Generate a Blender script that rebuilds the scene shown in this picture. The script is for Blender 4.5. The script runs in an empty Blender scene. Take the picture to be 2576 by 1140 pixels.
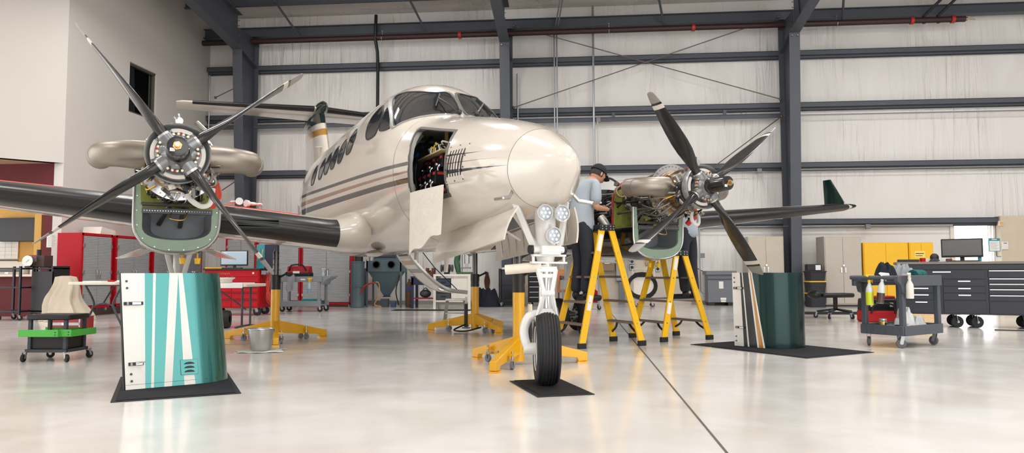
import bpy, bmesh, math, random
from mathutils import Vector, Matrix
SC = bpy.context.scene
COL = SC.collection
PI = math.pi
rnd = random.Random(7)
def V(*a): return Vector(a)
def lin(c):
    c = c / 255.0
    return c / 12.92 if c <= 0.04045 else ((c + 0.055) / 1.055) ** 2.4
def rgb(r, g, b): return (lin(r), lin(g), lin(b), 1.0)

# ---------------------------------------------------------------- materials
MATS = {}
def mat(name, col, rough=0.5, metal=0.0, var=0.06, vscale=6.0, bump=0.0, bscale=40.0, coat=0.0, trans=0.0, spec=0.5, emit=0.0, stretch=(1, 1, 1)):
    if name in MATS: return MATS[name]
    m = bpy.data.materials.new(name); m.use_nodes = True
    nt = m.node_tree; b = nt.nodes['Principled BSDF']
    c = rgb(*col)
    b.inputs['Roughness'].default_value = rough
    b.inputs['Metallic'].default_value = metal
    b.inputs['Coat Weight'].default_value = coat
    b.inputs['Coat Roughness'].default_value = 0.06
    b.inputs['Specular IOR Level'].default_value = spec
    b.inputs['Transmission Weight'].default_value = trans
    tc = nt.nodes.new('ShaderNodeTexCoord')
    mp = nt.nodes.new('ShaderNodeMapping'); mp.inputs['Scale'].default_value = stretch
    nt.links.new(tc.outputs['Object'], mp.inputs['Vector'])
    if var > 0:
        n = nt.nodes.new('ShaderNodeTexNoise'); n.inputs['Scale'].default_value = vscale; n.inputs['Detail'].default_value = 5
        nt.links.new(mp.outputs['Vector'], n.inputs['Vector'])
        mx = nt.nodes.new('ShaderNodeMix'); mx.data_type = 'RGBA'
        mx.inputs['A'].default_value = (c[0] * (1 - var), c[1] * (1 - var), c[2] * (1 - var), 1)
        mx.inputs['B'].default_value = (min(1, c[0] * (1 + var)), min(1, c[1] * (1 + var)), min(1, c[2] * (1 + var)), 1)
        nt.links.new(n.outputs['Fac'], mx.inputs['Factor'])
        nt.links.new(mx.outputs['Result'], b.inputs['Base Color'])
    else:
        b.inputs['Base Color'].default_value = c
    if bump > 0:
        n2 = nt.nodes.new('ShaderNodeTexNoise'); n2.inputs['Scale'].default_value = bscale; n2.inputs['Detail'].default_value = 4
        nt.links.new(mp.outputs['Vector'], n2.inputs['Vector'])
        bp = nt.nodes.new('ShaderNodeBump'); bp.inputs['Strength'].default_value = bump; bp.inputs['Distance'].default_value = 0.02
        nt.links.new(n2.outputs['Fac'], bp.inputs['Height'])
        nt.links.new(bp.outputs['Normal'], b.inputs['Normal'])
    if emit > 0:
        b.inputs['Emission Color'].default_value = c
        b.inputs['Emission Strength'].default_value = emit
    MATS[name] = m
    return m

# ---------------------------------------------------------------- mesh builder
class MB:
    def __init__(s): s.v = []; s.f = []; s.m = []
    def add(s, vs, fs, mi=0, M=None):
        o = len(s.v)
        for p in vs:
            p = Vector(p)
            if M is not None: p = M @ p
            s.v.append(p)
        for f in fs: s.f.append([i + o for i in f]); s.m.append(mi)
        return s
    def box(s, c, d, rot=None, mi=0):
        x, y, z = d[0] / 2, d[1] / 2, d[2] / 2
        vs = [(-x, -y, -z), (x, -y, -z), (x, y, -z), (-x, y, -z), (-x, -y, z), (x, -y, z), (x, y, z), (-x, y, z)]
        fs = [(0, 3, 2, 1), (4, 5, 6, 7), (0, 1, 5, 4), (1, 2, 6, 5), (2, 3, 7, 6), (3, 0, 4, 7)]
        M = Matrix.Translation(Vector(c))
        if rot is not None:
            M = M @ (rot.to_4x4() if hasattr(rot, 'to_4x4') else Matrix.Rotation(rot, 4, 'Z'))
        return s.add(vs, fs, mi, M)
    def bb(s, x0, x1, y0, y1, z0, z1, mi=0):
        return s.box(((x0 + x1) / 2, (y0 + y1) / 2, (z0 + z1) / 2), (abs(x1 - x0), abs(y1 - y0), abs(z1 - z0)), None, mi)
    def bar(s, p0, p1, w, h, mi=0, up=(0, 0, 1)):
        p0 = Vector(p0); p1 = Vector(p1); d = p1 - p0; L = d.length; d.normalize()
        u = Vector(up)
        if abs(d.dot(u)) > 0.98: u = Vector((0, 1, 0))
        sx = d.cross(u).normalized(); uz = sx.cross(d).normalized()
        M = Matrix((sx, d, uz)).transposed().to_4x4(); M.translation = (p0 + p1) / 2
        x, y, z = w / 2, L / 2, h / 2
        vs = [(-x, -y, -z), (x, -y, -z), (x, y, -z), (-x, y, -z), (-x, -y, z), (x, -y, z), (x, y, z), (-x, y, z)]
        fs = [(0, 3, 2, 1), (4, 5, 6, 7), (0, 1, 5, 4), (1, 2, 6, 5), (2, 3, 7, 6), (3, 0, 4, 7)]
        return s.add(vs, fs, mi, M)
    def rings(s, rings, mi=0, cap0=True, cap1=True, closed=True):
        n = len(rings[0]); vs = [p for r in rings for p in r]; fs = []
        for i in range(len(rings) - 1):
            for j in range(n if closed else n - 1):
                k = (j + 1) % n
                fs.append((i * n + j, i * n + k, (i + 1) * n + k, (i + 1) * n + j))
        if cap0: fs.append(tuple(range(n - 1, -1, -1)))
        if cap1: fs.append(tuple(range((len(rings) - 1) * n, len(rings) * n)))
        return s.add(vs, fs, mi)
    def cyl(s, p0, p1, r0, r1=None, n=16, mi=0, caps=True):
        if r1 is None: r1 = r0
        p0 = Vector(p0); p1 = Vector(p1); d = (p1 - p0).normalized()
        a = d.orthogonal().normalized(); b = d.cross(a)
        R = []
        for p, r in ((p0, r0), (p1, r1)):
            R.append([p + (a * math.cos(2 * PI * i / n) + b * math.sin(2 * PI * i / n)) * r for i in range(n)])
        return s.rings(R, mi, caps, caps)
    def tube(s, pts, r, n=8, mi=0, closed=False, caps=True, smooth=0):
        pts = [Vector(p) for p in pts]
        if smooth: pts = spline(pts, smooth, closed)
        N = len(pts); rad = r if isinstance(r, (list, tuple)) else [r] * N
        if len(rad) != N:
            rad = [rad[min(len(rad) - 1, int(i * (len(rad) - 1) / (N - 1)))] * (1 - ((i * (len(rad) - 1) / (N - 1)) % 1)) + rad[min(len(rad) - 1, int(i * (len(rad) - 1) / (N - 1)) + 1)] * ((i * (len(rad) - 1) / (N - 1)) % 1) for i in range(N)]
        R = []; prev = None
        for i in range(N):
            if closed: t = (pts[(i + 1) % N] - pts[i - 1])
            elif i == 0: t = pts[1] - pts[0]
            elif i == N - 1: t = pts[-1] - pts[-2]
            else: t = pts[i + 1] - pts[i - 1]
            if t.length < 1e-9: t = Vector((0, 0, 1))
            t.normalize()
            if prev is None: a = t.orthogonal().normalized()
            else:
                a = prev - t * prev.dot(t)
                a = a.normalized() if a.length > 1e-6 else t.orthogonal().normalized()
            prev = a; b = t.cross(a)
            R.append([pts[i] + (a * math.cos(2 * PI * k / n) + b * math.sin(2 * PI * k / n)) * rad[i] for k in range(n)])
        if closed:
            R.append(R[0]); return s.rings(R, mi, False, False)
        return s.rings(R, mi, caps, caps)
    def lathe(s, prof, o=(0, 0, 0), axis=(0, 0, 1), n=24, mi=0, a0=0.0, a1=2 * PI, caps=True):
        o = Vector(o); d = Vector(axis).normalized(); a = d.orthogonal().normalized(); b = d.cross(a)
        full = abs(a1 - a0 - 2 * PI) < 1e-6
        R = []
        for (r, h) in prof:
            r = max(r, 0.0004)
            R.append([o + d * h + (a * math.cos(a0 + (a1 - a0) * i / (n if full else n - 1)) + b * math.sin(a0 + (a1 - a0) * i / (n if full else n - 1))) * r for i in range(n)])
        return s.rings(R, mi, caps and full, caps and full, closed=full)
    def prism(s, poly, f0, f1, mi=0):
        n = len(poly); vs = [f0(*p) for p in poly] + [f1(*p) for p in poly]
        fs = [tuple(range(n - 1, -1, -1)), tuple(range(n, 2 * n))] + [(i, (i + 1) % n, n + (i + 1) % n, n + i) for i in range(n)]
        return s.add(vs, fs, mi)
    def px(s, poly, x0, x1, mi=0): return s.prism(poly, lambda a, b: (x0, a, b), lambda a, b: (x1, a, b), mi)
    def py(s, poly, y0, y1, mi=0): return s.prism(poly, lambda a, b: (a, y0, b), lambda a, b: (a, y1, b), mi)
    def pz(s, poly, z0, z1, mi=0): return s.prism(poly, lambda a, b: (a, b, z0), lambda a, b: (a, b, z1), mi)
    def sph(s, c, r, sc=(1, 1, 1), n=16, mi=0, rot=None):
        c = Vector(c); R = []
        m = max(6, n // 2)
        for i in range(m + 1):
            t = PI * i / m
            ring = []
            for j in range(n):
                p = Vector((math.sin(t) * math.cos(2 * PI * j / n) * r * sc[0], math.sin(t) * math.sin(2 * PI * j / n) * r * sc[1], math.cos(t) * r * sc[2]))
                if i in (0, m): p += Vector((1e-4 * math.cos(2 * PI * j / n), 1e-4 * math.sin(2 * PI * j / n), 0))
                if rot is not None: p = rot @ p
                ring.append(c + p)
            R.append(ring)
        return s.rings(R, mi, True, True)
    def sheet(s, fn, nu, nv, th=0.004, mi=0):
        """thick sheet: fn(u,v)->point ; both faces"""
        P = [[Vector(fn(i / nu, j / nv)) for j in range(nv + 1)] for i in range(nu + 1)]
        def nrm(i, j):
            a = P[min(i + 1, nu)][j] - P[max(i - 1, 0)][j]; b = P[i][min(j + 1, nv)] - P[i][max(j - 1, 0)]
            c = a.cross(b); return c.normalized() if c.length > 1e-9 else Vector((0, 0, 1))
        T = [[P[i][j] + nrm(i, j) * th for j in range(nv + 1)] for i in range(nu + 1)]
        w = nv + 1; A = [p for r in P for p in r]; B = [p for r in T for p in r]; o = len(A); fs = []
        for i in range(nu):
            for j in range(nv):
                a, b, c, d = i * w + j, (i + 1) * w + j, (i + 1) * w + j + 1, i * w + j + 1
                fs.append((a, d, c, b)); fs.append((o + a, o + b, o + c, o + d))
        edge = [(i, 0) for i in range(nu + 1)] + [(nu, j) for j in range(1, nv + 1)] + [(i, nv) for i in range(nu - 1, -1, -1)] + [(0, j) for j in range(nv - 1, 0, -1)]
        for k in range(len(edge)):
            a = edge[k][0] * w + edge[k][1]; e2 = edge[(k + 1) % len(edge)]; b = e2[0] * w + e2[1]
            fs.append((a, b, o + b, o + a))
        return s.add(A + B, fs, mi)
    def xf(s, M):
        s.v = [M @ p for p in s.v]; return s
    def build(s, name, mats, parent=None, smooth=35, bevel=0.0, loc=None, rot=None, seg=2, sub=0):
        me = bpy.data.meshes.new(name)
        me.from_pydata([tuple(p) for p in s.v], [], s.f)
        if not isinstance(mats, (list, tuple)): mats = [mats]
        for m in mats: me.materials.append(m)
        me.polygons.foreach_set('material_index', s.m)
        bm = bmesh.new(); bm.from_mesh(me)
        bmesh.ops.remove_doubles(bm, verts=bm.verts, dist=1e-6)
        bmesh.ops.recalc_face_normals(bm, faces=bm.faces); bm.to_mesh(me); bm.free()
        if smooth:
            me.polygons.foreach_set('use_smooth', [True] * len(me.polygons))
            me.set_sharp_from_angle(angle=math.radians(smooth))
        o = bpy.data.objects.new(name, me); COL.objects.link(o)
        if parent is not None: o.parent = parent
        if loc is not None: o.location = loc
        if rot is not None: o.rotation_euler = rot
        if bevel > 0:
            md = o.modifiers.new('bevel', 'BEVEL'); md.width = bevel; md.segments = seg; md.limit_method = 'ANGLE'; md.angle_limit = math.radians(45)
        if sub:
            md = o.modifiers.new('sub', 'SUBSURF'); md.levels = sub; md.render_levels = sub
        return o
def spline(pts, k=6, closed=False):
    out = []; N = len(pts)
    for i in range(N if closed else N - 1):
        p1 = pts[i]; p2 = pts[(i + 1) % N]
        p0 = pts[i - 1] if (i > 0 or closed) else p1 * 2 - p2
        p3 = pts[(i + 2) % N] if (i + 2 < N or closed) else p2 * 2 - p1
        for j in range(k):
            t = j / k
            out.append(0.5 * ((2 * p1) + (p2 - p0) * t + (2 * p0 - 5 * p1 + 4 * p2 - p3) * t * t + (3 * p1 - p0 - 3 * p2 + p3) * t ** 3))
    if not closed: out.append(pts[-1])
    return out
def tag(o, label=None, cat=None, group=None, kind=None):
    if label: o['label'] = label
    if cat: o['category'] = cat
    if group: o['group'] = group
    if kind: o['kind'] = kind
    return o
def thing(name, label, cat, loc=(0, 0, 0), rz=0.0, group=None):
    o = bpy.data.objects.new(name, None); COL.objects.link(o); o.empty_display_size = 0.1
    o.location = loc; o.rotation_euler = (0, 0, rz)
    return tag(o, label, cat, group)
def struct(name, mb, m, **k):
    o = mb.build(name, m, **k); o['kind'] = 'structure'; return o
KIDS = {}
def dup(root, loc=None, rz=None, label=None, group=None, scale=None):
    def cp(o, par):
        c = o.copy(); COL.objects.link(c)
        if par is not None: c.parent = par
        for ch in list(o.children): cp(ch, c)
        return c
    r = cp(root, None)
    if loc is not None: r.location = loc
    if rz is not None: r.rotation_euler = (0, 0, rz)
    if scale is not None: r.scale = scale
    return tag(r, label, None, group)
def rrect(w, h, r, n=5, cx=0, cy=0):
    out = []
    for (sx, sy, a0) in ((1, 1, 0), (-1, 1, PI / 2), (-1, -1, PI), (1, -1, 1.5 * PI)):
        for i in range(n + 1):
            a = a0 + PI / 2 * i / n
            out.append((cx + sx * (w / 2 - r) + r * math.cos(a), cy + sy * (h / 2 - r) + r * math.sin(a)))
    return out
def text(name, s, size, m, parent, M, depth=0.002, align='CENTER'):
    """lettering as a mesh with real thickness"""
    cu = bpy.data.curves.new(name, 'FONT'); cu.body = s; cu.size = size; cu.extrude = depth; cu.align_x = align; cu.align_y = 'CENTER'
    tmp = bpy.data.objects.new(name, cu); COL.objects.link(tmp)
    dg = bpy.context.evaluated_depsgraph_get(); dg.update()
    me = bpy.data.meshes.new_from_object(tmp.evaluated_get(dg)); bpy.data.objects.remove(tmp)
    me.transform(M); me.materials.clear(); me.materials.append(m); me.name = name
    o = bpy.data.objects.new(name, me); COL.objects.link(o)
    if parent is not None: o.parent = parent
    return o
def face_m(x, y, z, rz=0.0):
    """matrix for lettering standing upright, facing -y then turned by rz"""
    return Matrix.Translation((x, y, z)) @ Matrix.Rotation(rz, 4, 'Z') @ Matrix.Rotation(PI / 2, 4, 'X')

# ---------------------------------------------------------------- common materials
M_wht = mat('white_paint', (226, 220, 210), 0.35)
M_cream = mat('cream_plastic', (225, 216, 200), 0.45)
M_blk = mat('black_plastic', (22, 22, 24), 0.45)
M_blkm = mat('black_powder_coat', (26, 28, 34), 0.4, 0.2)
M_rub = mat('black_rubber', (24, 24, 26), 0.65, bump=0.1)
M_rubm = mat('mat_fibre', (20, 23, 30), 0.95, bump=0.5, bscale=200)
M_steel = mat('dark_steel_primer', (76, 80, 89), 0.5, 0.1, var=0.12, vscale=3)
M_chr = mat('bright_metal', (205, 206, 208), 0.18, 1.0, var=0.08)
M_alu = mat('brushed_aluminium', (190, 190, 188), 0.32, 1.0, var=0.08)
M_galv = mat('galvanised_steel', (165, 168, 170), 0.38, 0.9, var=0.15, vscale=20)
M_dgrey = mat('dark_grey_plastic', (66, 70, 76), 0.5)
M_grey = mat('grey_paint', (120, 124, 130), 0.45)
M_red = mat('red_paint', (176, 8, 26), 0.5, spec=0.25)
M_dred = mat('dark_red_wall', (92, 14, 22), 0.7)
M_yel = mat('yellow_paint', (240, 178, 20), 0.35, coat=0.3, var=0.08)
M_fgl = mat('yellow_fibreglass', (246, 190, 22), 0.35, var=0.06)
M_yelp = mat('yellow_plastic', (245, 196, 20), 0.4)
M_grn = mat('green_tray', (84, 184, 74), 0.45)
M_paper = mat('paper', (236, 234, 228), 0.8)
M_rag = mat('white_cloth', (232, 230, 226), 0.9, bump=0.3, bscale=60)
M_rag2 = mat('off_white_canvas', (224, 218, 206), 0.85, bump=0.7, bscale=9)
M_teal = mat('teal_plastic', (40, 140, 150), 0.5)
M_tan = mat('tan_locker_paint', (196, 186, 172), 0.5)
M_ink = mat('dark_ink', (50, 55, 66), 0.7, var=0)
M_brass = mat('brass', (188, 160, 112), 0.3, 1.0)
M_prim = mat('green_primer', (142, 164, 144), 0.6, var=0.1)
M_zinc = mat('zinc_chromate', (150, 156, 70), 0.6, var=0.25, vscale=12)
SKY, LAMP, EXPO = 3.4, 175.0, -0.05
# ================================================================ setting
CAMH = 0.8576
def build_floor_material():
    m = bpy.data.materials.new('polished_concrete'); m.use_nodes = True
    nt = m.node_tree; b = nt.nodes['Principled BSDF']; L = nt.links.new
    tc = nt.nodes.new('ShaderNodeTexCoord')
    n1 = nt.nodes.new('ShaderNodeTexNoise'); n1.inputs['Scale'].default_value = 0.55; n1.inputs['Detail'].default_value = 6; n1.inputs['Roughness'].default_value = 0.6
    n2 = nt.nodes.new('ShaderNodeTexNoise'); n2.inputs['Scale'].default_value = 1.6; n2.inputs['Detail'].default_value = 9; n2.inputs['Distortion'].default_value = 0.4
    L(tc.outputs['Object'], n1.inputs['Vector']); L(tc.outputs['Object'], n2.inputs['Vector'])
    r1 = nt.nodes.new('ShaderNodeValToRGB'); e = r1.color_ramp.elements
    e[0].position = 0.3; e[0].color = rgb(216, 213, 210); e[1].position = 0.7; e[1].color = rgb(233, 231, 229)
    L(n1.outputs['Fac'], r1.inputs['Fac'])
    r2 = nt.nodes.new('ShaderNodeValToRGB'); e = r2.color_ramp.elements
    e[0].position = 0.30; e[0].color = rgb(240, 236, 230); e[1].position = 0.62; e[1].color = (1, 1, 1, 1)
    L(n2.outputs['Fac'], r2.inputs['Fac'])
    mx = nt.nodes.new('ShaderNodeMix'); mx.data_type = 'RGBA'; mx.blend_type = 'MULTIPLY'; mx.inputs['Factor'].default_value = 1.0
    L(r1.outputs['Color'], mx.inputs['A']); L(r2.outputs['Color'], mx.inputs['B']); L(mx.outputs['Result'], b.inputs['Base Color'])
    mr = nt.nodes.new('ShaderNodeMapRange'); mr.inputs['To Min'].default_value = 0.16; mr.inputs['To Max'].default_value = 0.24
    L(n2.outputs['Fac'], mr.inputs['Value']); L(mr.outputs['Result'], b.inputs['Roughness'])
    b.inputs['Coat Weight'].default_value = 0.35; b.inputs['Coat Roughness'].default_value = 0.12
    bp = nt.nodes.new('ShaderNodeBump'); bp.inputs['Strength'].default_value = 0.02; bp.inputs['Distance'].default_value = 0.02
    L(n2.outputs['Fac'], bp.inputs['Height']); L(bp.outputs['Normal'], b.inputs['Normal'])
    return m
def build_liner_material(name, col):
    m = bpy.data.materials.new(name); m.use_nodes = True
    nt = m.node_tree; b = nt.nodes['Principled BSDF']; L = nt.links.new
    tc = nt.nodes.new('ShaderNodeTexCoord')
    mp = nt.nodes.new('ShaderNodeMapping'); mp.inputs['Scale'].default_value = (3.2, 1, 0.28); L(tc.outputs['Object'], mp.inputs['Vector'])
    n1 = nt.nodes.new('ShaderNodeTexNoise'); n1.inputs['Scale'].default_value = 2.2; n1.inputs['Detail'].default_value = 4; n1.inputs['Distortion'].default_value = 0.5
    L(mp.outputs['Vector'], n1.inputs['Vector'])
    mp2 = nt.nodes.new('ShaderNodeMapping'); mp2.inputs['Scale'].default_value = (0.55, 1, 0.3); L(tc.outputs['Object'], mp2.inputs['Vector'])
    n2 = nt.nodes.new('ShaderNodeTexNoise'); n2.inputs['Scale'].default_value = 1.4; n2.inputs['Detail'].default_value = 2; L(mp2.outputs['Vector'], n2.inputs['Vector'])
    # the folds gather in patches
    mr = nt.nodes.new('ShaderNodeMapRange'); mr.inputs['From Min'].default_value = 0.42; mr.inputs['From Max'].default_value = 0.68; L(n2.outputs['Fac'], mr.inputs['Value'])
    mu = nt.nodes.new('ShaderNodeMath'); mu.operation = 'MULTIPLY'; L(n1.outputs['Fac'], mu.inputs[0]); L(mr.outputs['Result'], mu.inputs[1])
    ad = nt.nodes.new('ShaderNodeMath'); ad.operation = 'ADD'; L(mu.outputs['Value'], ad.inputs[0]); L(n2.outputs['Fac'], ad.inputs[1])
    bp = nt.nodes.new('ShaderNodeBump'); bp.inputs['Strength'].default_value = 0.9; bp.inputs['Distance'].default_value = 0.11
    L(ad.outputs['Value'], bp.inputs['Height']); L(bp.outputs['Normal'], b.inputs['Normal'])
    b.inputs['Base Color'].default_value = rgb(*col); b.inputs['Roughness'].default_value = 0.36; b.inputs['Specular IOR Level'].default_value = 0.45
    return m
M_floor = build_floor_material()
M_liner = build_liner_material('insulation_liner', (226, 223, 220))
M_gyp = mat('painted_plaster', (208, 203, 197), 0.85, var=0.03, vscale=1.5, bump=0.05, bscale=120)
M_yw = mat('ochre_wall', (214, 168, 92), 0.8)
M_pipe = mat('maroon_pipe', (52, 28, 27), 0.5, var=0.2, vscale=8)
BW = 19.63                      # inside face of the back liner
XL, XR = -10.35, 19.0
# floor
fl = MB().bb(-17, 22, -9, 24, -0.2, 0.0)
floor = struct('floor', fl, M_floor)
# saw-cut control joints
M_joint = mat('joint_filler', (92, 84, 76), 0.8, var=0.3, vscale=12)
for nm, a, b in (('trim_1', (0.70, -4, 0.001), (0.70, 19.4, 0.001)), ('trim_2', (-10, 8.55, 0.001), (18.5, 8.55, 0.001))):
    struct(nm, MB().bar(a, b, 0.012 if nm == 'trim_1' else 0.005, 0.004), M_joint if nm == 'trim_1' else mat('pale_joint', (170, 163, 155), .7))
# back wall with the doorway at the right
DX0, DX1, DZ = 9.62, 10.56, 2.1
wb = MB(); wb.bb(-11, DX0, BW, BW + 0.18, 0, 8.3); wb.bb(DX1, XR + 0.2, BW, BW + 0.18, 0, 8.3); wb.bb(DX0, DX1, BW, BW + 0.18, DZ, 8.3)
struct('wall_back', wb, M_liner)
dj = MB(); dj.bb(DX0 - 0.1, DX0, BW - 0.05, BW + 0.2, 0, DZ + 0.1); dj.bb(DX1, DX1 + 0.05, BW - 0.05, BW + 0.2, 0, DZ + 0.1); dj.bb(DX0, DX1, BW - 0.05, BW + 0.2, DZ, DZ + 0.1)
struct('door_1', dj, M_wht, bevel=0.006)
# ceiling: liner sloping up towards the open front
ce = MB(); ce.px([(20.0, 8.06), (20.0, 8.2), (-3, 9.78), (-3, 9.64)], -17, XR + 0.2)
struct('ceiling', ce, build_liner_material('roof_liner', (196, 190, 184)))
# right wall
wr = MB(); wr.bb(XR, XR + 0.2, -3.2, 20, 0, 10.2)
struct('wall_right', wr, M_liner)
# unseen front wall, added round the open hangar door to limit daylight on the nose
wfr = MB(); wfr.bb(-17, 0.5, -3.2, -3.0, 0, 9.8); wfr.bb(13.5, XR + .2, -3.2, -3.0, 0, 9.8); wfr.bb(0.5, 13.5, -3.2, -3.0, 6.6, 9.8)
struct('wall_front', wfr, M_liner)
# left wall of the office block, with the upstairs window
WX = XL
wy0, wy1, wz0, wz1 = 15.93, 17.03, 4.62, 5.80
wl = MB(); wl.bb(WX - 0.2, WX, 13.85, wy0, 0, 9.8); wl.bb(WX - 0.2, WX, wy1, 20, 0, 9.8); wl.bb(WX - 0.2, WX, wy0, wy1, 0, wz0); wl.bb(WX - 0.2, WX, wy0, wy1, wz1, 9.8)
struct('wall_left', wl, M_gyp)
# chamfered corner of the office block over the counter, its soffit at 3.1 m
ca = Vector((WX, 13.85)); cb = ca + Vector((-0.70, -0.714)) * 9
wc = MB(); nx = Vector((-0.714, 0.70)) * 0.2
wc.pz([(ca.x, ca.y), (cb.x, cb.y), (cb.x + nx.x, cb.y + nx.y), (ca.x + nx.x, ca.y + nx.y)], 3.1, 10.0)
struct('wall_corner', wc, M_gyp)
so = MB(); so.pz([(ca.x - 0.02, ca.y), (cb.x + .05, cb.y + .1), (cb.x, 13.95), (ca.x - 0.02, 13.95)], 3.1, 3.2)
struct('trim_3', so, mat('soffit_tan', (176, 146, 120), 0.8))
# red wall under it with the service opening
rw = MB(); oX = -10.76
rw.bb(oX, WX - 0.2, 13.86, 14.0, 0, 3.1); rw.bb(-17, oX, 13.86, 14.0, 2.35, 3.1); rw.bb(-17, oX, 13.86, 14.0, 0, 0.80)
struct('wall_red', rw, M_dred)
ct = MB(); ct.bb(-17, oX, 13.72, 14.5, 0.80, 0.85)
struct('trim_4', ct, M_cream, bevel=0.01)
yw = MB(); yw.bb(-17, WX - 0.2, 15.6, 15.75, 0, 3.2); yw.bb(-11.05, -10.9, 14.0, 15.6, 0, 3.2)
struct('wall_ochre', yw, M_yw)
# upstairs window frame, pane, and the storage room behind it
wf = MB()
for (a, b, c, d) in ((wy0, wy1, wz0, wz0 + 0.05), (wy0, wy1, wz1 - 0.05, wz1), (wy0, wy0 + 0.05, wz0, wz1), (wy1 - 0.05, wy1, wz0, wz1)):
    wf.bb(WX - 0.16, WX - 0.05, a, b, c, d)
w1 = struct('window_1', wf, mat('bronze_frame', (84, 78, 72), 0.5), bevel=0.004)
M_pane = mat('window_pane', (200, 205, 205), 0.02, trans=1.0, var=0)
pn = MB().bb(WX - 0.11, WX - 0.105, wy0 + .05, wy1 - .05, wz0 + .05, wz1 - .05).build('window_pane', M_pane, w1)
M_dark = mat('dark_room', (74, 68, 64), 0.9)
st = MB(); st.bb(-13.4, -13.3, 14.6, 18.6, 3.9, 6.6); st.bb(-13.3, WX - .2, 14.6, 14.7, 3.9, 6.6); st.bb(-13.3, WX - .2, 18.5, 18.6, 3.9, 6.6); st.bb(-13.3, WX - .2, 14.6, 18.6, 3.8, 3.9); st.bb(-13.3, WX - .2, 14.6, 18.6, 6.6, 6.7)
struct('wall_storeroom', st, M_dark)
sh = thing('storage_shelving', 'dark shelving of small parts bins behind the upstairs window', 'shelving', (-12.2, 17.3, 3.9))
for x in (-.5, .5):
    for y in (-.6, .9): MB().bb(x - .02, x + .02, y - .02, y + .02, 0, 1.9).build('shelf_post', M_blkm, sh)
for i in range(6): MB().bb(-.5, .5, -.6, .9, .25 + i * .26, .27 + i * .26).build('shelf_board', M_blkm, sh)
M_bin = mat('parts_bin_blue', (70, 88, 120), 0.5)
for i in range(5):
    for j in range(5):
        bx = MB().box((.1, -.46 + j * .3, .27 + i * .26 + .07), (.6, .26, .13)).build('parts_bin', M_bin if (i + j) % 3 else M_cream, sh, bevel=.01)
# plain panel strip low on the back wall between the mid column and the conduits
struct('trim_5', MB().bb(-1.6, 2.98, BW - 0.03, BW, 0, 2.15), mat('beige_panel', (196, 186, 172), 0.7))
# tan panel beside the doorway
tp = MB().bb(10.62, 11.24, 19.36, 19.62, 0, 2.24)
struct('trim_6', tp, mat('tan_panel', (202, 188, 168), 0.75), bevel=.004)
struct('trim_7', MB().bb(-8.6, XR, BW - 0.02, BW, 0, 0.1), mat('kick_strip', (150, 142, 132), 0.7))

# ---------------------------------------------------------------- steelwork
def girt_mb(x0, x1, z, y0=19.43):
    g = MB(); g.bb(x0, x1, y0, y0 + .012, z - .125, z); g.bb(x0, x1, y0, 19.63, z - .012, z); g.bb(x0, x1, y0 + .09, y0 + .10, z - .2, z - .012); g.bb(x0, x1, y0 + .09, 19.63, z - .2, z - .188); return g
for z, which in ((6.65, 'highest wall girt, just under the sprinkler pipe'), (5.27, 'second wall girt from the top, behind the cockpit roof'), (3.69, 'third wall girt from the top, at the height of the propeller hub'), (2.21, 'lowest wall girt, above the lockers and doorway')):
    g = girt_mb(XL + .01, XR, z)
    tag(g.build('wall_girt', M_steel), 'dark grey steel ' + which, 'steel girt', 'girts along the back wall')
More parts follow.
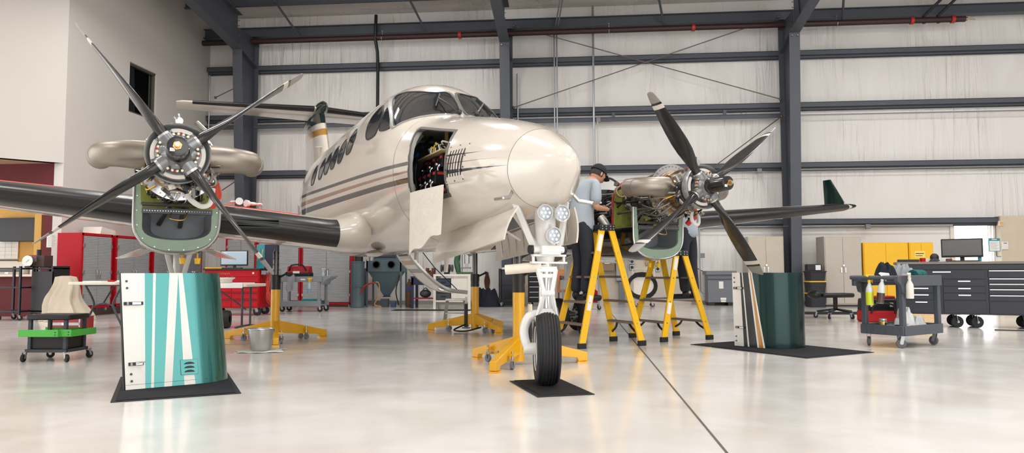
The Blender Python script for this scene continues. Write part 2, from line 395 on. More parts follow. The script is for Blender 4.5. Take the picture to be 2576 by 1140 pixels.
# doubled strut below the second girt
s2 = MB(); s2.bb(XL + .01, 5.32, 19.38, 19.43, 4.86, 4.97); s2.bb(XL + .01, 5.32, 19.36, 19.44, 4.96, 4.975)
tag(s2.build('wall_strut', M_steel), 'dark steel channel running just below the second girt from the top', 'steel strut')
for k in range(3):
    x = 1.0 + k * 1.45
    MB().bb(x - .04, x + .04, 19.37, 19.43, 4.98, 5.1).build('clip', M_steel, bpy.data.objects['wall_strut'])
def column(xc, label, dtop, dbot, z0=6.82, lowhaunch=None):
    t = thing('steel_column', label, 'steel column', (xc, 19.42, 0))
    fw, tf = 0.26, 0.02
    MB().bb(-fw / 2, fw / 2, -tf, 0, 0, 7.40).build('back_flange', M_steel, t, bevel=.003)
    def front(z): return -(dbot + (dtop - dbot) * z / z0)
    MB().px([(front(0), 0), (front(z0), z0), (front(z0) + tf, z0), (front(0) + tf, 0)], -fw / 2, fw / 2).build('front_flange', M_steel, t, bevel=.003)
    w = MB().px([(front(0) + tf, 0), (front(z0) + tf, z0), (front(z0) + tf, 7.40), (-tf, 7.40), (-tf, 0)], -.006, .006)
    w.build('web', M_steel, t)
    MB().bb(-fw / 2, fw / 2, front(0) - .03, .03, 0, .02).build('base_plate', M_steel, t)
    s = MB(); s.bar((0, front(z0), z0), (0, -tf, z0 - .25), fw - .02, .014); s.build('stiffener', M_steel, t)
    bo = MB()
    for i in range(5):
        for sx in (-.07, .07): bo.cyl((sx, front(z0) - .012, z0 - .1 - i * .001), (sx, front(z0) - .03, z0 - .1), .016, n=8)
    for i in range(6):
        for sx in (-1, 1): bo.cyl((sx * .006, front(z0) + .06, z0 + .08 + i * .14), (sx * .03, front(z0) + .06, z0 + .08 + i * .14), .016, n=8)
    bo.build('bolts', M_brass, t)
    # rafter leaving the knee towards the door side
    r = thing('roof_rafter', label.replace('column', 'roof rafter').replace('standing', 'springing').replace('tapered ', 'deep '), 'steel rafter', (xc, 19.42 + front(z0), z0))
    L = 26.0; sl = 0.10; slb = 0.10
    MB().px([(0, 0), (0, 0.9), (-L, 0.9 + L * sl), (-L, L * slb + .25), (-2.2, .33)], -.006, .006).build('web', M_steel, r)
    MB().px([(.02, -.02), (.02, 0), (-2.2, .35), (-L, L * slb + .27), (-L, L * slb + .25), (-2.2, .33)], -fw / 2, fw / 2).build('lower_flange', M_steel, r, bevel=.003)
    MB().px([(0, .9), (0, .92), (-L, .92 + L * sl), (-L, .90 + L * sl)], -fw / 2, fw / 2).build('upper_flange', M_steel, r)
    for i in range(4): MB().bar((0.03 if i % 2 else -.03, -.5 - i * 2.2, .12 + .1 * (i * 2.2)), (.03 if i % 2 else -.03, -.35 - i * 2.2, .93 + .1 * (i * 2.2)), .02, .1).build('web_stiffener', M_steel, r)
    return t
column(-8.95, 'tapered dark steel column standing left, behind the near propeller', 1.05, 0.53)
column(-1.82, 'slim tapered dark steel column standing behind the cockpit roof', 0.95, 0.45)
column(5.45, 'tapered dark steel column standing right, behind the far wingtip', 1.0, 0.6)
# eave strut, purlins
e1 = MB(); e1.bb(XL, XR, 19.30, 19.42, 7.42, 7.66); e1.bb(XL, XR, 19.2, 19.42, 7.655, 7.67); e1.bb(XL, XR, 19.2, 19.42, 7.41, 7.425)
tag(e1.build('eave_strut', M_steel), 'long dark steel eave beam over the sprinkler pipe', 'steel beam')
for i, (y, z) in enumerate(((18.25, 7.98), (16.75, 8.10), (15.2, 8.2), (13.7, 8.3), (12.2, 8.4), (10.7, 8.5))):
    p = MB(); p.bb(XL, XR, y - .01, y + .01, z - .08, z + .13); p.bb(XL, XR, y - .07, y + .01, z - .09, z - .075); p.bb(XL, XR, y - .01, y + .07, z + .12, z + .135)
    tag(p.build('roof_purlin', M_steel), 'dark grey steel roof purlin, ' + ('nearest', 'second', 'third', 'fourth', 'fifth', 'sixth')[i] + ' from the eave beam', 'steel purlin', 'roof purlins')
# sprinkler pipe
sp = thing('sprinkler_pipe', 'dark maroon sprinkler main running along the wall under the eave beam', 'pipe', (0, 19.2, 7.27))
MB().cyl((XL, 0, 0), (9.9, 0, 0), .075, n=16).build('pipe_run', M_pipe, sp)
M_redc = mat('red_coupling', (170, 40, 40), 0.4)
for x in (-3.1, 3.1, 8.6, 9.6): MB().cyl((x - .045, 0, 0), (x + .045, 0, 0), .1, n=16).build('coupling', M_redc, sp, bevel=.01)
MB().cyl((9.9, 0, 0), (9.95, 0, 0), .05, n=12).cyl((9.95, 0, 0), (10.15, 0, -.02), .012, n=8).build('end_fitting', M_brass, sp)
for x in (-5.25, 0.9, 6.75):
    MB().tube([(x, -.075, .0), (x, -.05, -.07), (x, .05, -.07), (x, .075, 0), (x, .03, .12), (x, 0, .2)], .01, n=6, smooth=4).build('hanger', M_galv, sp)
for x in (8.9, 9.25): MB().cyl((x, 0, -.09), (x, 0, .12), .04, n=10).cyl((x, 0, .1), (x + .6, -.6, .75), .035, n=10).build('branch_pipe', M_blkm, sp)
# diagonal hangers from the roof to the pipe
for i, (x, dx) in enumerate(((-7.55, -.0), (-4.0, -.0), (2.35, .0), (6.9, .0))):
    b = MB().cyl((x + .55 if False else x, 19.22, 7.34), (x + dx - .35, 18.0, 8.1), .03, n=8)
    tag(b.build('pipe_brace', M_steel), ['dark sway brace above the sprinkler pipe, second bay, nearest the left column', 'dark sway brace above the sprinkler pipe left of the middle column', 'dark sway brace above the sprinkler pipe near the right column', 'dark sway brace above the sprinkler pipe, right of the right column'][i], 'pipe brace', 'sprinkler sway braces')
# black drop pipe left of middle column
dp = MB().tube([(-5.42, 19.2, 7.9), (-5.42, 19.15, 7.2), (-5.4, 19.3, 6.9), (-5.4, 19.36, 6.5), (-5.4, 19.36, 3.0)], .045, n=10)
tag(dp.build('drop_pipe', M_blkm), 'black vertical drop pipe on the wall left of the cockpit', 'pipe')
# conduits
def conduit(pts, r, label, grp='wall conduits'):
    return tag(MB().tube(pts, r, n=8).build('conduit', M_galv), label, 'conduit', grp)
conduit([(-.30, 18.2, 8.1), (-.56, 19.34, 7.3), (-.56, 19.34, 3.0), (-.55, 19.34, .9)], .02, 'thin galvanised conduit, left of the close pair above the radome')
conduit([(-.24, 18.2, 8.1), (-.49, 19.34, 7.3), (-.49, 19.34, 3.0), (-.48, 19.34, .9)], .02, 'thin galvanised conduit, right of the close pair above the radome')
conduit([(.48, 19.33, 8.0), (.48, 19.33, .9)], .03, 'single galvanised conduit rising beside the capped mechanic')
conduit([(-1.55, 19.335, 6.2), (-1.55, 19.335, 1.0)], .025, 'galvanised conduit hugging the right of the middle column')
conduit([(.58, 19.345, 4.86), (.58, 19.345, 3.0), (.58, 19.345, .9)], .012, 'hair-thin conduit dropping from the junction box above the mechanic')
conduit([(3.18, 19.36, 2.12), (3.18, 19.36, .35), (3.3, 19.3, .25)], .02, 'galvanised conduit dropping to the grey floor cabinet')
conduit([(3.05, 19.36, 2.12), (3.05, 19.36, 1.2)], .018, 'short galvanised conduit left of the one feeding the grey floor cabinet')
for z, x0, x1, lb in ((4.92, -1.6, 18.5, 'horizontal conduit clipped under the second girt'), (3.5, 5.6, 18.5, 'horizontal conduit under the third girt, right bay'), (2.02, 2.0, 9.5, 'horizontal conduit under the lowest girt, above the lockers'), (3.46, -1.6, 5.3, 'horizontal conduit under the third girt behind the far engine')):
    conduit([(x0, 19.41, z), (x1, 19.41, z)], .018, lb)
conduit([(-10.2, 19.35, 6.4), (-10.2, 19.35, 1.9)], .02, 'galvanised conduit in the left corner beside the plaster wall')
for (x, z, lb) in ((.60, 4.9, 'small grey junction box under the second girt above the mechanic'), (4.75, 3.48, 'small grey junction box on the third girt left of the right column'), (7.42, 2.0, 'small grey junction box under the lowest girt above the yellow cabinets'), (3.22, 2.0, 'small grey junction box under the lowest girt right of the far engine'), (3.25, 1.28, 'small pale junction box low on the wall beside the far ladder')):
    tag(MB().bb(x - .06, x + .06, 19.35, 19.43, z - .06, z + .06).build('junction_box', M_grey, bevel=.008), lb, 'junction box', 'wall junction boxes')
# cross bracing rods
M_rod = mat('brace_rod_steel', (110, 104, 98), 0.5, 0.6)
for a, b, lb in (((-1.65, 19.28, 7.5), (5.3, 19.28, 5.33), 'thin brace rod falling from upper left to right column'), ((-1.65, 19.24, 5.26), (5.3, 19.24, 7.5), 'thin brace rod rising from the middle column to upper right'), ((5.3, 19.2, 4.86), (1.9, 19.2, 2.35), 'thin brace rod behind the far propeller, rising to the right column'), ((-10.0, 19.3, 5.75), (-9.2, 19.3, 6.12), 'short brace rod beside the left column, upper'), ((-9.9, 19.3, 3.05), (-9.2, 19.3, 3.5), 'short brace rod beside the left column, lower'), ((1.6, 19.55, 1.75), (4.0, 19.55, .5), 'thin brace rod falling behind the far stepladder to the grey cabinet')):
    t = MB().cyl(a, b, .013, n=6)
    for p in (a, b): t.sph(p, .04, n=8)
    tag(t.build('brace_rod', M_rod), lb, 'brace rod', 'wall brace rods')

# ---------------------------------------------------------------- camera, sky, lamps
cam = bpy.data.cameras.new('camera'); co = bpy.data.objects.new('camera', cam); COL.objects.link(co)
F, PIT, YAW, ROLL = 1838.16, .0627, .0884, -.0031
cam.sensor_fit = 'HORIZONTAL'; cam.sensor_width = 36.0; cam.lens = F / 2576 * 36.0; cam.clip_end = 200
fw = Vector((-math.sin(YAW) * math.cos(PIT), math.cos(YAW) * math.cos(PIT), math.sin(PIT)))
rt = Vector((math.cos(YAW), math.sin(YAW), 0)); up = rt.cross(fw)
rt2 = rt * math.cos(ROLL) + up * math.sin(ROLL); up2 = -rt * math.sin(ROLL) + up * math.cos(ROLL)
R = Matrix((rt2, up2, -fw)).transposed().to_4x4(); R.translation = (0, 0, CAMH)
co.matrix_world = R
SC.camera = co
w = bpy.data.worlds.new('sky'); SC.world = w; w.use_nodes = True
bg = w.node_tree.nodes['Background']; bg.inputs['Color'].default_value = (1.0, 0.995, 0.985, 1); bg.inputs['Strength'].default_value = SKY
def lamp(x, y, z, e, sx=1.3, sy=0.5):
    l = bpy.data.lights.new('bay_lamp', 'AREA'); l.shape = 'RECTANGLE'; l.size = sx; l.size_y = sy; l.energy = e; l.color = (1.0, 0.98, 0.955)
    o = bpy.data.objects.new('bay_lamp', l); COL.objects.link(o); o.location = (x, y, z); return o
for x in (-8, -2.5, 3, 8.5, 14):
    for y in (1.5, 7.0, 12.5):
        lamp(x, y, 8.0 + (18 - y) * 0.06, LAMP)
SC.view_settings.view_transform = 'Standard'; SC.view_settings.look = 'None'; SC.view_settings.gamma = 1.0
SC.view_settings.exposure = EXPO; SC.view_settings.use_curve_mapping = False
# outlines measured on the airframe (aft, height)
def rr_poly(x0, x1, z0, z1): return rrect(x1 - x0, z1 - z0, .015, 3, (x0 + x1) / 2, (z0 + z1) / 2)
BAYPOLY = [(1.58, 1.50), (1.55, 1.66), (1.54, 1.78), (1.57, 1.925), (1.65, 2.06), (1.73, 2.16), (1.775, 2.225), (1.76, 2.25), (1.5, 2.195), (1.25, 2.142), (1.0, 2.093), (.92, 2.075), (.87, 2.008), (.816, 1.903), (.778, 1.791), (.764, 1.698), (.77, 1.61), (.79, 1.50), (1.1, 1.49), (1.3, 1.49)]
CABINWIN = [[(x + dx, z) for dx, z in ((.10, 2.33), (.21, 2.36), (.265, 2.46), (.21, 2.58), (.06, 2.63), (-.06, 2.60), (-.145, 2.48), (-.06, 2.35))] for x in (4.02, 4.55, 5.06, 5.56, 6.05, 6.76)]
CABINWIN = [[(x, z - .025 * (i > 0) - .012 * i) for x, z in q] for i, q in enumerate(CABINWIN)]
COCKSIDE = [[(2.324, 2.338), (2.623, 2.366), (2.677, 2.487), (2.743, 2.64), (2.55, 2.55), (2.40, 2.452)], [(2.941, 2.336), (3.13, 2.36), (3.256, 2.472), (3.295, 2.609), (3.20, 2.70), (3.05, 2.725), (2.84, 2.62), (2.747, 2.50), (2.75, 2.363)]]
WSPOLY = [(.035, 2.45), (.2, 2.443), (.34, 2.425), (.48, 2.40), (.59, 2.36), (.645, 2.33), (.62, 2.45), (.57, 2.62), (.50, 2.76), (.44, 2.815), (.35, 2.775), (.2, 2.745), (.035, 2.735)]
LX0, LX1, LZ0, LZ1 = .505, .775, 1.59, 1.91
# ================================================================ aircraft  (local x = aft of nosewheel, y = starboard, z = up)
from mathutils.bvhtree import BVHTree
TH = 0.507
air = thing('airplane', 'white twin-engine turboprop on jacks with uncowled engines and teal stripes', 'airplane', (-.2109, 5.5704, 0), PI / 2 + TH)
air.rotation_euler = (0.0065, 0, PI / 2 + TH)

def fuselage_paint():
    m = bpy.data.materials.new('cream_fuselage_paint'); m.use_nodes = True
    nt = m.node_tree; b = nt.nodes['Principled BSDF']; L = nt.links.new
    b.inputs['Roughness'].default_value = 0.16; b.inputs['Coat Weight'].default_value = 0.6; b.inputs['Coat Roughness'].default_value = 0.04
    tc = nt.nodes.new('ShaderNodeTexCoord'); sx = nt.nodes.new('ShaderNodeSeparateXYZ'); L(tc.outputs['Object'], sx.inputs['Vector'])
    def mth(op, a, bb=None, clamp=False):
        n = nt.nodes.new('ShaderNodeMath'); n.operation = op; n.use_clamp = clamp
        for i, q in enumerate((a, bb)):
            if q is None: continue
            if isinstance(q, (int, float)): n.inputs[i].default_value = q
            else: L(q, n.inputs[i])
        return n.outputs['Value']
    x, z = sx.outputs['X'], sx.outputs['Z']
    # each band: lower and upper edge heights at x=1.2 and x=7, kept inside an x range
    prev = None
    bands = [((1.83, 1.865), (2.10, 2.148), (.02, 9.5), (46, 48, 54)), ((1.765, 1.782), (1.96, 2.027), (.02, 9.5), (150, 112, 96)), ((1.675, 1.72), (1.824, 1.91), (.02, 9.5), (44, 46, 52))]
    base = nt.nodes.new('ShaderNodeRGB'); base.outputs[0].default_value = rgb(208, 200, 189); prev = base.outputs[0]
    for (z0, z1), (w0, w1), (xa, xb), c in bands:
        t = mth('DIVIDE', mth('SUBTRACT', x, 1.2), 5.8)
        lo = mth('ADD', mth('MULTIPLY', t, w0 - z0), z0); hi = mth('ADD', mth('MULTIPLY', t, w1 - z1), z1)
        if z0 < 1.8:   # forward of the bay the bands pinch to a point
            mid = mth('MULTIPLY', mth('ADD', lo, hi), .5); hw = mth('MULTIPLY', mth('SUBTRACT', hi, lo), .5)
            k = mth('MULTIPLY', mth('ADD', x, .35), 1.0, True); k = mth('MINIMUM', mth('MULTIPLY', mth('MAXIMUM', mth('SUBTRACT', x, .02), 0), 1.2), 1.0)
            hw = mth('MULTIPLY', hw, k); lo = mth('SUBTRACT', mid, hw); hi = mth('ADD', mid, hw)
        else:
            mid = mth('MULTIPLY', mth('ADD', lo, hi), .5); hw = mth('MULTIPLY', mth('SUBTRACT', hi, lo), .5)
            k = mth('MINIMUM', mth('MULTIPLY', mth('MAXIMUM', mth('SUBTRACT', x, .3), 0), 1.1), 1.0)
            hw = mth('MULTIPLY', hw, k); lo = mth('SUBTRACT', mid, hw); hi = mth('ADD', mid, hw)
        ins = mth('MULTIPLY', mth('GREATER_THAN', z, lo), mth('LESS_THAN', z, hi))
        ins = mth('MULTIPLY', ins, mth('MULTIPLY', mth('GREATER_THAN', x, xa), mth('LESS_THAN', x, xb)))
        mx = nt.nodes.new('ShaderNodeMix'); mx.data_type = 'RGBA'; L(ins, mx.inputs['Factor']); L(prev, mx.inputs['A']); mx.inputs['B'].default_value = rgb(*c); prev = mx.outputs['Result']
    L(prev, b.inputs['Base Color'])
    n = nt.nodes.new('ShaderNodeTexNoise'); n.inputs['Scale'].default_value = 2.5; L(tc.outputs['Object'], n.inputs['Vector'])
    bp = nt.nodes.new('ShaderNodeBump'); bp.inputs['Strength'].default_value = 0.05; bp.inputs['Distance'].default_value = 0.02; L(n.outputs['Fac'], bp.inputs['Height']); L(bp.outputs['Normal'], b.inputs['Normal'])
    return m
M_fus = fuselage_paint()
M_cw = mat('cream_gloss_paint', (208, 200, 189), 0.18, coat=0.5, var=0.02, vscale=2)
M_rad = mat('radome_gloss_white', (214, 207, 197), 0.15, coat=0.6, var=0.01, vscale=2)
M_boot = mat('deice_boot_rubber', (20, 20, 22), 0.33, var=0.15, vscale=5)
M_glass = mat('tinted_glazing', (26, 30, 34), 0.05, coat=1.0, var=0)
M_wglass = mat('windshield_glazing', (34, 38, 42), 0.04, coat=1.0, var=0.2, vscale=2.5)
M_dgn = mat('dark_green_gloss', (10, 34, 30), 0.12, coat=0.8, var=0.05)
M_gold = mat('gold_band', (176, 132, 58), 0.25, coat=0.5)
M_nac = mat('black_green_cowl_gloss', (14, 18, 20), 0.14, coat=0.8, var=0.05)
M_int = mat('bay_grey_paint', (150, 150, 146), 0.55)
M_eng = mat('engine_casing', (150, 146, 140), 0.3, 0.95, var=0.25, vscale=9, bump=0.15, bscale=30)
M_bronze = mat('heat_tinted_steel', (150, 126, 100), 0.26, 1.0, var=0.3, vscale=7)
M_exh = mat('exhaust_steel', (150, 142, 132), 0.42, 0.85, var=0.12, vscale=4)
M_hub = mat('propeller_hub_grey', (128, 130, 132), 0.32, 0.7)
M_blade = mat('blade_black', (24, 24, 26), 0.3, var=0.1, vscale=5, coat=0.3)
M_tipg = mat('blade_tip_grey', (150, 146, 140), 0.4)
M_tipw = mat('blade_tip_white', (220, 214, 204), 0.4)
M_gear = mat('gear_white', (224, 223, 220), 0.3, coat=0.3, var=0.03)
M_cable = mat('cable_black', (18, 18, 20), 0.5)
M_hose = mat('red_seal', (170, 28, 34), 0.5)
M_lead = mat('ribbed_steel_hose', (170, 170, 168), 0.35, 0.9)

ST = [(-.402, 1.665, 1.655, .010, 1.66), (-.39, 1.705, 1.61, .05, 1.655), (-.345, 1.76, 1.55, .10, 1.645), (-.27, 1.805, 1.495, .15, 1.635), (-.15, 1.87, 1.42, .215, 1.63), (.03, 1.962, 1.345, .31, 1.63), (.034, 1.963, 1.344, .312, 1.63), (.13, 2.005, 1.32, .362, 1.64), (.345, 2.08, 1.285, .45, 1.66), (.8, 2.20, 1.23, .58, 1.70), (1.3, 2.31, 1.18, .66, 1.76), (1.7, 2.39, 1.15, .70, 1.82), (1.9, 2.44, 1.14, .715, 1.86), (2.0, 2.52, 1.13, .722, 1.88), (2.1, 2.615, 1.125, .728, 1.90), (2.2, 2.705, 1.12, .734, 1.91), (2.3, 2.78, 1.118, .738, 1.93), (2.42, 2.85, 1.115, .742, 1.94), (2.6, 2.925, 1.11, .746, 1.95), (2.9, 2.99, 1.105, .75, 1.96), (3.3, 3.035, 1.10, .755, 1.97), (3.9, 3.06, 1.10, .76, 1.97), (5.0, 3.07, 1.10, .76, 1.97), (6.5, 3.07, 1.11, .76, 1.97), (7.4, 3.065, 1.14, .755, 1.98), (8.2, 3.05, 1.28, .72, 2.05), (9.0, 3.02, 1.50, .64, 2.15), (10.0, 2.97, 1.80, .50, 2.3), (11.0, 2.92, 2.10, .34, 2.45), (12.0, 2.86, 2.38, .19, 2.6), (12.7, 2.82, 2.56, .06, 2.68)]
def interp_st(a):
    for i in range(len(ST) - 1):
        if a <= ST[i + 1][0] or i == len(ST) - 2:
            t = (a - ST[i][0]) / (ST[i + 1][0] - ST[i][0])
            return tuple(ST[i][k] * (1 - t) + ST[i + 1][k] * t for k in range(1, 5))
def fus_ring(a, grow=0.0, n=48):
    zt, zb, hw, zm = interp_st(a); out = []
    blend = max(0.0, min(1.0, (a - 1.0) / 2.0))
    nt_ = 2.0 + 0.25 * blend; nb = 2.0 + 0.35 * blend
    for i in range(n):
        p = 2 * PI * i / n; s, c = math.sin(p), math.cos(p)
        e = 2 / (nt_ if c >= 0 else nb)
        y = math.copysign(abs(s) ** e, s) * (hw + grow); z = abs(c) ** e * ((zt - zm) if c >= 0 else (zb - zm)) + (grow if c >= 0 else -grow) * abs(c)
        out.append(Vector((a, y + .03 * max(0.0, 1 - max(a, 0) / 1.5), zm + z)))
    return out
def cr_stations(lo, hi):
    s = [q[0] for q in ST if lo <= q[0] <= hi]; out = []
    for i in range(len(s) - 1):
        k = max(1, int((s[i + 1] - s[i]) / 0.12))
        for j in range(k): out.append(s[i] + (s[i + 1] - s[i]) * j / k)
    out.append(s[-1]); return out
# smooth the station table itself so that the skin has no kinks
def interp_smooth(a):
    h = 0.07 if a > .3 else 0.02
    if a - h < ST[0][0] or a + h > ST[-1][0]: return interp_base(a)
    r = [interp_base(a + h * k / 3) for k in (-3, -2, -1, 0, 1, 2, 3)]
    wts = (1, 2, 3, 4, 3, 2, 1)
    return tuple(sum(q[i] * w_ for q, w_ in zip(r, wts)) / 16 for i in range(4))
interp_base = interp_st
interp_st = interp_smooth
fus_mb = MB(); fus_mb.rings([fus_ring(a) for a in cr_stations(.034, 12.7)])
SKIN = MB(); SKIN.rings([fus_ring(a) for a in cr_stations(-.402, 12.7)])
BVH = BVHTree.FromPolygons([tuple(p) for p in SKIN.v], SKIN.f)
fus = fus_mb.build('fuselage', [M_fus, M_int], air, smooth=50)
rad = MB().rings([fus_ring(a) for a in cr_stations(-.402, .03)]).build('radome', M_rad, air, smooth=60)

def skin_side(a, z, sgn=1, eps=0.0):
    h = BVH.ray_cast(Vector((a, 3.0 * sgn, z)), Vector((0, -sgn, 0)))
    if h[0] is None: return Vector((a, 0, z)), Vector((0, sgn, 0))
    n = h[1] if h[1].y * sgn > 0 else -h[1]
    return h[0] + n * eps, n
def skin_front(y, z, eps=0.0):
    h = BVH.ray_cast(Vector((-2.0, y, z)), Vector((1, 0, 0)))
    n = h[1] if h[1].x < 0 else -h[1]
    return h[0] + n * eps, n
def densify(poly, k=5):
    pts = spline([Vector((p[0], p[1], 0)) for p in poly], k, True)
    return [(p.x, p.y) for p in pts]
def patch(mb, poly, fn, eps, mi=0, s0=1.0, s1=0.0, K=5, th=0.0):
    """rings of an outline pulled onto the skin; s1=0 closes at the centre"""
    cx = sum(p[0] for p in poly) / len(poly); cy = sum(p[1] for p in poly) / len(poly)
    R = []
    for k in range(K + 1):
        s = s0 + (s1 - s0) * k / K
        s = max(s, 0.003)
        R.append([fn(cx + (p[0] - cx) * s, cy + (p[1] - cy) * s, eps)[0] for p in poly])
    if th > 0:
        R = [[fn(cx + (p[0] - cx) * s0, cy + (p[1] - cy) * s0, eps - th)[0] for p in poly]] + R
        if s1 > 0: R.append([fn(cx + (p[0] - cx) * s1, cy + (p[1] - cy) * s1, eps - th)[0] for p in poly])
    mb.rings(R, mi, False, s1 <= 0)
def cut(target, cutter_mb, mats, solver='EXACT'):
    c = cutter_mb.build('cutter', mats, air, smooth=0)
    md = target.modifiers.new('cut', 'BOOLEAN'); md.operation = 'DIFFERENCE'; md.object = c; md.solver = solver
    dg = bpy.context.evaluated_depsgraph_get(); dg.update()
    me = bpy.data.meshes.new_from_object(target.evaluated_get(dg))
    target.modifiers.clear(); old = target.data; target.data = me; bpy.data.objects.remove(c)
    return target
# baggage and avionics bay cut into the starboard side, nose wheel well below
BAY = BAYPOLY
c = MB()
c.prism(BAY, lambda a, z: (a, .36, z), lambda a, z: (a, 1.2, z), 1)
cut(fus, c, [M_fus, M_int])
c = MB(); R = []
for k in range(14):
    a = .72 + k * .125
    g = [p for p in fus_ring(a, -.045, 48)]
    R.append([Vector((p.x, max(.06, p.y), min(2.24, max(1.46, p.z)))) for p in g[1:24]])
c.rings(R, 1)
cut(fus, c, [M_fus, M_int])
c = MB(); c.bb(.36, 1.60, -.24, .24, .9, 1.52, 1)
cut(fus, c, [M_fus, M_int])
fus.data.polygons.foreach_set('use_smooth', [True] * len(fus.data.polygons)); fus.data.set_sharp_from_angle(angle=math.radians(38))

# windshield panes, side windows
def sidewin(name, poly, m, frame=True, K=5, both=True, fr=1.07):
    for sg in ((1, -1) if both else (1,)):
        f = MB(); patch(f, poly, lambda a, z, e: skin_side(a, z, sg, e), .006, 0, 1.0, 0.0, K, .004)
        o = f.build(name, m, air, smooth=60)
        if frame:
            g = MB(); patch(g, poly, lambda a, z, e: skin_side(a, z, sg, e), .009, 0, fr, 0.97, 2, .008)
            g.build('window_rim', M_blk, o, smooth=60)
for poly in CABINWIN: sidewin('cabin_window', densify(poly), M_glass)
for poly in COCKSIDE: sidewin('cockpit_side_window', densify(poly, 4), M_glass)
def ws_fn(y, z, e): return skin_front(y, z, e)
for sg in (1, -1):
    poly = densify([(y * sg, z) for y, z in WSPOLY], 4)
    f = MB(); patch(f, poly, ws_fn, .006, 0, 1.0, 0.0, 10, .004)
    o = f.build('windshield_pane', M_wglass, air, smooth=60)
    g = MB(); patch(g, poly, ws_fn, .010, 0, 1.06, 0.965, 2, .01); g.build('windshield_frame', M_alu, o, smooth=60)
    g = MB(); patch(g, poly, ws_fn, .0115, 0, 0.985, 0.955, 1, .01); g.build('windshield_seal', M_blk, o, smooth=60)
    pv = ws_fn(.09 * sg, 2.42, .02)[0]; p1 = ws_fn(.13 * sg if sg > 0 else -.2, 2.6, .03)[0]
    p1 = ws_fn((.20 if sg > 0 else -.30) , 2.63, .03)[0]
    pb = ws_fn((.26 if sg > 0 else -.36), 2.52, .022)[0]; pt = ws_fn((.16 if sg > 0 else -.26), 2.70, .022)[0]
    wp = MB().tube([pv, (pv + p1) / 2 + Vector((-.02, 0, .005)), p1], .009, n=6).cyl(pv, pv + Vector((-.03, 0, .02)), .022, n=10).bar(pb, pt, .012, .022)
    wp.build('windshield_wiper', M_blk, air)
# louvre panel ahead of the bay
lp = MB(); patch(lp, [(LX0, LZ0), (LX1, LZ0 + .0), (LX1, LZ1), (LX0, LZ1)] and rr_poly(LX0, LX1, LZ0, LZ1), lambda a, z, e: skin_side(a, z, 1, e), .005, 0, 1.0, 0.0, 6, .004)
lo = lp.build('louvre_panel', M_fus, air, smooth=50)
for i in range(6):
    a = LX0 + (LX1 - LX0) * (.16 + .136 * i)
    z0, z1 = LZ0 + .05, LZ1 - .05
    pl = [(a - .008, z0), (a + .008, z0), (a + .008, z1), (a - .008, z1)]
    s = MB(); N = 8
    R = []
    for k in range(N + 1):
        z = z0 + (z1 - z0) * k / N
        q = [skin_side(a + d, z, 1, e)[0] for d, e in ((-.006, .004), (-.006, .0065), (.006, .0065), (.006, .004))]
        R.append(q)
    s.rings(R).build('louvre_slot', M_blk, lo, smooth=0)
scr = MB()
for (fa, fz) in ((.06, .05), (.5, .04), (.94, .05), (.06, .95), (.5, .96), (.94, .95), (.05, .35), (.05, .65), (.95, .35), (.95, .65)):
    p, n = skin_side(LX0 + (LX1 - LX0) * fa, LZ0 + (LZ1 - LZ0) * fz, 1, .004); scr.cyl(p, p + n * .004, .006, n=8)
tag(scr.build('panel_screws', M_blkm, lo), kind='stuff')
# bay rim and seal
rim = MB(); patch(rim, BAY, lambda a, z, e: skin_side(a, z, 1, e), .004, 0, 1.035, 0.955, 2, .01)
rim.build('bay_rim', mat('bay_rim_grey', (92, 90, 86), 0.5), air, smooth=50)
# bay contents
bx0, bx1, bz0, bz1 = min(p[0] for p in BAY), max(p[0] for p in BAY), min(p[1] for p in BAY), max(p[1] for p in BAY)
M_box = mat('avionics_black', (20, 21, 23), 0.4)
M_char = mat('bay_charcoal', (44, 44, 46), 0.7)  # charcoal paint for the bay's back web and bulkhead
MB().bb(.80, 2.30, .07, .08, 1.48, 2.2).build('bay_keel_web', M_char, air)
MB().bb(2.27, 2.28, .07, .62, 1.48, 2.2).build('bay_bulkhead', M_char, air)
MB().bb(1.30, 2.1, .10, .45, 1.965, 1.98).build('avionics_shelf', mat('shelf_primer', (206, 186, 140), 0.5), air, bevel=.003)
M_lab = mat('red_label', (206, 52, 50), 0.5)
def unit(x, y1, z, w_, h_):
    o = MB().bb(x, x + w_, .12, y1, z, z + h_).build('avionics_unit', M_box, air, bevel=.004)
    MB().bb(x + .01, x + .065, y1, y1 + .003, z + h_ - .035, z + h_ - .012).build('unit_label', M_lab, o)
    MB().bb(x - .002, x, y1 - .09, y1 - .02, z + h_ - .035, z + h_ - .012).build('unit_label', M_lab, o)
    MB().sph((x + w_ * .7, y1 + .02, z + .03), .018, n=8).cyl((x + w_ * .7, y1, z + .03), (x + w_ * .7, y1 + .03, z + .03), .008, n=8).build('unit_connector', M_alu, o)
    MB().tube([(x + w_ * .3, y1 + .01, z + .02), (x + w_ * .3, y1 + .03, z - .01), (x + w_ * .3, y1 + .02, z - .05)], .009, n=6, smooth=3).build('unit_clamp', M_chr, o)
for x in (1.40, 1.62, 1.86): unit(x, .40, 1.83, .13, .12)
for x in (1.42, 1.58, 1.74, 1.90): unit(x, .46, 1.67, .11, .125)
for x in (1.36, 1.66, 1.9): unit(x, .38, 1.50, .2, .14)
hs = MB()
for i in range(2):
    x = 1.92 + i * .07
    MB().tube([(x + .1, .30, 2.22), (x + .06, .40, 2.12), (x + .04, .47, 2.02), (x - .02, .50, 1.9), (x, .50, 1.78), (x + .03, .46, 1.6)], .012, n=6, smooth=5).build('bay_hose', M_cable, air)
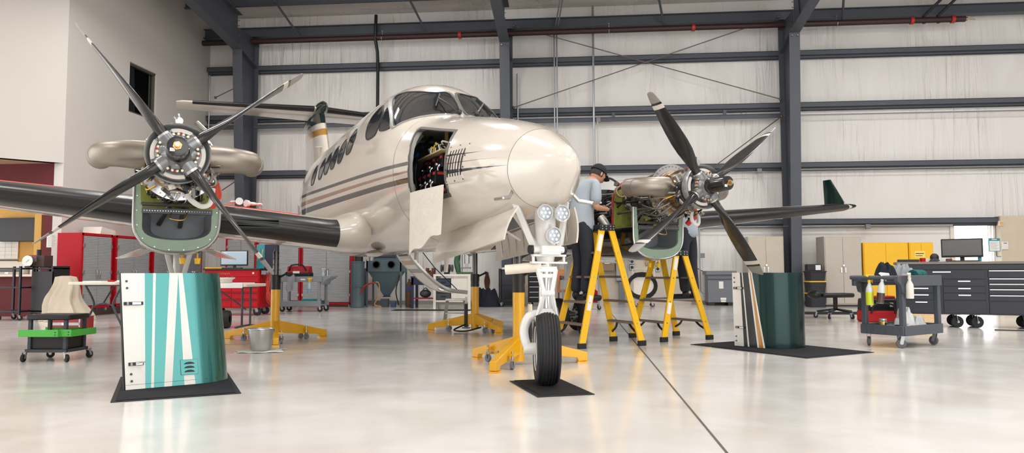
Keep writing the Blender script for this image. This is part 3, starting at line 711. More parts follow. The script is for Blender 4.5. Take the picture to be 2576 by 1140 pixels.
for i in range(2):
    x = 1.92 + i * .07; hs = MB()
    hs.tube([(x + .045, .462, 2.035), (x + .03, .482, 1.99)], .016, n=8).build('hose_fitting', mat('blue_anodised', (40, 90, 160), .3, .6), air); MB().tube([(x + .075, .385, 2.135), (x + .055, .42, 2.09)], .016, n=8).build('hose_fitting', mat('blue_anodised', (40, 90, 160), .3, .6), air)
hw = MB()
for i in range(26):
    x = 1.42 + rnd.random() * .4; z = 1.985
    hw.tube([(x, .32 + rnd.random() * .1, z), (x + rnd.uniform(-.06, .06), .40, z + .04 + rnd.random() * .06), (x + rnd.uniform(-.12, .12), .36, z + rnd.random() * .09)], .008, n=5, smooth=4, mi=rnd.choice((0, 0, 0, 1, 2)))
tag(hw.build('wiring_loom', [M_rag, M_yelp, M_cable], air), kind='stuff')
MB().bb(1.70, 1.75, .24, .26, 1.98, 2.23).build('bay_post', mat('post_primer', (180, 150, 84), 0.5), air)
MB().bb(1.86, 1.90, .2, .22, 1.98, 2.23).build('bay_post', mat('post_blue', (70, 80, 110), 0.5), air)
MB().bar((1.9, .62, 1.52), (1.93, .60, 2.0), .05, .03).bar((1.93, .60, 2.0), (1.82, .47, 2.2), .05, .03).build('bay_frame', M_int, air)
MB().sph((1.98, .50, 1.66), .05, (1, .7, 1.5), n=10).build('bay_connector', M_cream, air)
MB().bb(1.88, 1.95, .585, .60, 1.86, 1.9).build('yellow_tag', M_yelp, air)
# panel seams
for a in (.032, 1.95): MB().tube(fus_ring(a, .001, 96), .0018, n=4, closed=True).build('panel_seam', mat('seam_line', (150, 142, 130), 0.6), air)  # thin tan-grey line along each panel joint
# pitot masts
for sg in (1, -1):
    p, n = skin_side(.06, 1.47, sg)
    tip = p + Vector((-.06, .14 * sg, -.07))
    m_ = MB().tube([p - n * .02, p + n * .04 + Vector((-.01, 0, -.03)), tip], [.02, .018, .014], n=8).tube([tip + Vector((.03, 0, 0)), tip + Vector((-.12, 0, -.005))], [.013, .008], n=8)
    m_.build('pitot_tube', M_alu, air)
# belly antennas
for (a, y, h_, c_) in ((2.35, .0, .26, .12), (4.9, .2, .1, .14), (3.8, -.1, .1, .14), (5.6, .1, .09, .1)):
    MB().prism([(a, 1.12), (a + c_, 1.12), (a + c_ * 1.1, 1.12 - h_), (a + c_ * .45, 1.12 - h_)], lambda p, q: (p, y - .012, q), lambda p, q: (p, y + .012, q)).build('belly_antenna', M_cw, air, bevel=.006)
MB().sph((4.25, .35, 1.1), .16, (1.9, .6, .28), n=16).build('belly_fairing', M_cw, air)

# ---------------------------------------------------------------- wings
def af(t):  # t in 0..2 around the section from TE top to LE to TE bottom -> (x,z) for unit chord and unit thickness
    if t <= 1: x = (1 - t) ** 2 if False else 0.5 * (1 + math.cos(PI * t)); s = 1
    else: x = 0.5 * (1 - math.cos(PI * (t - 1))); s = -1
    y = 5 * (0.2969 * math.sqrt(x) - 0.1260 * x - 0.3516 * x * x + 0.2843 * x ** 3 - 0.1015 * x ** 4)
    cam_ = 0.10 * (x * (1 - x)) * 0.9
    return x, s * y, cam_
def wing_ring(y, le, ch, z, tc, ts):
    out = []
    for t in ts:
        x, th, cm = af(t); out.append(Vector((le + x * ch, y, z + (th * tc + cm * .35) * ch)))
    return out
TS = [2 * i / 48 for i in range(48)]
WS = [(.60, 3.34, 2.40, 1.335, .215), (.70, 3.27, 2.42, 1.33, .21), (.78, 3.25, 2.38, 1.32, .20), (.86, 3.265, 2.31, 1.308, .19), (.97, 3.31, 2.22, 1.297, .177), (1.05, 3.32, 2.2, 1.302, .175), (2.1, 3.32, 2.2, 1.41, .17), (3.1, 3.42, 2.08, 1.515, .165), (8.0, 4.20, 1.18, 2.03, .12), (8.2, 4.32, .95, 2.05, .08)]
def wing_at(y):
    for i in range(len(WS) - 1):
        if y <= WS[i + 1][0]:
            t = (y - WS[i][0]) / (WS[i + 1][0] - WS[i][0]); return tuple(WS[i][k] * (1 - t) + WS[i + 1][k] * t for k in range(5))
    return WS[-1]
LE = [0.80 + 0.40 * i / 16 for i in range(17)]
for sg, nm in ((1, 'wing'), (-1, 'wing')):
    w_ = MB(); w_.rings([wing_ring(s_[0] * sg, *s_[1:], TS) for s_ in WS])
    wo = w_.build('wing', M_cw, air, smooth=40)
    for (ya, yb) in ((.96, 2.24), (3.05, 7.95)):
        b_ = MB(); R = []
        for k in range(13):
            y = ya + (yb - ya) * k / 12; yy, le, ch, z, tc = wing_at(y)
            outer = []; inner = []
            t0 = .8 if y < 2.5 else .77; tt = [t0 + (2 - 2 * t0) * i / 16 for i in range(17)]
            for t in tt:
                x, th, cm = af(t); nx_ = -1 + 2 * abs(t - 1) * 2
                outer.append(Vector((le + x * ch - .006 * (1 - x), yy * sg, z + (th * tc + cm * .35) * ch * 1.0 + (.006 if t < 1 else -.006) * min(1, abs(t - 1) * 12))))
                inner.append(Vector((le + x * ch + .004, yy * sg, z + (th * tc + cm * .35) * ch * .97)))
            R.append(outer + inner[::-1])
        b_.rings(R).build('deice_boot', M_boot, wo, smooth=40)
    # winglet
    wl_ = MB(); Rr = []
    for (f, y, z, le, ch, tc) in ((0, 7.94, 2.04, 4.24, .52, .09), (.15, 7.97, 2.12, 4.31, .44, .09), (1, 8.02, 2.56, 4.64, .18, .08)):
        ring = []
        for t in TS[::2]:
            x, th, cm = af(t); ring.append(Vector((le + x * ch, (y + th * tc * ch) * sg, z)))
        Rr.append(ring)
    wl_.rings(Rr).build('winglet', M_dgn, wo, smooth=40)
    MB().sph((4.62, 8.15 * sg, 2.055), .12, (3.4, .8, .5), n=16).build('wingtip_fairing', M_dgn, wo)
    # flap tracks / tie down ring under the wing
    MB().bb(4.0, 4.12, 5.2 * sg - .02, 5.2 * sg + .02, 1.56, 1.66).build('stall_fence', M_cw, wo, bevel=.008)
    # inlet louvre in the inboard leading edge
    y0, y1 = (1.62, 2.05); le0 = wing_at(1.8)
    lv = MB()
    for i in range(4):
        zz = le0[3] - .05 + i * .028 + .005; lv.bb(le0[1] - .012, le0[1] + .1, y0 * sg, y1 * sg, zz, zz + .01)
    lv.build('heat_exchanger_inlet', M_blk, wo)
# red wing-walk pads handled further down

# ---------------------------------------------------------------- tail
fin = MB(); R = []
for (z, le, te, th) in ((2.85, 8.75, 12.75, .10), (3.06, 9.35, 12.75, .12), (3.25, 9.72, 12.78, .14), (3.6, 10.0, 12.85, .14), (4.1, 10.42, 12.95, .13), (4.32, 10.6, 13.0, .12)):
    ring = []
    for t in TS[::2]:
        x, thk, cm = af(t); ring.append(Vector((le + x * (te - le), thk * th * 1.9 * .5 * 1.6, z)))
    R.append(ring)
def fin_paint():
    m = bpy.data.materials.new('fin_paint'); m.use_nodes = True; nt = m.node_tree; b = nt.nodes['Principled BSDF']; L = nt.links.new
    b.inputs['Roughness'].default_value = .15; b.inputs['Coat Weight'].default_value = .6
    tc = nt.nodes.new('ShaderNodeTexCoord'); sx = nt.nodes.new('ShaderNodeSeparateXYZ'); L(tc.outputs['Object'], sx.inputs['Vector'])
    n = nt.nodes.new('ShaderNodeMath'); n.operation = 'MULTIPLY'; n.inputs[1].default_value = -.10; L(sx.outputs['X'], n.inputs[0])
    n2 = nt.nodes.new('ShaderNodeMath'); n2.operation = 'ADD'; L(n.outputs[0], n2.inputs[0]); L(sx.outputs['Z'], n2.inputs[1])
    r = nt.nodes.new('ShaderNodeValToRGB'); r.color_ramp.interpolation = 'CONSTANT'
    mr = nt.nodes.new('ShaderNodeMapRange'); mr.inputs['From Min'].default_value = 2.0; mr.inputs['From Max'].default_value = 4.0; L(n2.outputs[0], mr.inputs['Value'])
    e = r.color_ramp.elements; e[0].position = 0; e[0].color = rgb(208, 200, 189); e[1].position = .335; e[1].color = rgb(168, 124, 48)
    k = e.new(.405); k.color = rgb(208, 200, 189); k = e.new(.465); k.color = rgb(10, 34, 30)
    L(mr.outputs['Result'], r.inputs['Fac']); L(r.outputs['Color'], b.inputs['Base Color']); return m
fin.rings(R); fino = fin.build('vertical_fin', fin_paint(), air, smooth=40)
bl = MB(); R = []
for (a, ry, rz, z) in ((10.22, .01, .01, 4.33), (10.3, .06, .07, 4.33), (10.5, .10, .13, 4.34), (10.9, .125, .16, 4.36), (11.8, .11, .14, 4.35), (12.6, .09, .11, 4.32), (13.2, .02, .03, 4.30)):
    R.append([Vector((a, math.cos(2 * PI * i / 20) * ry, z + math.sin(2 * PI * i / 20) * rz)) for i in range(20)])
bl.rings(R).build('tail_bullet', M_dgn, air, smooth=50)
for sg in (1, -1):
    s_ = MB(); SS = [(.06, 10.72, 1.45, 4.36, .11), (2.7, 11.28, .82, 4.37, .10), (2.82, 11.36, .66, 4.37, .07)]
    s_.rings([wing_ring(q[0] * sg, *q[1:], TS) for q in SS])
    so_ = s_.build('horizontal_stabiliser', M_cw, air, smooth=40)
    b_ = MB(); R = []
    for k in range(9):
        f = .03 + .90 * k / 8; y = SS[0][0] + (SS[1][0] - SS[0][0]) * f; le, ch, z, tc = (SS[0][i] + (SS[1][i] - SS[0][i]) * f for i in range(1, 5))
        o_ = []; n_ = []
        for t in LE:
            x, th, cm = af(t); o_.append(Vector((le + x * ch - .006 * (1 - x), y * sg, z + (th * tc + cm * .35) * ch + (.005 if t < 1 else -.005) * min(1, abs(t - 1) * 12)))); n_.append(Vector((le + x * ch + .004, y * sg, z + (th * tc + cm * .35) * ch * .97)))
        R.append(o_ + n_[::-1])
    b_.rings(R).build('stabiliser_boot', M_boot, so_, smooth=40)
MB().sph((10.15, 0, 3.3 if False else 3.42), .06, (1.6, 3.6, .35), n=16).build('fin_antenna', M_cw, fino)
# ventral strakes
for sg in (1, -1):
    MB().prism([(10.2, 1.9), (12.2, 2.4), (12.1, 2.2), (11.2, 1.75)], lambda p, q: (p, .22 * sg - .01, q), lambda p, q: (p, .24 * sg + .01, q)).build('ventral_strake', M_cw, air)
# airstair door hanging open on the port side
AD = [(-.73, 1.27), (-.84, 1.06), (-1.06, .83), (-1.28, .65), (-1.5, .545), (-1.80, .505)]
adp = spline([Vector((0, p[0], p[1])) for p in AD], 5)
def door_pt(u, v):
    k = min(len(adp) - 1, int(round(u * (len(adp) - 1)))); return Vector((6.62 + v * .68, adp[k].y, adp[k].z))
ads = MB().sheet(lambda u, v: door_pt(u, v), len(adp) - 1, 6, .05)
def door_paint():
    m = bpy.data.materials.new('door_skin'); m.use_nodes = True; nt = m.node_tree; b = nt.nodes['Principled BSDF']; L = nt.links.new
    b.inputs['Roughness'].default_value = .2; b.inputs['Coat Weight'].default_value = .5
    tc = nt.nodes.new('ShaderNodeTexCoord'); sx = nt.nodes.new('ShaderNodeSeparateXYZ'); L(tc.outputs['Object'], sx.inputs['Vector'])
    mr = nt.nodes.new('ShaderNodeMapRange'); mr.inputs['From Min'].default_value = -1.85; mr.inputs['From Max'].default_value = -.65; L(sx.outputs['Y'], mr.inputs['Value'])
    r = nt.nodes.new('ShaderNodeValToRGB'); r.color_ramp.interpolation = 'CONSTANT'; e = r.color_ramp.elements
    e[0].position = 0; e[0].color = rgb(214, 204, 188); e[1].position = .68; e[1].color = rgb(70, 72, 70)
    for p, c_ in ((.74, (214, 204, 188)), (.79, (150, 112, 60)), (.84, (214, 204, 188)), (.88, (70, 72, 72)), (.94, (214, 204, 188))):
        k = e.new(p); k.color = rgb(*c_)
    L(mr.outputs['Result'], r.inputs['Fac']); L(r.outputs['Color'], b.inputs['Base Color']); return m
ado = ads.build('airstair_door', door_paint(), air, smooth=60)
for v in (-.01, .69):
    e_ = MB(); e_.tube([p + Vector((6.62 + v if v < 0 else 6.61 + v, 0, .03)) for p in adp], .035, n=6); e_.build('door_edge', M_alu, ado)
MB().tube([(6.7, -1.72, .52), (6.7, -1.25, .95), (6.9, -.78, 1.6)], .008, n=6).build('door_stay', M_cable, ado)
MB().tube([(6.60, -1.28, .60), (6.58, -1.33, .57), (6.60, -1.40, .57)], .016, n=6).build('door_handle', M_alu, ado)
# ================================================================ engines, propellers, nacelles, undercarriage
HZ = 1.80
def make_propeller(y0, base):
    a0 = 1.41; c = Vector((a0, y0, HZ)); fwd = Vector((-1, 0, 0))
    hub = MB()
    hub.lathe([(.0, -.10), (.11, -.10), (.135, -.06), (.14, 0), (.125, .055), (.09, .08), (.085, .10)], c, fwd, 28)
    for k in range(4):
        az = math.radians(base + 90 * k); s = Vector((0, -math.cos(az), math.sin(az)))
        hub.cyl(c + s * .05, c + s * .165, .075, .068, n=20)
    for k in range(4):
        az = math.radians(base + 45 + 90 * k); s = Vector((0, -math.cos(az), math.sin(az)))
        hub.sph(c + s * .10 + fwd * .02, .055, n=12)
    h = hub.build('propeller', M_hub, air, smooth=45)
    MB().lathe([(.088, .09), (.088, .11), (.078, .12), (.078, .345), (.074, .37), (.05, .375), (0, .375)], c, fwd, 28).build('pitch_dome', mat('dome_black', (20, 20, 22), .25, coat=.4), h, smooth=30)
    nb = MB(); nb.cyl(c + fwd * .374, c + fwd * .40, .034, n=6); nb.cyl(c + fwd * .40, c + fwd * .43, .020, n=12); nb.build('dome_nut', M_brass, h)
    MB().cyl(c + fwd * .43, c + fwd * .445, .014, n=10).build('nut_tip', M_chr, h)
    d_ = MB(); d_.box(c + fwd * .377 + Vector((0, .035, -.03)), (.003, .035, .026)); d_.build('placard', M_paper, h)
    MB().lathe([(.10, -.12), (.20, -.115), (.226, -.07), (.236, -.01), (.243, .0), (.246, -.012), (.24, -.08), (.222, -.125), (.10, -.13)], c + Vector((.0, 0, 0)), fwd, 48).build('spinner_backplate', mat('satin_aluminium', (188, 190, 193), .34, .6), h, smooth=40)
    MB().lathe([(.10, -.105), (.222, -.10)], c, fwd, 40, caps=False).build('backplate_well', MATS['satin_aluminium'], h)
    for k in range(4):
        az = math.radians(base + 45 + 90 * k)
        m_ = MB(); pts = []
        for i in range(9):
            t = az + math.radians(-24 + 48 * i / 8); pts.append((t, .178))
        out = [(r * -math.cos(t), r * math.sin(t)) for t, r in [(t, .206) for t, _ in pts] + [(t, .172) for t, _ in pts[::-1]]]
        m_.prism(out, lambda p, q: (a0 + .03, y0 + p, HZ + q), lambda p, q: (a0 + .05, y0 + p, HZ + q))
        m_.build('counterweight', M_wht, h, bevel=.003)
    bo = MB()
    for k in range(4):
        for i in range(4):
            t = math.radians(base + 45 + 90 * k - 21 + 14 * i); s = Vector((0, -math.cos(t), math.sin(t)))
            bo.cyl(c + s * .148 + fwd * .02, c + s * .148 + fwd * .05, .0105, n=8)
    tag(bo.build('hub_bolts', mat('bolt_head', (214, 196, 168), .35, .6), h), kind='stuff')
    rb = MB()
    for k in range(4):
        t = math.radians(base + 45 + 90 * k); s = Vector((0, -math.cos(t), math.sin(t))); rb.cyl(c + s * .155 + fwd * .05, c + s * .155 + fwd * .06, .009, n=8)
    tag(rb.build('torque_marks', M_hose, h), kind='stuff')
    # one blade mesh, four turned copies
    b = MB(); R = []; rows = [(.15, .047, .047, 0), (.22, .045, .045, 0), (.27, .055, .044, .3), (.36, .085, .040, .8), (.46, .112, .033, 1), (.58, .126, .027, 1), (.72, .128, .022, 1), (.86, .120, .018, 1), (1.0, .106, .0145, 1), (1.05, .10, .013, 1), (1.075, .097, .0125, 1), (1.105, .092, .0115, 1), (1.16, .080, .010, 1), (1.195, .066, .008, 1), (1.21, .03, .005, 1)]
    for r, hc, ht, f in rows:
        be = math.radians(112 - 30 * ((r - .15) / 1.06) ** 0.8)
        cd = Vector((-math.sin(be), math.cos(be), 0)); td = Vector((math.cos(be), math.sin(be), 0))
        ring = []
        for i in range(20):
            p = 2 * PI * i / 20; x, t = math.cos(p), math.sin(p)
            tt = t * (1 - .45 * f * max(0, -x)) * (1 if t > 0 else 1 - .5 * f)
            ring.append(cd * (x * hc + .012 * f) + td * tt * ht + Vector((0, 0, r)))
        R.append(ring)
    for i in range(len(R) - 1):
        r = (rows[i][0] + rows[i + 1][0]) / 2
        mi = 0 if r < 1.0 else (2 if r < 1.05 else (0 if r < 1.075 else 1))
        b.rings([R[i], R[i + 1]], mi, i == 0, i == len(R) - 2)
    first = None
    for k in range(4):
        az = math.radians(base + 90 * k); s = Vector((0, -math.cos(az), math.sin(az))); tau = fwd.cross(s)
        M = Matrix((fwd * -1, tau, s)).transposed()
        if first is None:
            o = b.build('blade', [M_blade, M_tipg, M_tipw], h, smooth=40); first = o
        else:
            o = first.copy(); COL.objects.link(o); o.parent = h
        o.matrix_local = Matrix.Translation(c) @ M.to_4x4()
        cl = MB().cyl(c + s * .135, c + s * .185, .06, .056, n=20); cl.build('blade_clamp', M_alu, h)
    return h
def exhaust(y0, sy, eng):
    z = HZ + .02
    st = MB()
    path = spline([Vector((1.76, y0 + sy * .18, z)), Vector((1.765, y0 + sy * .34, z - .0)), Vector((1.78, y0 + sy * .46, z)), Vector((1.85, y0 + sy * .56, z)), Vector((1.93, y0 + sy * .595, z)), Vector((2.0, y0 + sy * .60, z))], 6)
    st.tube(path, [.118, .118, .108, .104, .102, .104], n=24, caps=False)
    inn = [p for p in path[-9:]]; st.tube(inn, .095, n=24, caps=False)
    o = st.build('exhaust_stack', M_exh, eng, smooth=60)
    R = []
    e = path[-1]
    MB().lathe([(.104, 0), (.106, .004), (.094, .004), (.093, -.15), (.0, -.15)], e, (1, .08 * sy, 0), 24, caps=False).build('stack_lip', M_exh, o)
    MB().lathe([(.135, -.012), (.135, .012), (.118, .012), (.118, -.012)], Vector((1.76, y0 + sy * .235, z)), (0, sy, 0), 24, caps=False).build('stack_flange', M_bronze, o)
def make_engine(y0, out_sgn):
    c = Vector((0, y0, HZ)); X = Vector((1, 0, 0))
    e = MB().lathe([(.09, 1.50), (.13, 1.53), (.165, 1.56), (.175, 1.60), (.19, 1.60), (.19, 1.62), (.178, 1.62), (.18, 1.645), (.235, 1.66), (.235, 1.675)], c, X, 40)
    eng = e.build('engine', M_eng, air, smooth=35)
    MB().lathe([(.20, 1.655), (.232, 1.68), (.24, 1.76), (.238, 1.86), (.225, 1.93), (.25, 1.935), (.25, 1.96)], c, X, 40).build('exhaust_case', M_bronze, eng, smooth=35)
    g = [(.25, 1.96)]
    for i in range(5):
        x = 1.99 + i * .10; r = .262 - .012 * i
        g += [(r - .02, x), (r - .02, x + .06), (r + .012, x + .065), (r + .012, x + .08), (r - .02, x + .085)]
    g += [(.2, 2.5), (.16, 2.52), (.16, 2.68), (.2, 2.70), (.2, 2.9), (.12, 2.95)]
    MB().lathe(g, c, X, 40).build('gas_generator_case', M_eng, eng, smooth=35)
    MB().lathe([(.26, 1.985), (.325, 1.99), (.325, 2.005), (.26, 2.01)], c, X, 48).build('mount_ring', M_chr, eng, smooth=35)
    fb = MB(); r_ = random.Random(int(y0 * 100) + 300)
    for i in range(40):
        t = 2 * PI * i / 40; fb.cyl((1.975, y0 + .30 * math.cos(t), HZ + .30 * math.sin(t)), (1.99, y0 + .30 * math.cos(t), HZ + .30 * math.sin(t)), .008, n=6)
        fb.cyl((1.648, y0 + .215 * math.cos(t), HZ + .215 * math.sin(t)), (1.66, y0 + .215 * math.cos(t), HZ + .215 * math.sin(t)), .007, n=6)
    tag(fb.build('flange_bolts', M_alu, eng), kind='stuff')
    exhaust(y0, 1, eng); exhaust(y0, -1, eng)
    # accessories: small castings, valves and pumps round the cases
    for nm, m_, cnt, rr in (('accessory_castings', M_eng, 46, (.2, .31)), ('black_units', M_blk, 24, (.2, .32)), ('brass_fittings', M_brass, 26, (.24, .31))):
        mb = MB()
        for i in range(cnt):
            t = r_.uniform(PI * .98, PI * 2.02) if r_.random() < .8 else r_.uniform(0, PI)
            x = r_.choice((r_.uniform(1.52, 1.62), r_.uniform(2.02, 2.7), r_.uniform(2.02, 2.9)))
            r = r_.uniform(*rr); p = Vector((x, y0 + r * math.cos(t), HZ + r * math.sin(t)))
            q = r_.random(); sc_ = .45 if nm == 'brass_fittings' else 1
            if nm == 'brass_fittings' and math.sin(t) > -.2: continue
            if q < .45: mb.box(p, (r_.uniform(.02, .07) * sc_, r_.uniform(.02, .06) * sc_, r_.uniform(.02, .06) * sc_), Matrix.Rotation(r_.random() * 3, 3, 'X'))
            else:
                d = Vector((r_.uniform(-1, 1), r_.uniform(-1, 1), r_.uniform(-1, 1))).normalized() * r_.uniform(.015, .05); mb.cyl(p - d * sc_, p + d * sc_, r_.uniform(.008, .024) * sc_, n=8)
        tag(mb.build(nm, m_, eng, smooth=35), kind='stuff')
    for nm, m_, cnt, rad in (('steel_tubing', M_chr, 16, .006), ('black_hoses', M_cable, 14, .011), ('braided_hoses', M_lead, 8, .013), ('yellow_tagged_leads', M_yelp, 3, .006)):
        mb = MB()
        for i in range(cnt):
            t0 = r_.uniform(PI, 2 * PI); t1 = t0 + r_.uniform(-.6, .6); x0 = r_.uniform(1.55, 2.5); x1 = x0 + r_.uniform(.1, .7)
            pts = []
            for k in range(5):
                f = k / 4; t = t0 + (t1 - t0) * f; r = .27 + .06 * math.sin(PI * f) + r_.uniform(-.015, .03)
                pts.append(Vector((x0 + (x1 - x0) * f, y0 + r * math.cos(t), HZ + r * math.sin(t))))
            mb.tube(pts, rad, n=6, smooth=4)
        tag(mb.build(nm, m_, eng, smooth=60), kind='stuff')
    # white insulated hose, red duct, fire detector loop
    mb = MB().tube([(1.72, y0 - .06, HZ - .24), (1.78, y0 - .10, HZ - .33), (1.82, y0 - .19, HZ - .385), (1.86, y0 - .26, HZ - .35), (1.9, y0 - .28, HZ - .22)], .022, n=10, smooth=5)
    mb.build('white_hose', M_rag, eng)
    mb = MB().tube([(2.0, y0 - .30, HZ - .16), (2.02, y0 - .315, HZ - .27), (2.1, y0 - .28, HZ - .36)], [.035, .042, .03], n=12, smooth=5)
    mb.build('red_duct', mat('red_silicone', (206, 60, 44), .5), eng)
    mb = MB().tube([(1.9, y0 - .2, HZ + .28), (2.2, y0 - .2, HZ + .30), (2.5, y0 - .18, HZ + .27)], .014, n=8, smooth=4)
    mb.build('red_loop', M_hose, eng)
    # governor and lifting eye on top
    mb = MB(); mb.cyl((1.56, y0, HZ + .17), (1.56, y0, HZ + .27), .035, .028, n=12).cyl((1.52, y0, HZ + .285), (1.6, y0, HZ + .285), .03, n=14).tube([(1.56, y0 - .0, HZ + .31), (1.55, y0 + .005, HZ + .35)], .008, n=6).bb(1.53, 1.6, y0 - .05, y0 + .05, HZ + .165, HZ + .185)
    mb.build('propeller_governor', M_alu, eng)
    # mount trusses back to the firewall
    tr = MB()
    for t in (.2, .8, 1.2, 1.8):
        tt = PI * t; tr.cyl((2.0, y0 + .31 * math.cos(tt), HZ + .31 * math.sin(tt)), (2.76, y0 + .33 * math.cos(tt), HZ - .05 + .26 * math.sin(tt)), .016, n=10)
    tr.cyl((2.3, y0 - .3, HZ - .34), (2.3, y0 + .3, HZ - .34), .018, n=10)
    tr.cyl((2.3, y0 - .05, HZ - .34), (2.6, y0 - .02, HZ - .52), .022, n=10).cyl((2.3, y0 + .06, HZ - .34), (2.6, y0 + .16, HZ - .50), .022, n=10)
    tr.build('engine_mount', mat('mount_grey', (92, 86, 78), .45, .4), eng)
    return eng
def nac_u(n, hw, zb, ztop, rr=.30):
    """open U: down one side, round the bottom, up the other (y,z)"""
    pts = [(-hw, ztop)]
    cz = zb + rr
    for i in range(n + 1):
        t = PI + PI * i / n; x = math.cos(t); z = math.sin(t)
        pts.append((math.copysign(abs(x) ** .8, x) * hw, cz + math.copysign(abs(z) ** .8, z) * (cz - zb)))
    pts.append((hw, ztop)); return pts
def make_nacelle(y0, out_sgn):
    n = MB(); RO = []; N = 20
    # lower cowl, an open trough from the inlet lip to the firewall
    def trough(x, hw, zb, zt): return [Vector((x, y0 + p[0], p[1])) for p in nac_u(N, hw, zb, zt)]
    outer = [trough(2.30, .355, 1.035, 1.40), trough(2.45, .368, 1.01, 1.40), trough(2.8, .37, 1.02, 1.40), trough(3.45, .372, 1.04, 1.42)]
    inner = [trough(2.30, .345, 1.05, 1.40), trough(2.45, .355, 1.025, 1.40), trough(2.8, .357, 1.035, 1.40), trough(3.45, .36, 1.055, 1.42)]
    R = [o + i[::-1] for o, i in zip(outer, inner)]
    n.rings(R)
    na = n.build('nacelle', M_nac, air, smooth=45)
    # closed rear body carrying the wheel bay
    rb = MB(); R = []
    for (x, hw, zb, zt) in ((3.42, .372, 1.04, 1.98), (3.9, .37, 1.06, 1.95), (4.4, .35, 1.10, 1.88), (5.2, .30, 1.22, 1.78), (6.0, .2, 1.40, 1.68), (6.5, .03, 1.55, 1.6)):
        ring = []
        for i in range(36):
            t = 2 * PI * i / 36; sx, cz = math.sin(t), math.cos(t)
            ring.append(Vector((x, y0 + math.copysign(abs(sx) ** .75, sx) * hw, (zt + zb) / 2 + math.copysign(abs(cz) ** .8, cz) * (zt - zb) / 2)))
        R.append(ring)
    rb.rings(R).build('nacelle_rear', M_nac, na, smooth=45)
    # inlet face: primer-green U with a lip, grey duct, cross beam
    ou = nac_u(N, .355, 1.03, 1.64); iu = [(-.305, 1.64), (-.30, 1.5), (-.285, 1.42)] + [(p[0], p[1]) for p in nac_u(N, .285, 1.14, 1.40, .12)[1:-1]] + [(.285, 1.42), (.30, 1.5), (.305, 1.64)]
    U = MB(); A = [Vector((2.285, y0 + p[0], p[1])) for p in ou]; B = [Vector((2.285, y0 + p[0], p[1])) for p in iu]
    A2 = spline(A, 1); L_ = 40
    def resample(P, k):
        d = [0]
        for i in range(len(P) - 1): d.append(d[-1] + (P[i + 1] - P[i]).length)
        o = []
        for i in range(k):
            s = d[-1] * i / (k - 1); j = 0
            while j < len(d) - 2 and d[j + 1] < s: j += 1
            f = (s - d[j]) / max(1e-6, d[j + 1] - d[j]); o.append(P[j].lerp(P[j + 1], f))
        return o
    A = resample(A, L_); B = resample(B, L_)
    dx = Vector((.03, 0, 0))
    U.rings([A, B, [p + dx for p in B], [p + dx for p in A], A], 0, False, False, closed=False)
    U.build('inlet_frame', M_prim, na, smooth=35)
    MB().tube(A, .012, n=8).build('inlet_lip', M_alu, na)
    du = MB(); Bb = [Vector((2.62, y0 + (p.y - y0) * .8, 1.17 + (p.z - 1.14) * .75)) for p in B if p.z < 1.42]; Bf = [p + dx for p in B if p.z < 1.42]
    du.rings([Bf, Bb], 0, False, False, closed=False); du.bb(2.62, 2.63, y0 - .3, y0 + .3, 1.1, 1.42)
    du.build('inlet_duct', M_grey, na, smooth=30)
    bm = MB(); bm.bb(2.27, 2.33, y0 - .29, y0 + .29, 1.375, 1.425); bm.build('inlet_beam', mat('beam_grey', (84, 86, 88), .4, .5), na, bevel=.004)
    rv = MB()
    for i in range(26): rv.cyl((2.266, y0 - .27 + i * .0216, 1.40), (2.271, y0 - .27 + i * .0216, 1.40), .004, n=6)
    for p in A[::3]: rv.cyl((2.282, y0 + (p.y - y0) * .93, p.z + .02), (2.286, y0 + (p.y - y0) * .93, p.z + .02), .005, n=6)
    tag(rv.build('rivets', M_chr, na), kind='stuff')
    MB().tube([(2.265, y0 + .05, 1.38), (2.2, y0 + .06, 1.33), (2.2, y0 - .05, 1.32), (2.265, y0 - .08, 1.39)], .008, n=6, smooth=4).build('drain_tube', M_brass, na)
    # firewall with its red fire seal, yellow-green primer
    fw_ = []
    for i in range(25):
        t = PI * i / 24; fw_.append((.34 * math.cos(t), 1.72 + .34 * math.sin(t) * .95))
    poly = [(.345, 1.36)] + fw_ + [(-.345, 1.36)]
    MB().prism(poly, lambda p, q: (2.76, y0 + p, q), lambda p, q: (2.775, y0 + p, q)).build('firewall', M_zinc, na)
    MB().tube([(2.765, y0 + p, q) for p, q in poly], .013, n=8).build('fire_seal', M_hose, na)
    MB().bb(2.6, 3.45, y0 - .36, y0 - .33, 1.39, 1.41).bb(2.6, 3.45, y0 + .33, y0 + .36, 1.39, 1.41).build('cowl_rail', M_zinc, na)
    # behind the firewall: air duct, boxes and looms
    r_ = random.Random(int(y0 * 70) + 900)
    for nm, m_, cnt, rad in (('rear_steel_tubing', M_alu, 12, .010), ('rear_black_hoses', M_cable, 14, .014), ('rear_white_leads', M_rag, 6, .008), ('rear_red_hoses', M_hose, 3, .013)):
        mb = MB()
        for i in range(cnt):
            x0 = r_.uniform(2.8, 3.0); x1 = r_.uniform(3.3, 3.5); yy = r_.choice((-1, 1)) * r_.uniform(.12, .32); zz = r_.uniform(1.44, 2.0); z2 = zz + r_.uniform(-.25, .12)
            mb.tube([(x0, y0 + yy, zz), ((x0 + x1) / 2, y0 + yy * 1.05, (zz + z2) / 2 + r_.uniform(-.04, .08)), (x1, y0 + yy * .95, max(1.42, z2))], rad, n=6, smooth=4)
        tag(mb.build(nm, m_, na), kind='stuff')
    mb = MB()
    for i in range(14): mb.box((r_.uniform(2.82, 3.4), y0 + r_.choice((-1, 1)) * r_.uniform(.05, .28), r_.uniform(1.42, 1.9)), (r_.uniform(.05, .16), r_.uniform(.04, .1), r_.uniform(.05, .16)))
    tag(mb.build('rear_units', M_blk, na, bevel=.004), kind='stuff')
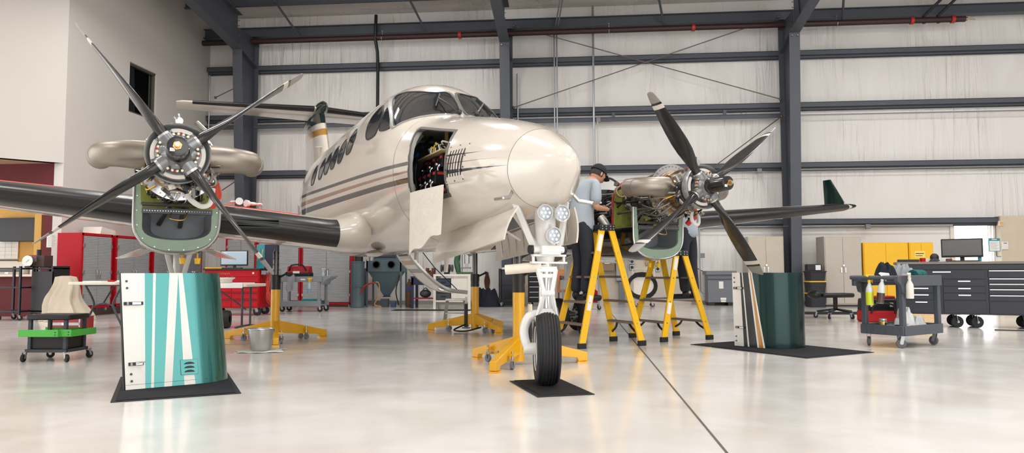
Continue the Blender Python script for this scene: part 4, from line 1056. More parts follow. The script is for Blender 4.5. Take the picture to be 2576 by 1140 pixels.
    MB().lathe([(.075, 0), (.075, .10), (.06, .10), (.06, 0)], (2.69, y0 + .28, 1.86), (-1, .3, 0), 20, caps=False).build('air_duct', mat('duct_tan', (160, 138, 112), .6), na); MB().lathe([(.075, 0), (.075, .10), (.06, .10), (.06, 0)], (2.69, y0 - .28, 1.86), (-1, -.3, 0), 20, caps=False).build('air_duct', MATS['duct_tan'], na)
    MB().cyl((2.85, y0 + .33, 1.40), (3.0, y0 + .36, 1.56), .055, n=16).build('ribbed_canister', M_lead, na)
    # yellow drain caps under the cowl
    for yy in (-.18, -.05):
        MB().cyl((2.55, y0 + yy, 1.03), (2.55, y0 + yy, .97), .008, n=6).cyl((2.55, y0 + yy, .985), (2.55, y0 + yy, .93), .028, .022, n=10).build('drain_cap', M_yelp, na)
    # main undercarriage
    lift = .0065 * y0
    g = MB(); zc = .24 - lift
    g.cyl((4.56, y0, 1.30), (4.56, y0, .72), .062, .055, n=16)
    g.bb(4.5, 4.62, y0 - .1, y0 + .1, .62, .76)
    leg = g.build('main_gear', M_gear, air, bevel=.004)
    MB().cyl((4.56, y0, .74), (4.56, y0, .28), .04, n=16).build('oleo_piston', M_chr, leg)
    MB().cyl((4.50, y0 + .05, .78), (3.95, y0 + .16, 1.24), .028, n=10).cyl((4.50, y0 - .05, .78), (3.95, y0 - .16, 1.24), .028, n=10).build('drag_brace', M_gear, leg)
    MB().bar((4.50, y0, .72), (4.40, y0, .52), .08, .02).bar((4.40, y0, .52), (4.52, y0, .32), .08, .02).build('torque_link', M_gear, leg)
    MB().cyl((4.56, y0 - .2, zc), (4.56, y0 + .2, zc), .032, n=12).build('axle', M_alu, leg)
    for sy in (-1, 1):
        yc = y0 + sy * .155
        t = MB().lathe([(.13, -.06), (.165, -.075), (.21, -.068), (.235, -.04), (.24, 0), (.235, .04), (.21, .068), (.165, .075), (.13, .06)], (4.56, yc, zc), (0, 1, 0), 36, caps=False).build('tyre', M_rub, leg, smooth=40)
        MB().lathe([(0, -.04), (.06, -.045), (.075, -.02), (.12, -.03), (.135, -.062), (.135, .062), (.12, .03), (.075, .02), (.06, .045), (0, .04)], (4.56, yc, zc), (0, 1, 0), 28).build('wheel_rim', M_gear, t)
        bk = MB()
        for i in range(8):
            a_ = 2 * PI * i / 8; bk.box((4.56 + .1 * math.cos(a_), yc - sy * .05, zc + .1 * math.sin(a_)), (.03, .03, .03))
        bk.build('brake_studs', M_steel, t)
    for sy in (-1, 1):
        MB().prism([(3.75, 1.10), (5.3, 1.22), (5.25, .98), (3.8, .86)], lambda p, q: (p, y0 + sy * (.30 + (1.15 - q) * 1.0), 1.10 + (q - 1.1) * .45), lambda p, q: (p, y0 + sy * (.315 + (1.15 - q) * 1.0), 1.11 + (q - 1.1) * .45)).build('gear_door', M_cw, na, bevel=.004)
    return na
for y0, base, sg in ((2.615, 37.8, 1), (-2.615, 36.8, -1)):
    make_propeller(y0, base); make_engine(y0, sg); make_nacelle(y0, sg)

# ---------------------------------------------------------------- nose undercarriage
ng = MB()
ng.cyl((.09, 0, 1.36), (.075, 0, 1.0), .085, .075, n=20)
ng.cyl((.075, 0, 1.0), (.07, 0, .93), .078, .062, n=20)
ngo = ng.build('nose_gear', M_gear, air, bevel=.004)
bA = MB()
for sy in (-1, 1):
    bA.bar((.16, sy * .23, 1.42), (.05, sy * .105, 1.03), .04, .045); bA.bar((.30, sy * .2, 1.36), (.07, sy * .07, 1.05), .03, .03)
bA.cyl((.03, -.13, 1.03), (.03, .13, 1.03), .028, n=12)
bA.bar((.02, -.14, .985), (.02, .14, .985), .05, .016); bA.bar((.02, -.15, .93), (.02, .15, .93), .05, .016)
for sy in (-.13, .13): bA.cyl((.02, sy, .925), (.02, sy, .99), .012, n=8)
bA.bb(-.03, .10, -.08, .08, .99, 1.06)
bA.build('drag_brace', M_gear, ngo, bevel=.003)
MB().cyl((.04, -.155, 1.03), (.04, -.125, 1.03), .034, n=14).cyl((.04, .125, 1.03), (.04, .155, 1.03), .034, n=14).build('pivot_bolt', M_blkm, ngo)
sd = MB(); sd.cyl((.02, .06, .90), (.16, .30, .875), .038, n=14).cyl((.0, .02, .905), (.04, .09, .90), .014, n=8); sd.build('shimmy_damper', M_cream, ngo)
SW = Matrix.Translation((.07, 0, 0)) @ Matrix.Rotation(math.radians(-21), 4, 'Z') @ Matrix.Translation((-.07, 0, 0))
st_ = MB().cyl((.07, 0, .95), (.07, 0, .52), .055, n=20).xf(SW); st_.build('oleo_piston', M_chr, ngo)
tl = MB()
def plate(pts, y0_, y1_): tl.prism(pts, lambda p, q: (p, y0_, q), lambda p, q: (p, y1_, q))
tl.bb(-.03, .02, -.075, .075, .86, .90); tl.bb(-.02, .12, -.075, .075, .87, .90)
for sy in (-1, 1):
    tl.bar((-.01, sy * .07, .88), (-.10, sy * .03, .70), .026, .03)
    tl.bar((-.10, sy * .03, .70), (-.01, sy * .075, .50), .026, .03)
tl.bar((-.03, -.07, .83), (-.03, .07, .83), .02, .03); tl.bar((-.04, -.06, .56), (-.04, .06, .56), .02, .05)
tl.cyl((-.10, -.05, .70), (-.10, .05, .70), .022, n=10); tl.bb(-.05, .10, -.08, .08, .48, .53); tl.cyl((-.02, -.09, .50), (-.02, .09, .50), .022, n=10)
tl.xf(SW); tl.build('torque_link', M_gear, ngo, bevel=.003)
fk = MB()
fk.tube([(.08, 0, .53), (.075, .055, .53), (.07, .125, .515), (.055, .165, .44), (.025, .165, .36), (.0, .14, .283)], [.040, .043, .040, .036, .034, .034], n=14, smooth=5)
fk.cyl((0, .085, .283), (0, .175, .283), .045, n=18)
fk.xf(SW); fk.build('wheel_fork', M_gear, ngo, smooth=50)
def ring_tyre():
    p = [(.155, -.075), (.20, -.09), (.245, -.085)]
    for i in range(-3, 4):
        y = i * .021; p += [(.281 - .0035 * i * i * .6, y - .007), (.281 - .0035 * i * i * .6, y + .005), (.276 - .0035 * i * i * .6, y + .007), (.276 - .0035 * i * i * .6, y + .0125)]
    return p + [(.245, .085), (.20, .09), (.155, .075)]
W0 = Vector((0, 0, .283)); ax = Vector((0, 1, 0))
ty = MB().lathe(ring_tyre(), W0, ax, 64, caps=False).xf(SW); tyo = ty.build('tyre', M_rub, ngo, smooth=40)
rm = MB().lathe([(0, .02), (.05, .025), (.10, .02), (.125, .045), (.150, .055), (.166, .085), (.166, -.085), (.150, -.055), (.12, -.03), (.05, -.02), (0, -.02)], W0, ax, 40).xf(SW); rm.build('wheel_rim', M_gear, tyo, smooth=35)
nb = MB()
for i in range(9):
    t = 2 * PI * i / 9; nb.cyl((.085 * math.cos(t), .02, .283 + .085 * math.sin(t)), (.085 * math.cos(t), .038, .283 + .085 * math.sin(t)), .011, n=8)
nb.xf(SW); nb.build('rim_bolts', M_steel, tyo)
# landing and taxi lamps
M_lens = mat('lamp_lens', (168, 178, 186), .06, coat=.8, var=.12, vscale=60)
for (y, z, a) in ((.072, 1.305, -.06), (-.072, 1.305, -.06), (-.005, 1.135, -.055)):
    l = MB().lathe([(.02, .05), (.05, .04), (.062, .01), (.064, -.012), (.058, -.015), (.055, -.006)], (a, y, z), (1, 0, 0), 28, caps=False).build('landing_lamp', M_gear, ngo)
    MB().lathe([(.0, -.012), (.03, -.011), (.056, -.006), (.056, 0), (0, 0)], (a, y, z), (1, 0, 0), 28).build('lamp_lens', M_lens, l)
    MB().lathe([(.054, -.012), (.061, -.016), (.062, -.008)], (a, y, z), (1, 0, 0), 28, caps=False).build('lamp_bezel', M_alu, l)
    ld = MB()
    for i in range(7):
        t = 2 * PI * i / 6; r = .034 if i < 6 else 0; ld.cyl((a - .0115, y + r * math.cos(t), z + r * math.sin(t)), (a - .013, y + r * math.cos(t), z + r * math.sin(t)), .010, n=10)
    ld.build('lamp_cells', M_chr, l)
    MB().bar((a + .02, y, z + .05), (.02, y * .8, z + .09), .02, .02).bar((a + .03, y, z), (.07, y * .5, z), .03, .03).build('lamp_bracket', M_gear, l)
# wheel-well doors
for sg, P in ((1, [(-.02, 1.34, .27), (.03, 1.10, .36), (1.60, .94, .40), (1.62, 1.215, .30)]), (-1, [(.05, 1.37, .25), (.05, 1.09, .27), (1.75, .97, .30), (1.72, 1.22, .25)])):
    def dp_(u, v):
        t = Vector((P[0][0] + (P[3][0] - P[0][0]) * u, 0, P[0][1] + (P[3][1] - P[0][1]) * (u ** .8 if sg > 0 else u))); b = Vector((P[1][0] + (P[2][0] - P[1][0]) * u, 0, P[1][1] + (P[2][1] - P[1][1]) * u))
        q = t.lerp(b, v); q.y = sg * ((P[0][2] + (P[3][2] - P[0][2]) * u) * (1 - v) + (P[1][2] + (P[2][2] - P[1][2]) * u) * v + .02 * math.sin(PI * v)); return q
    d_ = MB().sheet(dp_, 14, 6, .014); do = d_.build('nose_gear_door', M_cw, air, smooth=50)
    rb = MB()
    for u in [i / 10 for i in range(1, 10)]:
        rb.bar(dp_(u, .1) + Vector((0, -sg * .012, 0)), dp_(u, .9) + Vector((0, -sg * .012, 0)), .012, .008)
    rb.build('door_ribs', M_cw, do)
MB().bar((.55, .24, 1.26), (.5, .02, 1.12), .05, .012).build('door_link', M_gear, air)
# ================================================================ things standing on the hangar floor
def caster(parent, x, y, r=.05, w=.03, plate_z=None, rz=0.0, m=None, off=.02):
    z = plate_z if plate_z else r * 2.5
    c_, s_ = math.cos(rz), math.sin(rz)
    t = MB().lathe([(r * .35, -w / 2), (r * .9, -w / 2), (r, -w * .3), (r, w * .3), (r * .9, w / 2), (r * .35, w / 2)], (x + off * c_, y + off * s_, r), (-s_, c_, 0), 20)
    o = t.build('caster', m or M_rub, parent, smooth=40)
    f = MB(); 
    for sg in (-1, 1): f.bar((x + off * c_ - s_ * sg * (w / 2 + .004), y + off * s_ + c_ * sg * (w / 2 + .004), r * .9), (x - s_ * sg * (w / 2 + .004), y + c_ * sg * (w / 2 + .004), z), .004, r * .7)
    f.box((x, y, z - .003), (r * 1.1, w * 1.9, .006), rz); f.cyl((x + off * c_ - s_ * (w / 2 + .01), y + off * s_ + c_ * (w / 2 + .01), r), (x + off * c_ + s_ * (w / 2 + .01), y + off * s_ - c_ * (w / 2 + .01), r), r * .22, n=10)
    f.build('caster_fork', M_galv, o)
    return o
# ---------------------------------------------------------------- floor mats
def floor_mat(label, c, rz, lx, ly, ribs=False):
    t = thing('floor_mat', label, 'floor mat', (c[0], c[1], 0), rz)
    b = MB().bb(-lx / 2, lx / 2, -ly / 2, ly / 2, .001, .006); b.build('mat_border', M_rub, t, bevel=.002)
    p = MB().bb(-lx / 2 + .03, lx / 2 - .03, -ly / 2 + .03, ly / 2 - .03, .006, .010)
    p.build('mat_pile', M_rub if ribs else M_rubm, t)
    if ribs:
        r = MB(); n = int(lx / .022)
        for i in range(n): r.bb(-lx / 2 + .035 + i * (lx - .07) / n, -lx / 2 + .045 + i * (lx - .07) / n, -ly / 2 + .03, ly / 2 - .03, .010, .014)
        tag(r.build('mat_ribs', M_rub, t), kind='stuff')
    return t
floor_mat('black entrance mat under the teal cowling, front left', (-3.08, 5.44), math.radians(30.6), .82, 1.32)
floor_mat('small ribbed black mat under the nose wheel', (-.21, 5.50), math.radians(-70.3), .77, .42, True)
floor_mat('black mat under the green and gold cowling, right', (2.22, 8.46), math.radians(34.5), 1.06, 1.63)
floor_mat('black mat lying by the far lockers behind the creeper seat', (5.3, 15.6), 0, 1.5, .9)

# ---------------------------------------------------------------- cowling halves standing on the mats
M_litgrn = mat('lit_green_metallic', (58, 124, 121), 0.26, 0.9, var=.05, coat=.6)  # same dark green paint, base lightened to teal for its bright reflection
M_dkgm = mat('deep_green_metallic', (9, 46, 44), 0.32, 0.65, var=.05, coat=.3)
M_dkst = mat('dark_stripe', (12, 22, 25), 0.3, coat=.15)
M_wst = mat('white_stripe', (228, 224, 216), 0.22, coat=.6, var=.02)
M_inn = mat('cowl_inner', (60, 60, 56), 0.6)
def cowl(label, bot, top, z0, z1, bands, mats, path_end):
    t = thing('engine_cowling', label, 'engine cowling', (bot[0][0], bot[0][1], z0))
    o3 = Vector((bot[0][0], bot[0][1], 0))
    def prep(P):
        q = spline([Vector((p[0], p[1], 0)) - o3 for p in P], 10); d = [0]
        for i in range(len(q) - 1): d.append(d[-1] + (q[i + 1] - q[i]).length)
        return q, d
    Bq, Bd = prep(bot); Tq, Td = prep(top)
    def at(Q, D, s):
        s = max(0, min(D[-1] - 1e-6, s)); j = 0
        while j < len(D) - 2 and D[j + 1] < s: j += 1
        return Q[j].lerp(Q[j + 1], (s - D[j]) / max(1e-9, D[j + 1] - D[j]))
    cols = [(0, 0, None)] + bands + [(Td[-1], Bd[-1], 0)]
    NV = 14; seq = []
    for i in range(1, len(cols)):
        k = max(1, int(math.ceil(max(cols[i][0] - cols[i - 1][0], cols[i][1] - cols[i - 1][1]) / .045)))
        for j in range(k): seq.append((cols[i - 1][0] + (cols[i][0] - cols[i - 1][0]) * j / k, cols[i - 1][1] + (cols[i][1] - cols[i - 1][1]) * j / k, cols[i][2]))
    seq.append((cols[-1][0], cols[-1][1], 0))
    def pt(ut, ub, v):
        p = at(Bq, Bd, ub + 0 * v).lerp(at(Tq, Td, ut), v); 
        u = ub + (ut - ub) * v
        p = at(Bq, Bd, u).lerp(at(Tq, Td, u), v); return Vector((p.x, p.y, (z1 - z0) * v))
    G = [[pt(s[0], s[1], v / NV) for v in range(NV + 1)] for s in seq]
    n = len(G)
    def nrm(i, j):
        a = G[min(i + 1, n - 1)][j] - G[max(i - 1, 0)][j]; b = G[i][min(j + 1, NV)] - G[i][max(j - 1, 0)]; c = a.cross(b)
        return c.normalized() if c.length > 1e-9 else Vector((0, -1, 0))
    I = [[G[i][j] - nrm(i, j) * .016 for j in range(NV + 1)] for i in range(n)]
    m = MB(); w = NV + 1; vs = [p for r in G for p in r] + [p for r in I for p in r]; off = n * w
    for v_ in vs: pass
    base = len(m.v); m.v += vs
    def q(f, mi): m.f.append([base + x for x in f]); m.m.append(mi)
    for i in range(n - 1):
        for j in range(NV):
            a, b, c_, d = i * w + j, (i + 1) * w + j, (i + 1) * w + j + 1, i * w + j + 1
            q((a, b, c_, d), seq[i][2] or 0); q((off + a, off + d, off + c_, off + b), len(mats))
        q((i * w, off + i * w, off + (i + 1) * w, (i + 1) * w), len(mats)); q((i * w + NV, (i + 1) * w + NV, off + (i + 1) * w + NV, off + i * w + NV), len(mats))
    for e_ in (0, n - 1):
        for j in range(NV): q((e_ * w + j, e_ * w + j + 1, off + e_ * w + j + 1, off + e_ * w + j), len(mats))
    m.build('cowl_skin', list(mats) + [M_inn], t, smooth=50)
    # inner frame at both ends, stiffening the half shell
    fr = MB(); fr.tube([I[i][0] + Vector((0, 0, .03)) for i in range(0, n, 2)], .014, n=6); fr.build('stiffener', M_inn, t)
    fr = MB(); fr.tube([I[i][NV] - Vector((0, 0, .03)) for i in range(0, n, 2)], .014, n=6); fr.build('stiffener', M_inn, t)
    def mark(u, v):
        p = pt(u, u, v); a = pt(u + .01, u + .01, v) - p; b = pt(u, u, min(1, v + .02)) - pt(u, u, max(0, v - .02)); a.normalize(); b.normalize(); nn = a.cross(b).normalized()
        return p, a, b, nn
    return t, mark
def latch(t, mark, u, v, L=.13, open_=False):
    p, a, b, nn = mark(u, v); M = Matrix((a, nn * -1, b)).transposed()
    o = MB().box(p + nn * .006, (L, .010, .024), M).build('latch', M_blkm, t, bevel=.002)
    k = MB(); k.box(p + nn * .013 + a * .02, (L * .45, .008, .018), M); k.cyl(p + nn * .014 - a * L * .3 - b * .01, p + nn * .014 - a * L * .3 + b * .01, .008, n=8)
    if open_: k.bar(p + nn * .012 + a * .0, p + nn * .05 + a * .05 + b * .01, .018, .006)
    k.build('latch_lever', M_alu, o)
def screws(t, mark, uv):
    for u, v in uv:
        p, a, b, nn = mark(u, v); MB().cyl(p, p + nn * .004, .009, n=10).build('fastener', M_steel, t)
def cowl_path(p0, deg, flat, r, turn):
    a = math.radians(deg); d = Vector((math.cos(a), math.sin(a))); p0 = Vector(p0); out = [p0 + d * flat * i / 3 for i in range(4)]
    c = out[-1] + Vector((-d.y, d.x)) * r; n = 16
    for i in range(1, n + 1):
        b = a - PI / 2 + math.radians(turn) * i / n; out.append(c + Vector((math.cos(b), math.sin(b))) * r)
    return [(p.x, p.y) for p in out]
tl_, mk = cowl('teal engine cowling half with white chevron stripes, standing front left', cowl_path((-3.274, 5.103), 41.8, .52, .26, 150), cowl_path((-3.362, 5.14), 41.8, .51, .25, 150), .012, .86,
    [(.16, .13, 1), (.219, .169, 0), (.237, .188, 1), (.333, .258, 0), (.395, .313, 1), (.396, .40, 0), (.426, .479, 1)], [M_litgrn, M_wst], 0)
latch(tl_, mk, .075, .735); latch(tl_, mk, .075, .215, .10, True)
screws(tl_, mk, [(.035, .93), (.037, .87), (.04, .13), (.042, .07)])
p, a, b, nn = mk(.44, .155); M3 = Matrix((a, nn * -1, b)).transposed()
lv = MB().box(p + nn * .003, (.125, .008, .115), M3).build('louvre_panel', M_litgrn, tl_, bevel=.002)
for i in range(3):
    poly = [(.035 * math.cos(PI * k / 10) * 1.05, .017 * math.sin(PI * k / 10)) for k in range(11)]
    c_ = p + b * (.022 - i * .03)
    MB().prism(poly, lambda x, y: c_ + a * x + b * y + nn * .006, lambda x, y: c_ + a * x + b * y + nn * .012).build('louvre_slot', M_blk, lv)
fl_ = MB(); fl_.bar((-.02, .02, 0), (-.10, .06, .85), .012, .03); fl_.build('edge_flange', M_inn, tl_)
tr_, mk = cowl('dark green engine cowling half with gold and white stripes, standing right', cowl_path((1.794, 8.649), -47.8, .30, .33, 175), cowl_path((1.784, 8.66), -47.8, .30, .338, 175), .012, .845,
    [(.107, .127, 1), (.131, .177, 2), (.143, .198, 1), (.218, .302, 2), (.238, .323, 1), (.254, .373, 3), (.268, .393, 1)], [M_dkgm, M_wst, M_dkst, mat('gold_stripe', (176, 124, 50), .3, .3, coat=.5)], 0)
latch(tr_, mk, .085, .79, .13); latch(tr_, mk, .09, .255, .12)
screws(tr_, mk, [(.03, .93), (.03, .87), (.03, .13), (.03, .07)])

# ---------------------------------------------------------------- aircraft jacks
def jack(label, c, R, a0, ztop, yel, col, rams, bigcast=True):
    t = thing('aircraft_jack', label, 'aircraft jack', (c[0], c[1], 0), 0, 'yellow jacks holding the airplane')
    MB().cyl((0, 0, .03), (0, 0, yel), .056, n=28).build('jack_column', M_yel, t, smooth=40)
    MB().lathe([(.062, yel - .03), (.062, yel), (.06, yel + .0), (.06, yel + .05), (.064, yel + .05), (.064, col), (.048, col + .005)], (0, 0, 0), (0, 0, 1), 28).build('jack_collar', M_blk, t)
    rm = MB().cyl((0, 0, col), (0, 0, ztop - .03), .038, n=24).cyl((0, 0, ztop - .03), (0, 0, ztop), .02, n=16).build('jack_ram', mat('oiled_steel', (92, 92, 92), .3, .9), t)
    ho = MB()
    for i in range(rams):
        z = col + .06 + i * .075
        for k in range(4):
            d = Vector((math.cos(PI / 2 * k - 1.9), math.sin(PI / 2 * k - 1.9), 0)); ho.cyl(d * .0375 + Vector((0, 0, z)), d * .0395 + Vector((0, 0, z)), .012, n=10)
    if rams: ho.build('pin_holes', M_blk, rm)
    MB().cyl((.05, -.02, col - .03), (.16, -.05, col + .02), .014, n=8).sph((.165, -.05, col + .022), .022, n=10).build('ram_handle', M_blkm, t)
    for k, aa in enumerate(a0):
        d = Vector((math.cos(aa), math.sin(aa), 0)); n = Vector((-d.y, d.x, 0))
        lg = MB()
        prof = [(.03, .10), (.03, .26), (R, .10), (R, .02), (R - .09, .015), (R - .10, .05)]
        lg.prism(prof, lambda p, q: d * p + n * .032 + Vector((0, 0, q)), lambda p, q: d * p - n * .032 + Vector((0, 0, q)))
        lo = lg.build('jack_leg', M_yel, t, bevel=.006)
        MB().box(d * (R - .05) + Vector((0, 0, .008)), (.1, .08, .016), aa).build('foot_pad', M_yel, lo)
        if bigcast:
            for s_ in (-1, 1):
                q = d * (R * .55) + n * s_ * .07
                w = MB().cyl(q + n * .014 + Vector((0, 0, .035)), q - n * .014 + Vector((0, 0, .035)), .035, n=16)
                wo = w.build('caster', M_grey, lo)
                f = MB().bar(q + n * .018 + Vector((0, 0, .03)), q + n * .018 + Vector((0, 0, .09)), .004, .03).bar(q - n * .018 + Vector((0, 0, .03)), q - n * .018 + Vector((0, 0, .09)), .004, .03).cyl(q + Vector((0, 0, .085)), q + Vector((0, 0, .16)), .012, n=8)
                f.build('caster_fork', M_galv, wo)
            MB().bar(d * (R * .55) - n * .09 + Vector((0, 0, .13)), d * (R * .55) + n * .09 + Vector((0, 0, .13)), .05, .02).build('caster_bracket', M_yel, lo)
    return t
jn = jack('yellow tripod jack under the nose, right behind the nose wheel', (-.55, 6.87), .66, [math.radians(q) for q in (137, -105, 16)], 1.15, .70, .86, 4)
MB().cyl((.11, -.03, .10), (.11, -.03, .46), .018, n=10).cyl((.11, -.03, .46), (.11, -.03, .56), .022, n=10, mi=1).build('pump_handle', [M_blk, M_cream], jn)
jl = jack('yellow tripod jack under the wing behind the metal bucket', (-3.82, 9.02), .74, [math.radians(q) for q in (168, 52, -66)], 1.165, .68, .83, 4)
jm = jack('yellow tripod jack in the middle, beside the aluminium step stool', (-1.50, 10.72), .70, [math.radians(q) for q in (182, -52, 62)], 1.17, .68, .83, 0)
MB().cyl((-.13, -.03, .06), (-.13, -.03, .40), .028, n=12).bar((-.13, .0, .04), (-.13, -.0, .05), .12, .1).cyl((-.13, -.03, .40), (-.13, -.03, .5), .014, n=8, mi=1).build('pump_unit', [M_blk, M_cream], jm)
MB().tube([(-.13, -.05, .1), (-.28, -.2, .03), (-.1, -.3, .02), (.1, -.1, .06)], .012, n=8, smooth=5).build('pump_hose', M_cable, jm)
MB().bb(.6, 1.2, .35, .39, .03, .1).build('floor_bar', M_blkm) if False else None

# ---------------------------------------------------------------- stepladders
M_step = mat('ladder_tread', (128, 112, 98), .55, .3)
def ladder(label, c, sdir, half, width, H, levels, flare=.06, dark_rear=False):
    """double-sided stepladder; local x = spread, y = width"""
    t = thing('stepladder', label, 'stepladder', (c[0], c[1], 0), sdir)
    def rail(s, w, z):
        f = z / H; return Vector((s * (half * (1 - f) + .05 * f), w * ((width / 2 + flare) * (1 - f) + (width / 2 - .05) * f), z))
    for s in (-1, 1):
        for w in (-1, 1):
            r = MB().bar(rail(s, w, .02), rail(s, w, H - .02), .028, .078, up=(1, 0, 0))
            ro = r.build('ladder_rail', M_fgl, t, bevel=.004)
            p = rail(s, w, .03); MB().box(p, (.10, .045, .06)).build('rubber_foot', M_rub, ro, bevel=.006)
            if s < 0 and w < 0:
                q0 = rail(s, w, H * .78); q1 = rail(s, w, H * .92); k = MB().bar(q0 + Vector((0, -.0155, 0)), q1 + Vector((0, -.0155, 0)), .003, .05, up=(1, 0, 0)); k.build('safety_label', M_paper, ro)
                q0 = rail(s, w, H * .30); q1 = rail(s, w, H * .42); MB().bar(q0 + Vector((0, -.0155, 0)), q1 + Vector((0, -.0155, 0)), .003, .05, up=(1, 0, 0)).build('safety_label', M_paper, ro)
            g = MB()
            for zz in levels: g.cyl(rail(s, w, zz) + Vector((0, w * .014, 0)), rail(s, w, zz) + Vector((0, w * .019, 0)), .008, n=8)
            g.build('rivets', M_alu, ro)
        for z in levels:
            a = rail(s, -1, z); b = rail(s, 1, z); k = MB().bar(a, b, .085, .022, up=(0, 0, 1))
            for i in range(4): k.bar(a + Vector((-.03 + .02 * i, 0, .012)), b + Vector((-.03 + .02 * i, 0, .012)), .006, .005)
            k.build('ladder_step', M_step, t)
        z = levels[0]
        for w in (-1, 1):
            br = MB()
            a = rail(s, w, .12); b = rail(s, w, z - .01) * .5 + rail(s, -w, z - .01) * .5; b = rail(s, w, z - .01).lerp(rail(s, -w, z - .01), .28)
            br.tube([a, a.lerp(b, .5) + Vector((0, -w * .03, .0)), b], .014, n=6, smooth=4); br.build('knee_brace', M_blkm, t)
    cp = MB().bb(-.105, .105, -width / 2 + .02, width / 2 - .02, H - .07, H); cp.build('top_cap', mat('cap_black', (24, 26, 32), .5), t, bevel=.008)
    bo = MB()
    for x in (-.07, -.02, .04, .08):
        for zz in (-.02, -.05): bo.cyl((x, -width / 2 + .022, H + zz), (x, -width / 2 + .014, H + zz), .008, n=8)
    bo.build('cap_rivets', M_alu, t)
    for w in (-1, 1):
        z = H * .70 if H > 1.2 else H * .45
        MB().bar(rail(-1, w, z) + Vector((0, -w * .02, 0)), rail(1, w, z) + Vector((0, -w * .02, .0)), .006, .022).build('spreader', M_galv, t)
    return t
LA = math.radians(29.5)
ladder('taller yellow stepladder under the capped mechanic, left of the pair', (.245, 8.76), LA, .41, .50, 1.41, (.26, .51, .80, 1.08))
ladder('shorter yellow stepladder on the right, in front of the mechanic seen from the waist down', (1.19, 9.62), math.radians(30), .36, .56, 1.13, (.23, .49, .78))

# ---------------------------------------------------------------- mechanic's rolling stool
ms = thing('mechanic_stool', 'low black rolling stool with bright green trays, far left front', 'rolling stool', (-5.18, 6.93, 0), math.radians(2))
W_, D_, H_ = .42, .34, .455
for sx in (-1, 1):
    for sy in (-1, 1):
        MB().bb(sx * (W_ / 2 - .03) - .016, sx * (W_ / 2 - .03) + .016, sy * (D_ / 2 - .03) - .016, sy * (D_ / 2 - .03) + .016, .09, H_ - .045).build('post', M_dgrey, ms, bevel=.003)
        caster(ms, sx * (W_ / 2), sy * (D_ / 2), .038, .026, .095, .4 * sx + sy)
MB().pz(rrect(W_ + .04, D_ + .02, .05), H_ - .05, H_).build('seat_pad', mat('black_vinyl', (26, 26, 28), .45, bump=.1), ms, bevel=.012)
fr = MB(); fr.bb(-W_ / 2, W_ / 2, -D_ / 2, -D_ / 2 + .03, .09, .12); fr.bb(-W_ / 2, W_ / 2, D_ / 2 - .03, D_ / 2, .09, .12); fr.bb(-W_ / 2, -W_ / 2 + .03, -D_ / 2, D_ / 2, .09, .12); fr.bb(W_ / 2 - .03, W_ / 2, -D_ / 2, D_ / 2, .09, .12); fr.build('base_frame', M_dgrey, ms, bevel=.003)
bn = MB(); bn.bb(-W_ / 2 + .03, W_ / 2 - .03, -D_ / 2 + .03, D_ / 2 - .03, .115, .13); bn.bb(-W_ / 2 + .03, W_ / 2 - .03, -D_ / 2 + .03, -D_ / 2 + .04, .115, .26); bn.bb(-W_ / 2 + .03, W_ / 2 - .03, D_ / 2 - .04, D_ / 2 - .03, .115, .26); bn.bb(-W_ / 2 + .03, -W_ / 2 + .04, -D_ / 2 + .03, D_ / 2 - .03, .115, .26); bn.bb(W_ / 2 - .04, W_ / 2 - .03, -D_ / 2 + .03, D_ / 2 - .03, .115, .26); bn.build('mesh_bin', M_blk, ms)
def tray(x0, x1, y0, y1):
    t = MB(); t.bb(x0, x1, y0, y1, .245, .25); t.bb(x0, x1, y0, y0 + .006, .245, .315); t.bb(x0, x1, y1 - .006, y1, .245, .305); t.bb(x0, x0 + .006, y0, y1, .245, .31); t.bb(x1 - .006, x1, y0, y1, .245, .31)
    o = t.build('side_tray', M_grn, ms, bevel=.002)
    MB().cyl((x1 - .03, y0 - .004, .29), (x1 - .03, y0, .29), .006, n=8).cyl((x1 - .03, y0 - .004, .265), (x1 - .03, y0, .265), .006, n=8).build('tray_bolts', M_steel, o)
tray(-W_ / 2 - .03, W_ / 2 - .05, -D_ / 2 - .055, -D_ / 2 + .03); tray(W_ / 2 - .06, W_ / 2 + .06, -D_ / 2 - .02, D_ / 2 + .03); tray(-W_ / 2 - .02, W_ / 2 - .08, D_ / 2 - .03, D_ / 2 + .06)

# ---------------------------------------------------------------- bucket on a cloth
rg = MB().sheet(lambda u, v: (-.24 + .48 * u + .03 * math.sin(7 * v), -.17 + .34 * v + .02 * math.sin(9 * u), .003 + .006 * abs(math.sin(9 * u + 3 * v) * math.sin(8 * v + 1))), 20, 14, .003)
tag(rg.build('floor_rag', M_rag, loc=(-3.47, 7.80, 0), rot=(0, 0, .2)), 'white rag spread on the floor under the bucket', 'rag')
bk_ = thing('bucket', 'shiny stainless steel bucket on a white rag', 'bucket', (-3.47, 7.82, .012))
MB().lathe([(0, 0), (.10, 0), (.105, .006), (.138, .225), (.146, .23), (.146, .238), (.136, .236), (.10, .012), (0, .012)], (0, 0, 0), (0, 0, 1), 40).build('bucket_body', M_alu, bk_, smooth=40)
MB().tube([(-.145, 0, .22), (-.13, -.10, .245), (0, -.155, .25), (.13, -.10, .245), (.145, 0, .22)], .004, n=6, smooth=6).build('bail_handle', M_galv, bk_)
for sx in (-1, 1): MB().box((sx * .142, 0, .215), (.012, .03, .03)).build('handle_ear', M_galv, bk_)
hb = MB().tube([(.02 * math.cos(t) * 4, .0, .06 + .05 * math.sin(t)) for t in [i * .5 for i in range(13)]], .004, n=6)
tag(hb.build('cord', M_yelp, loc=(-3.66, 8.3, 0.02), rot=(0, 0, 0)), 'yellow cord loop hanging at the jack foot behind the bucket', 'cord')

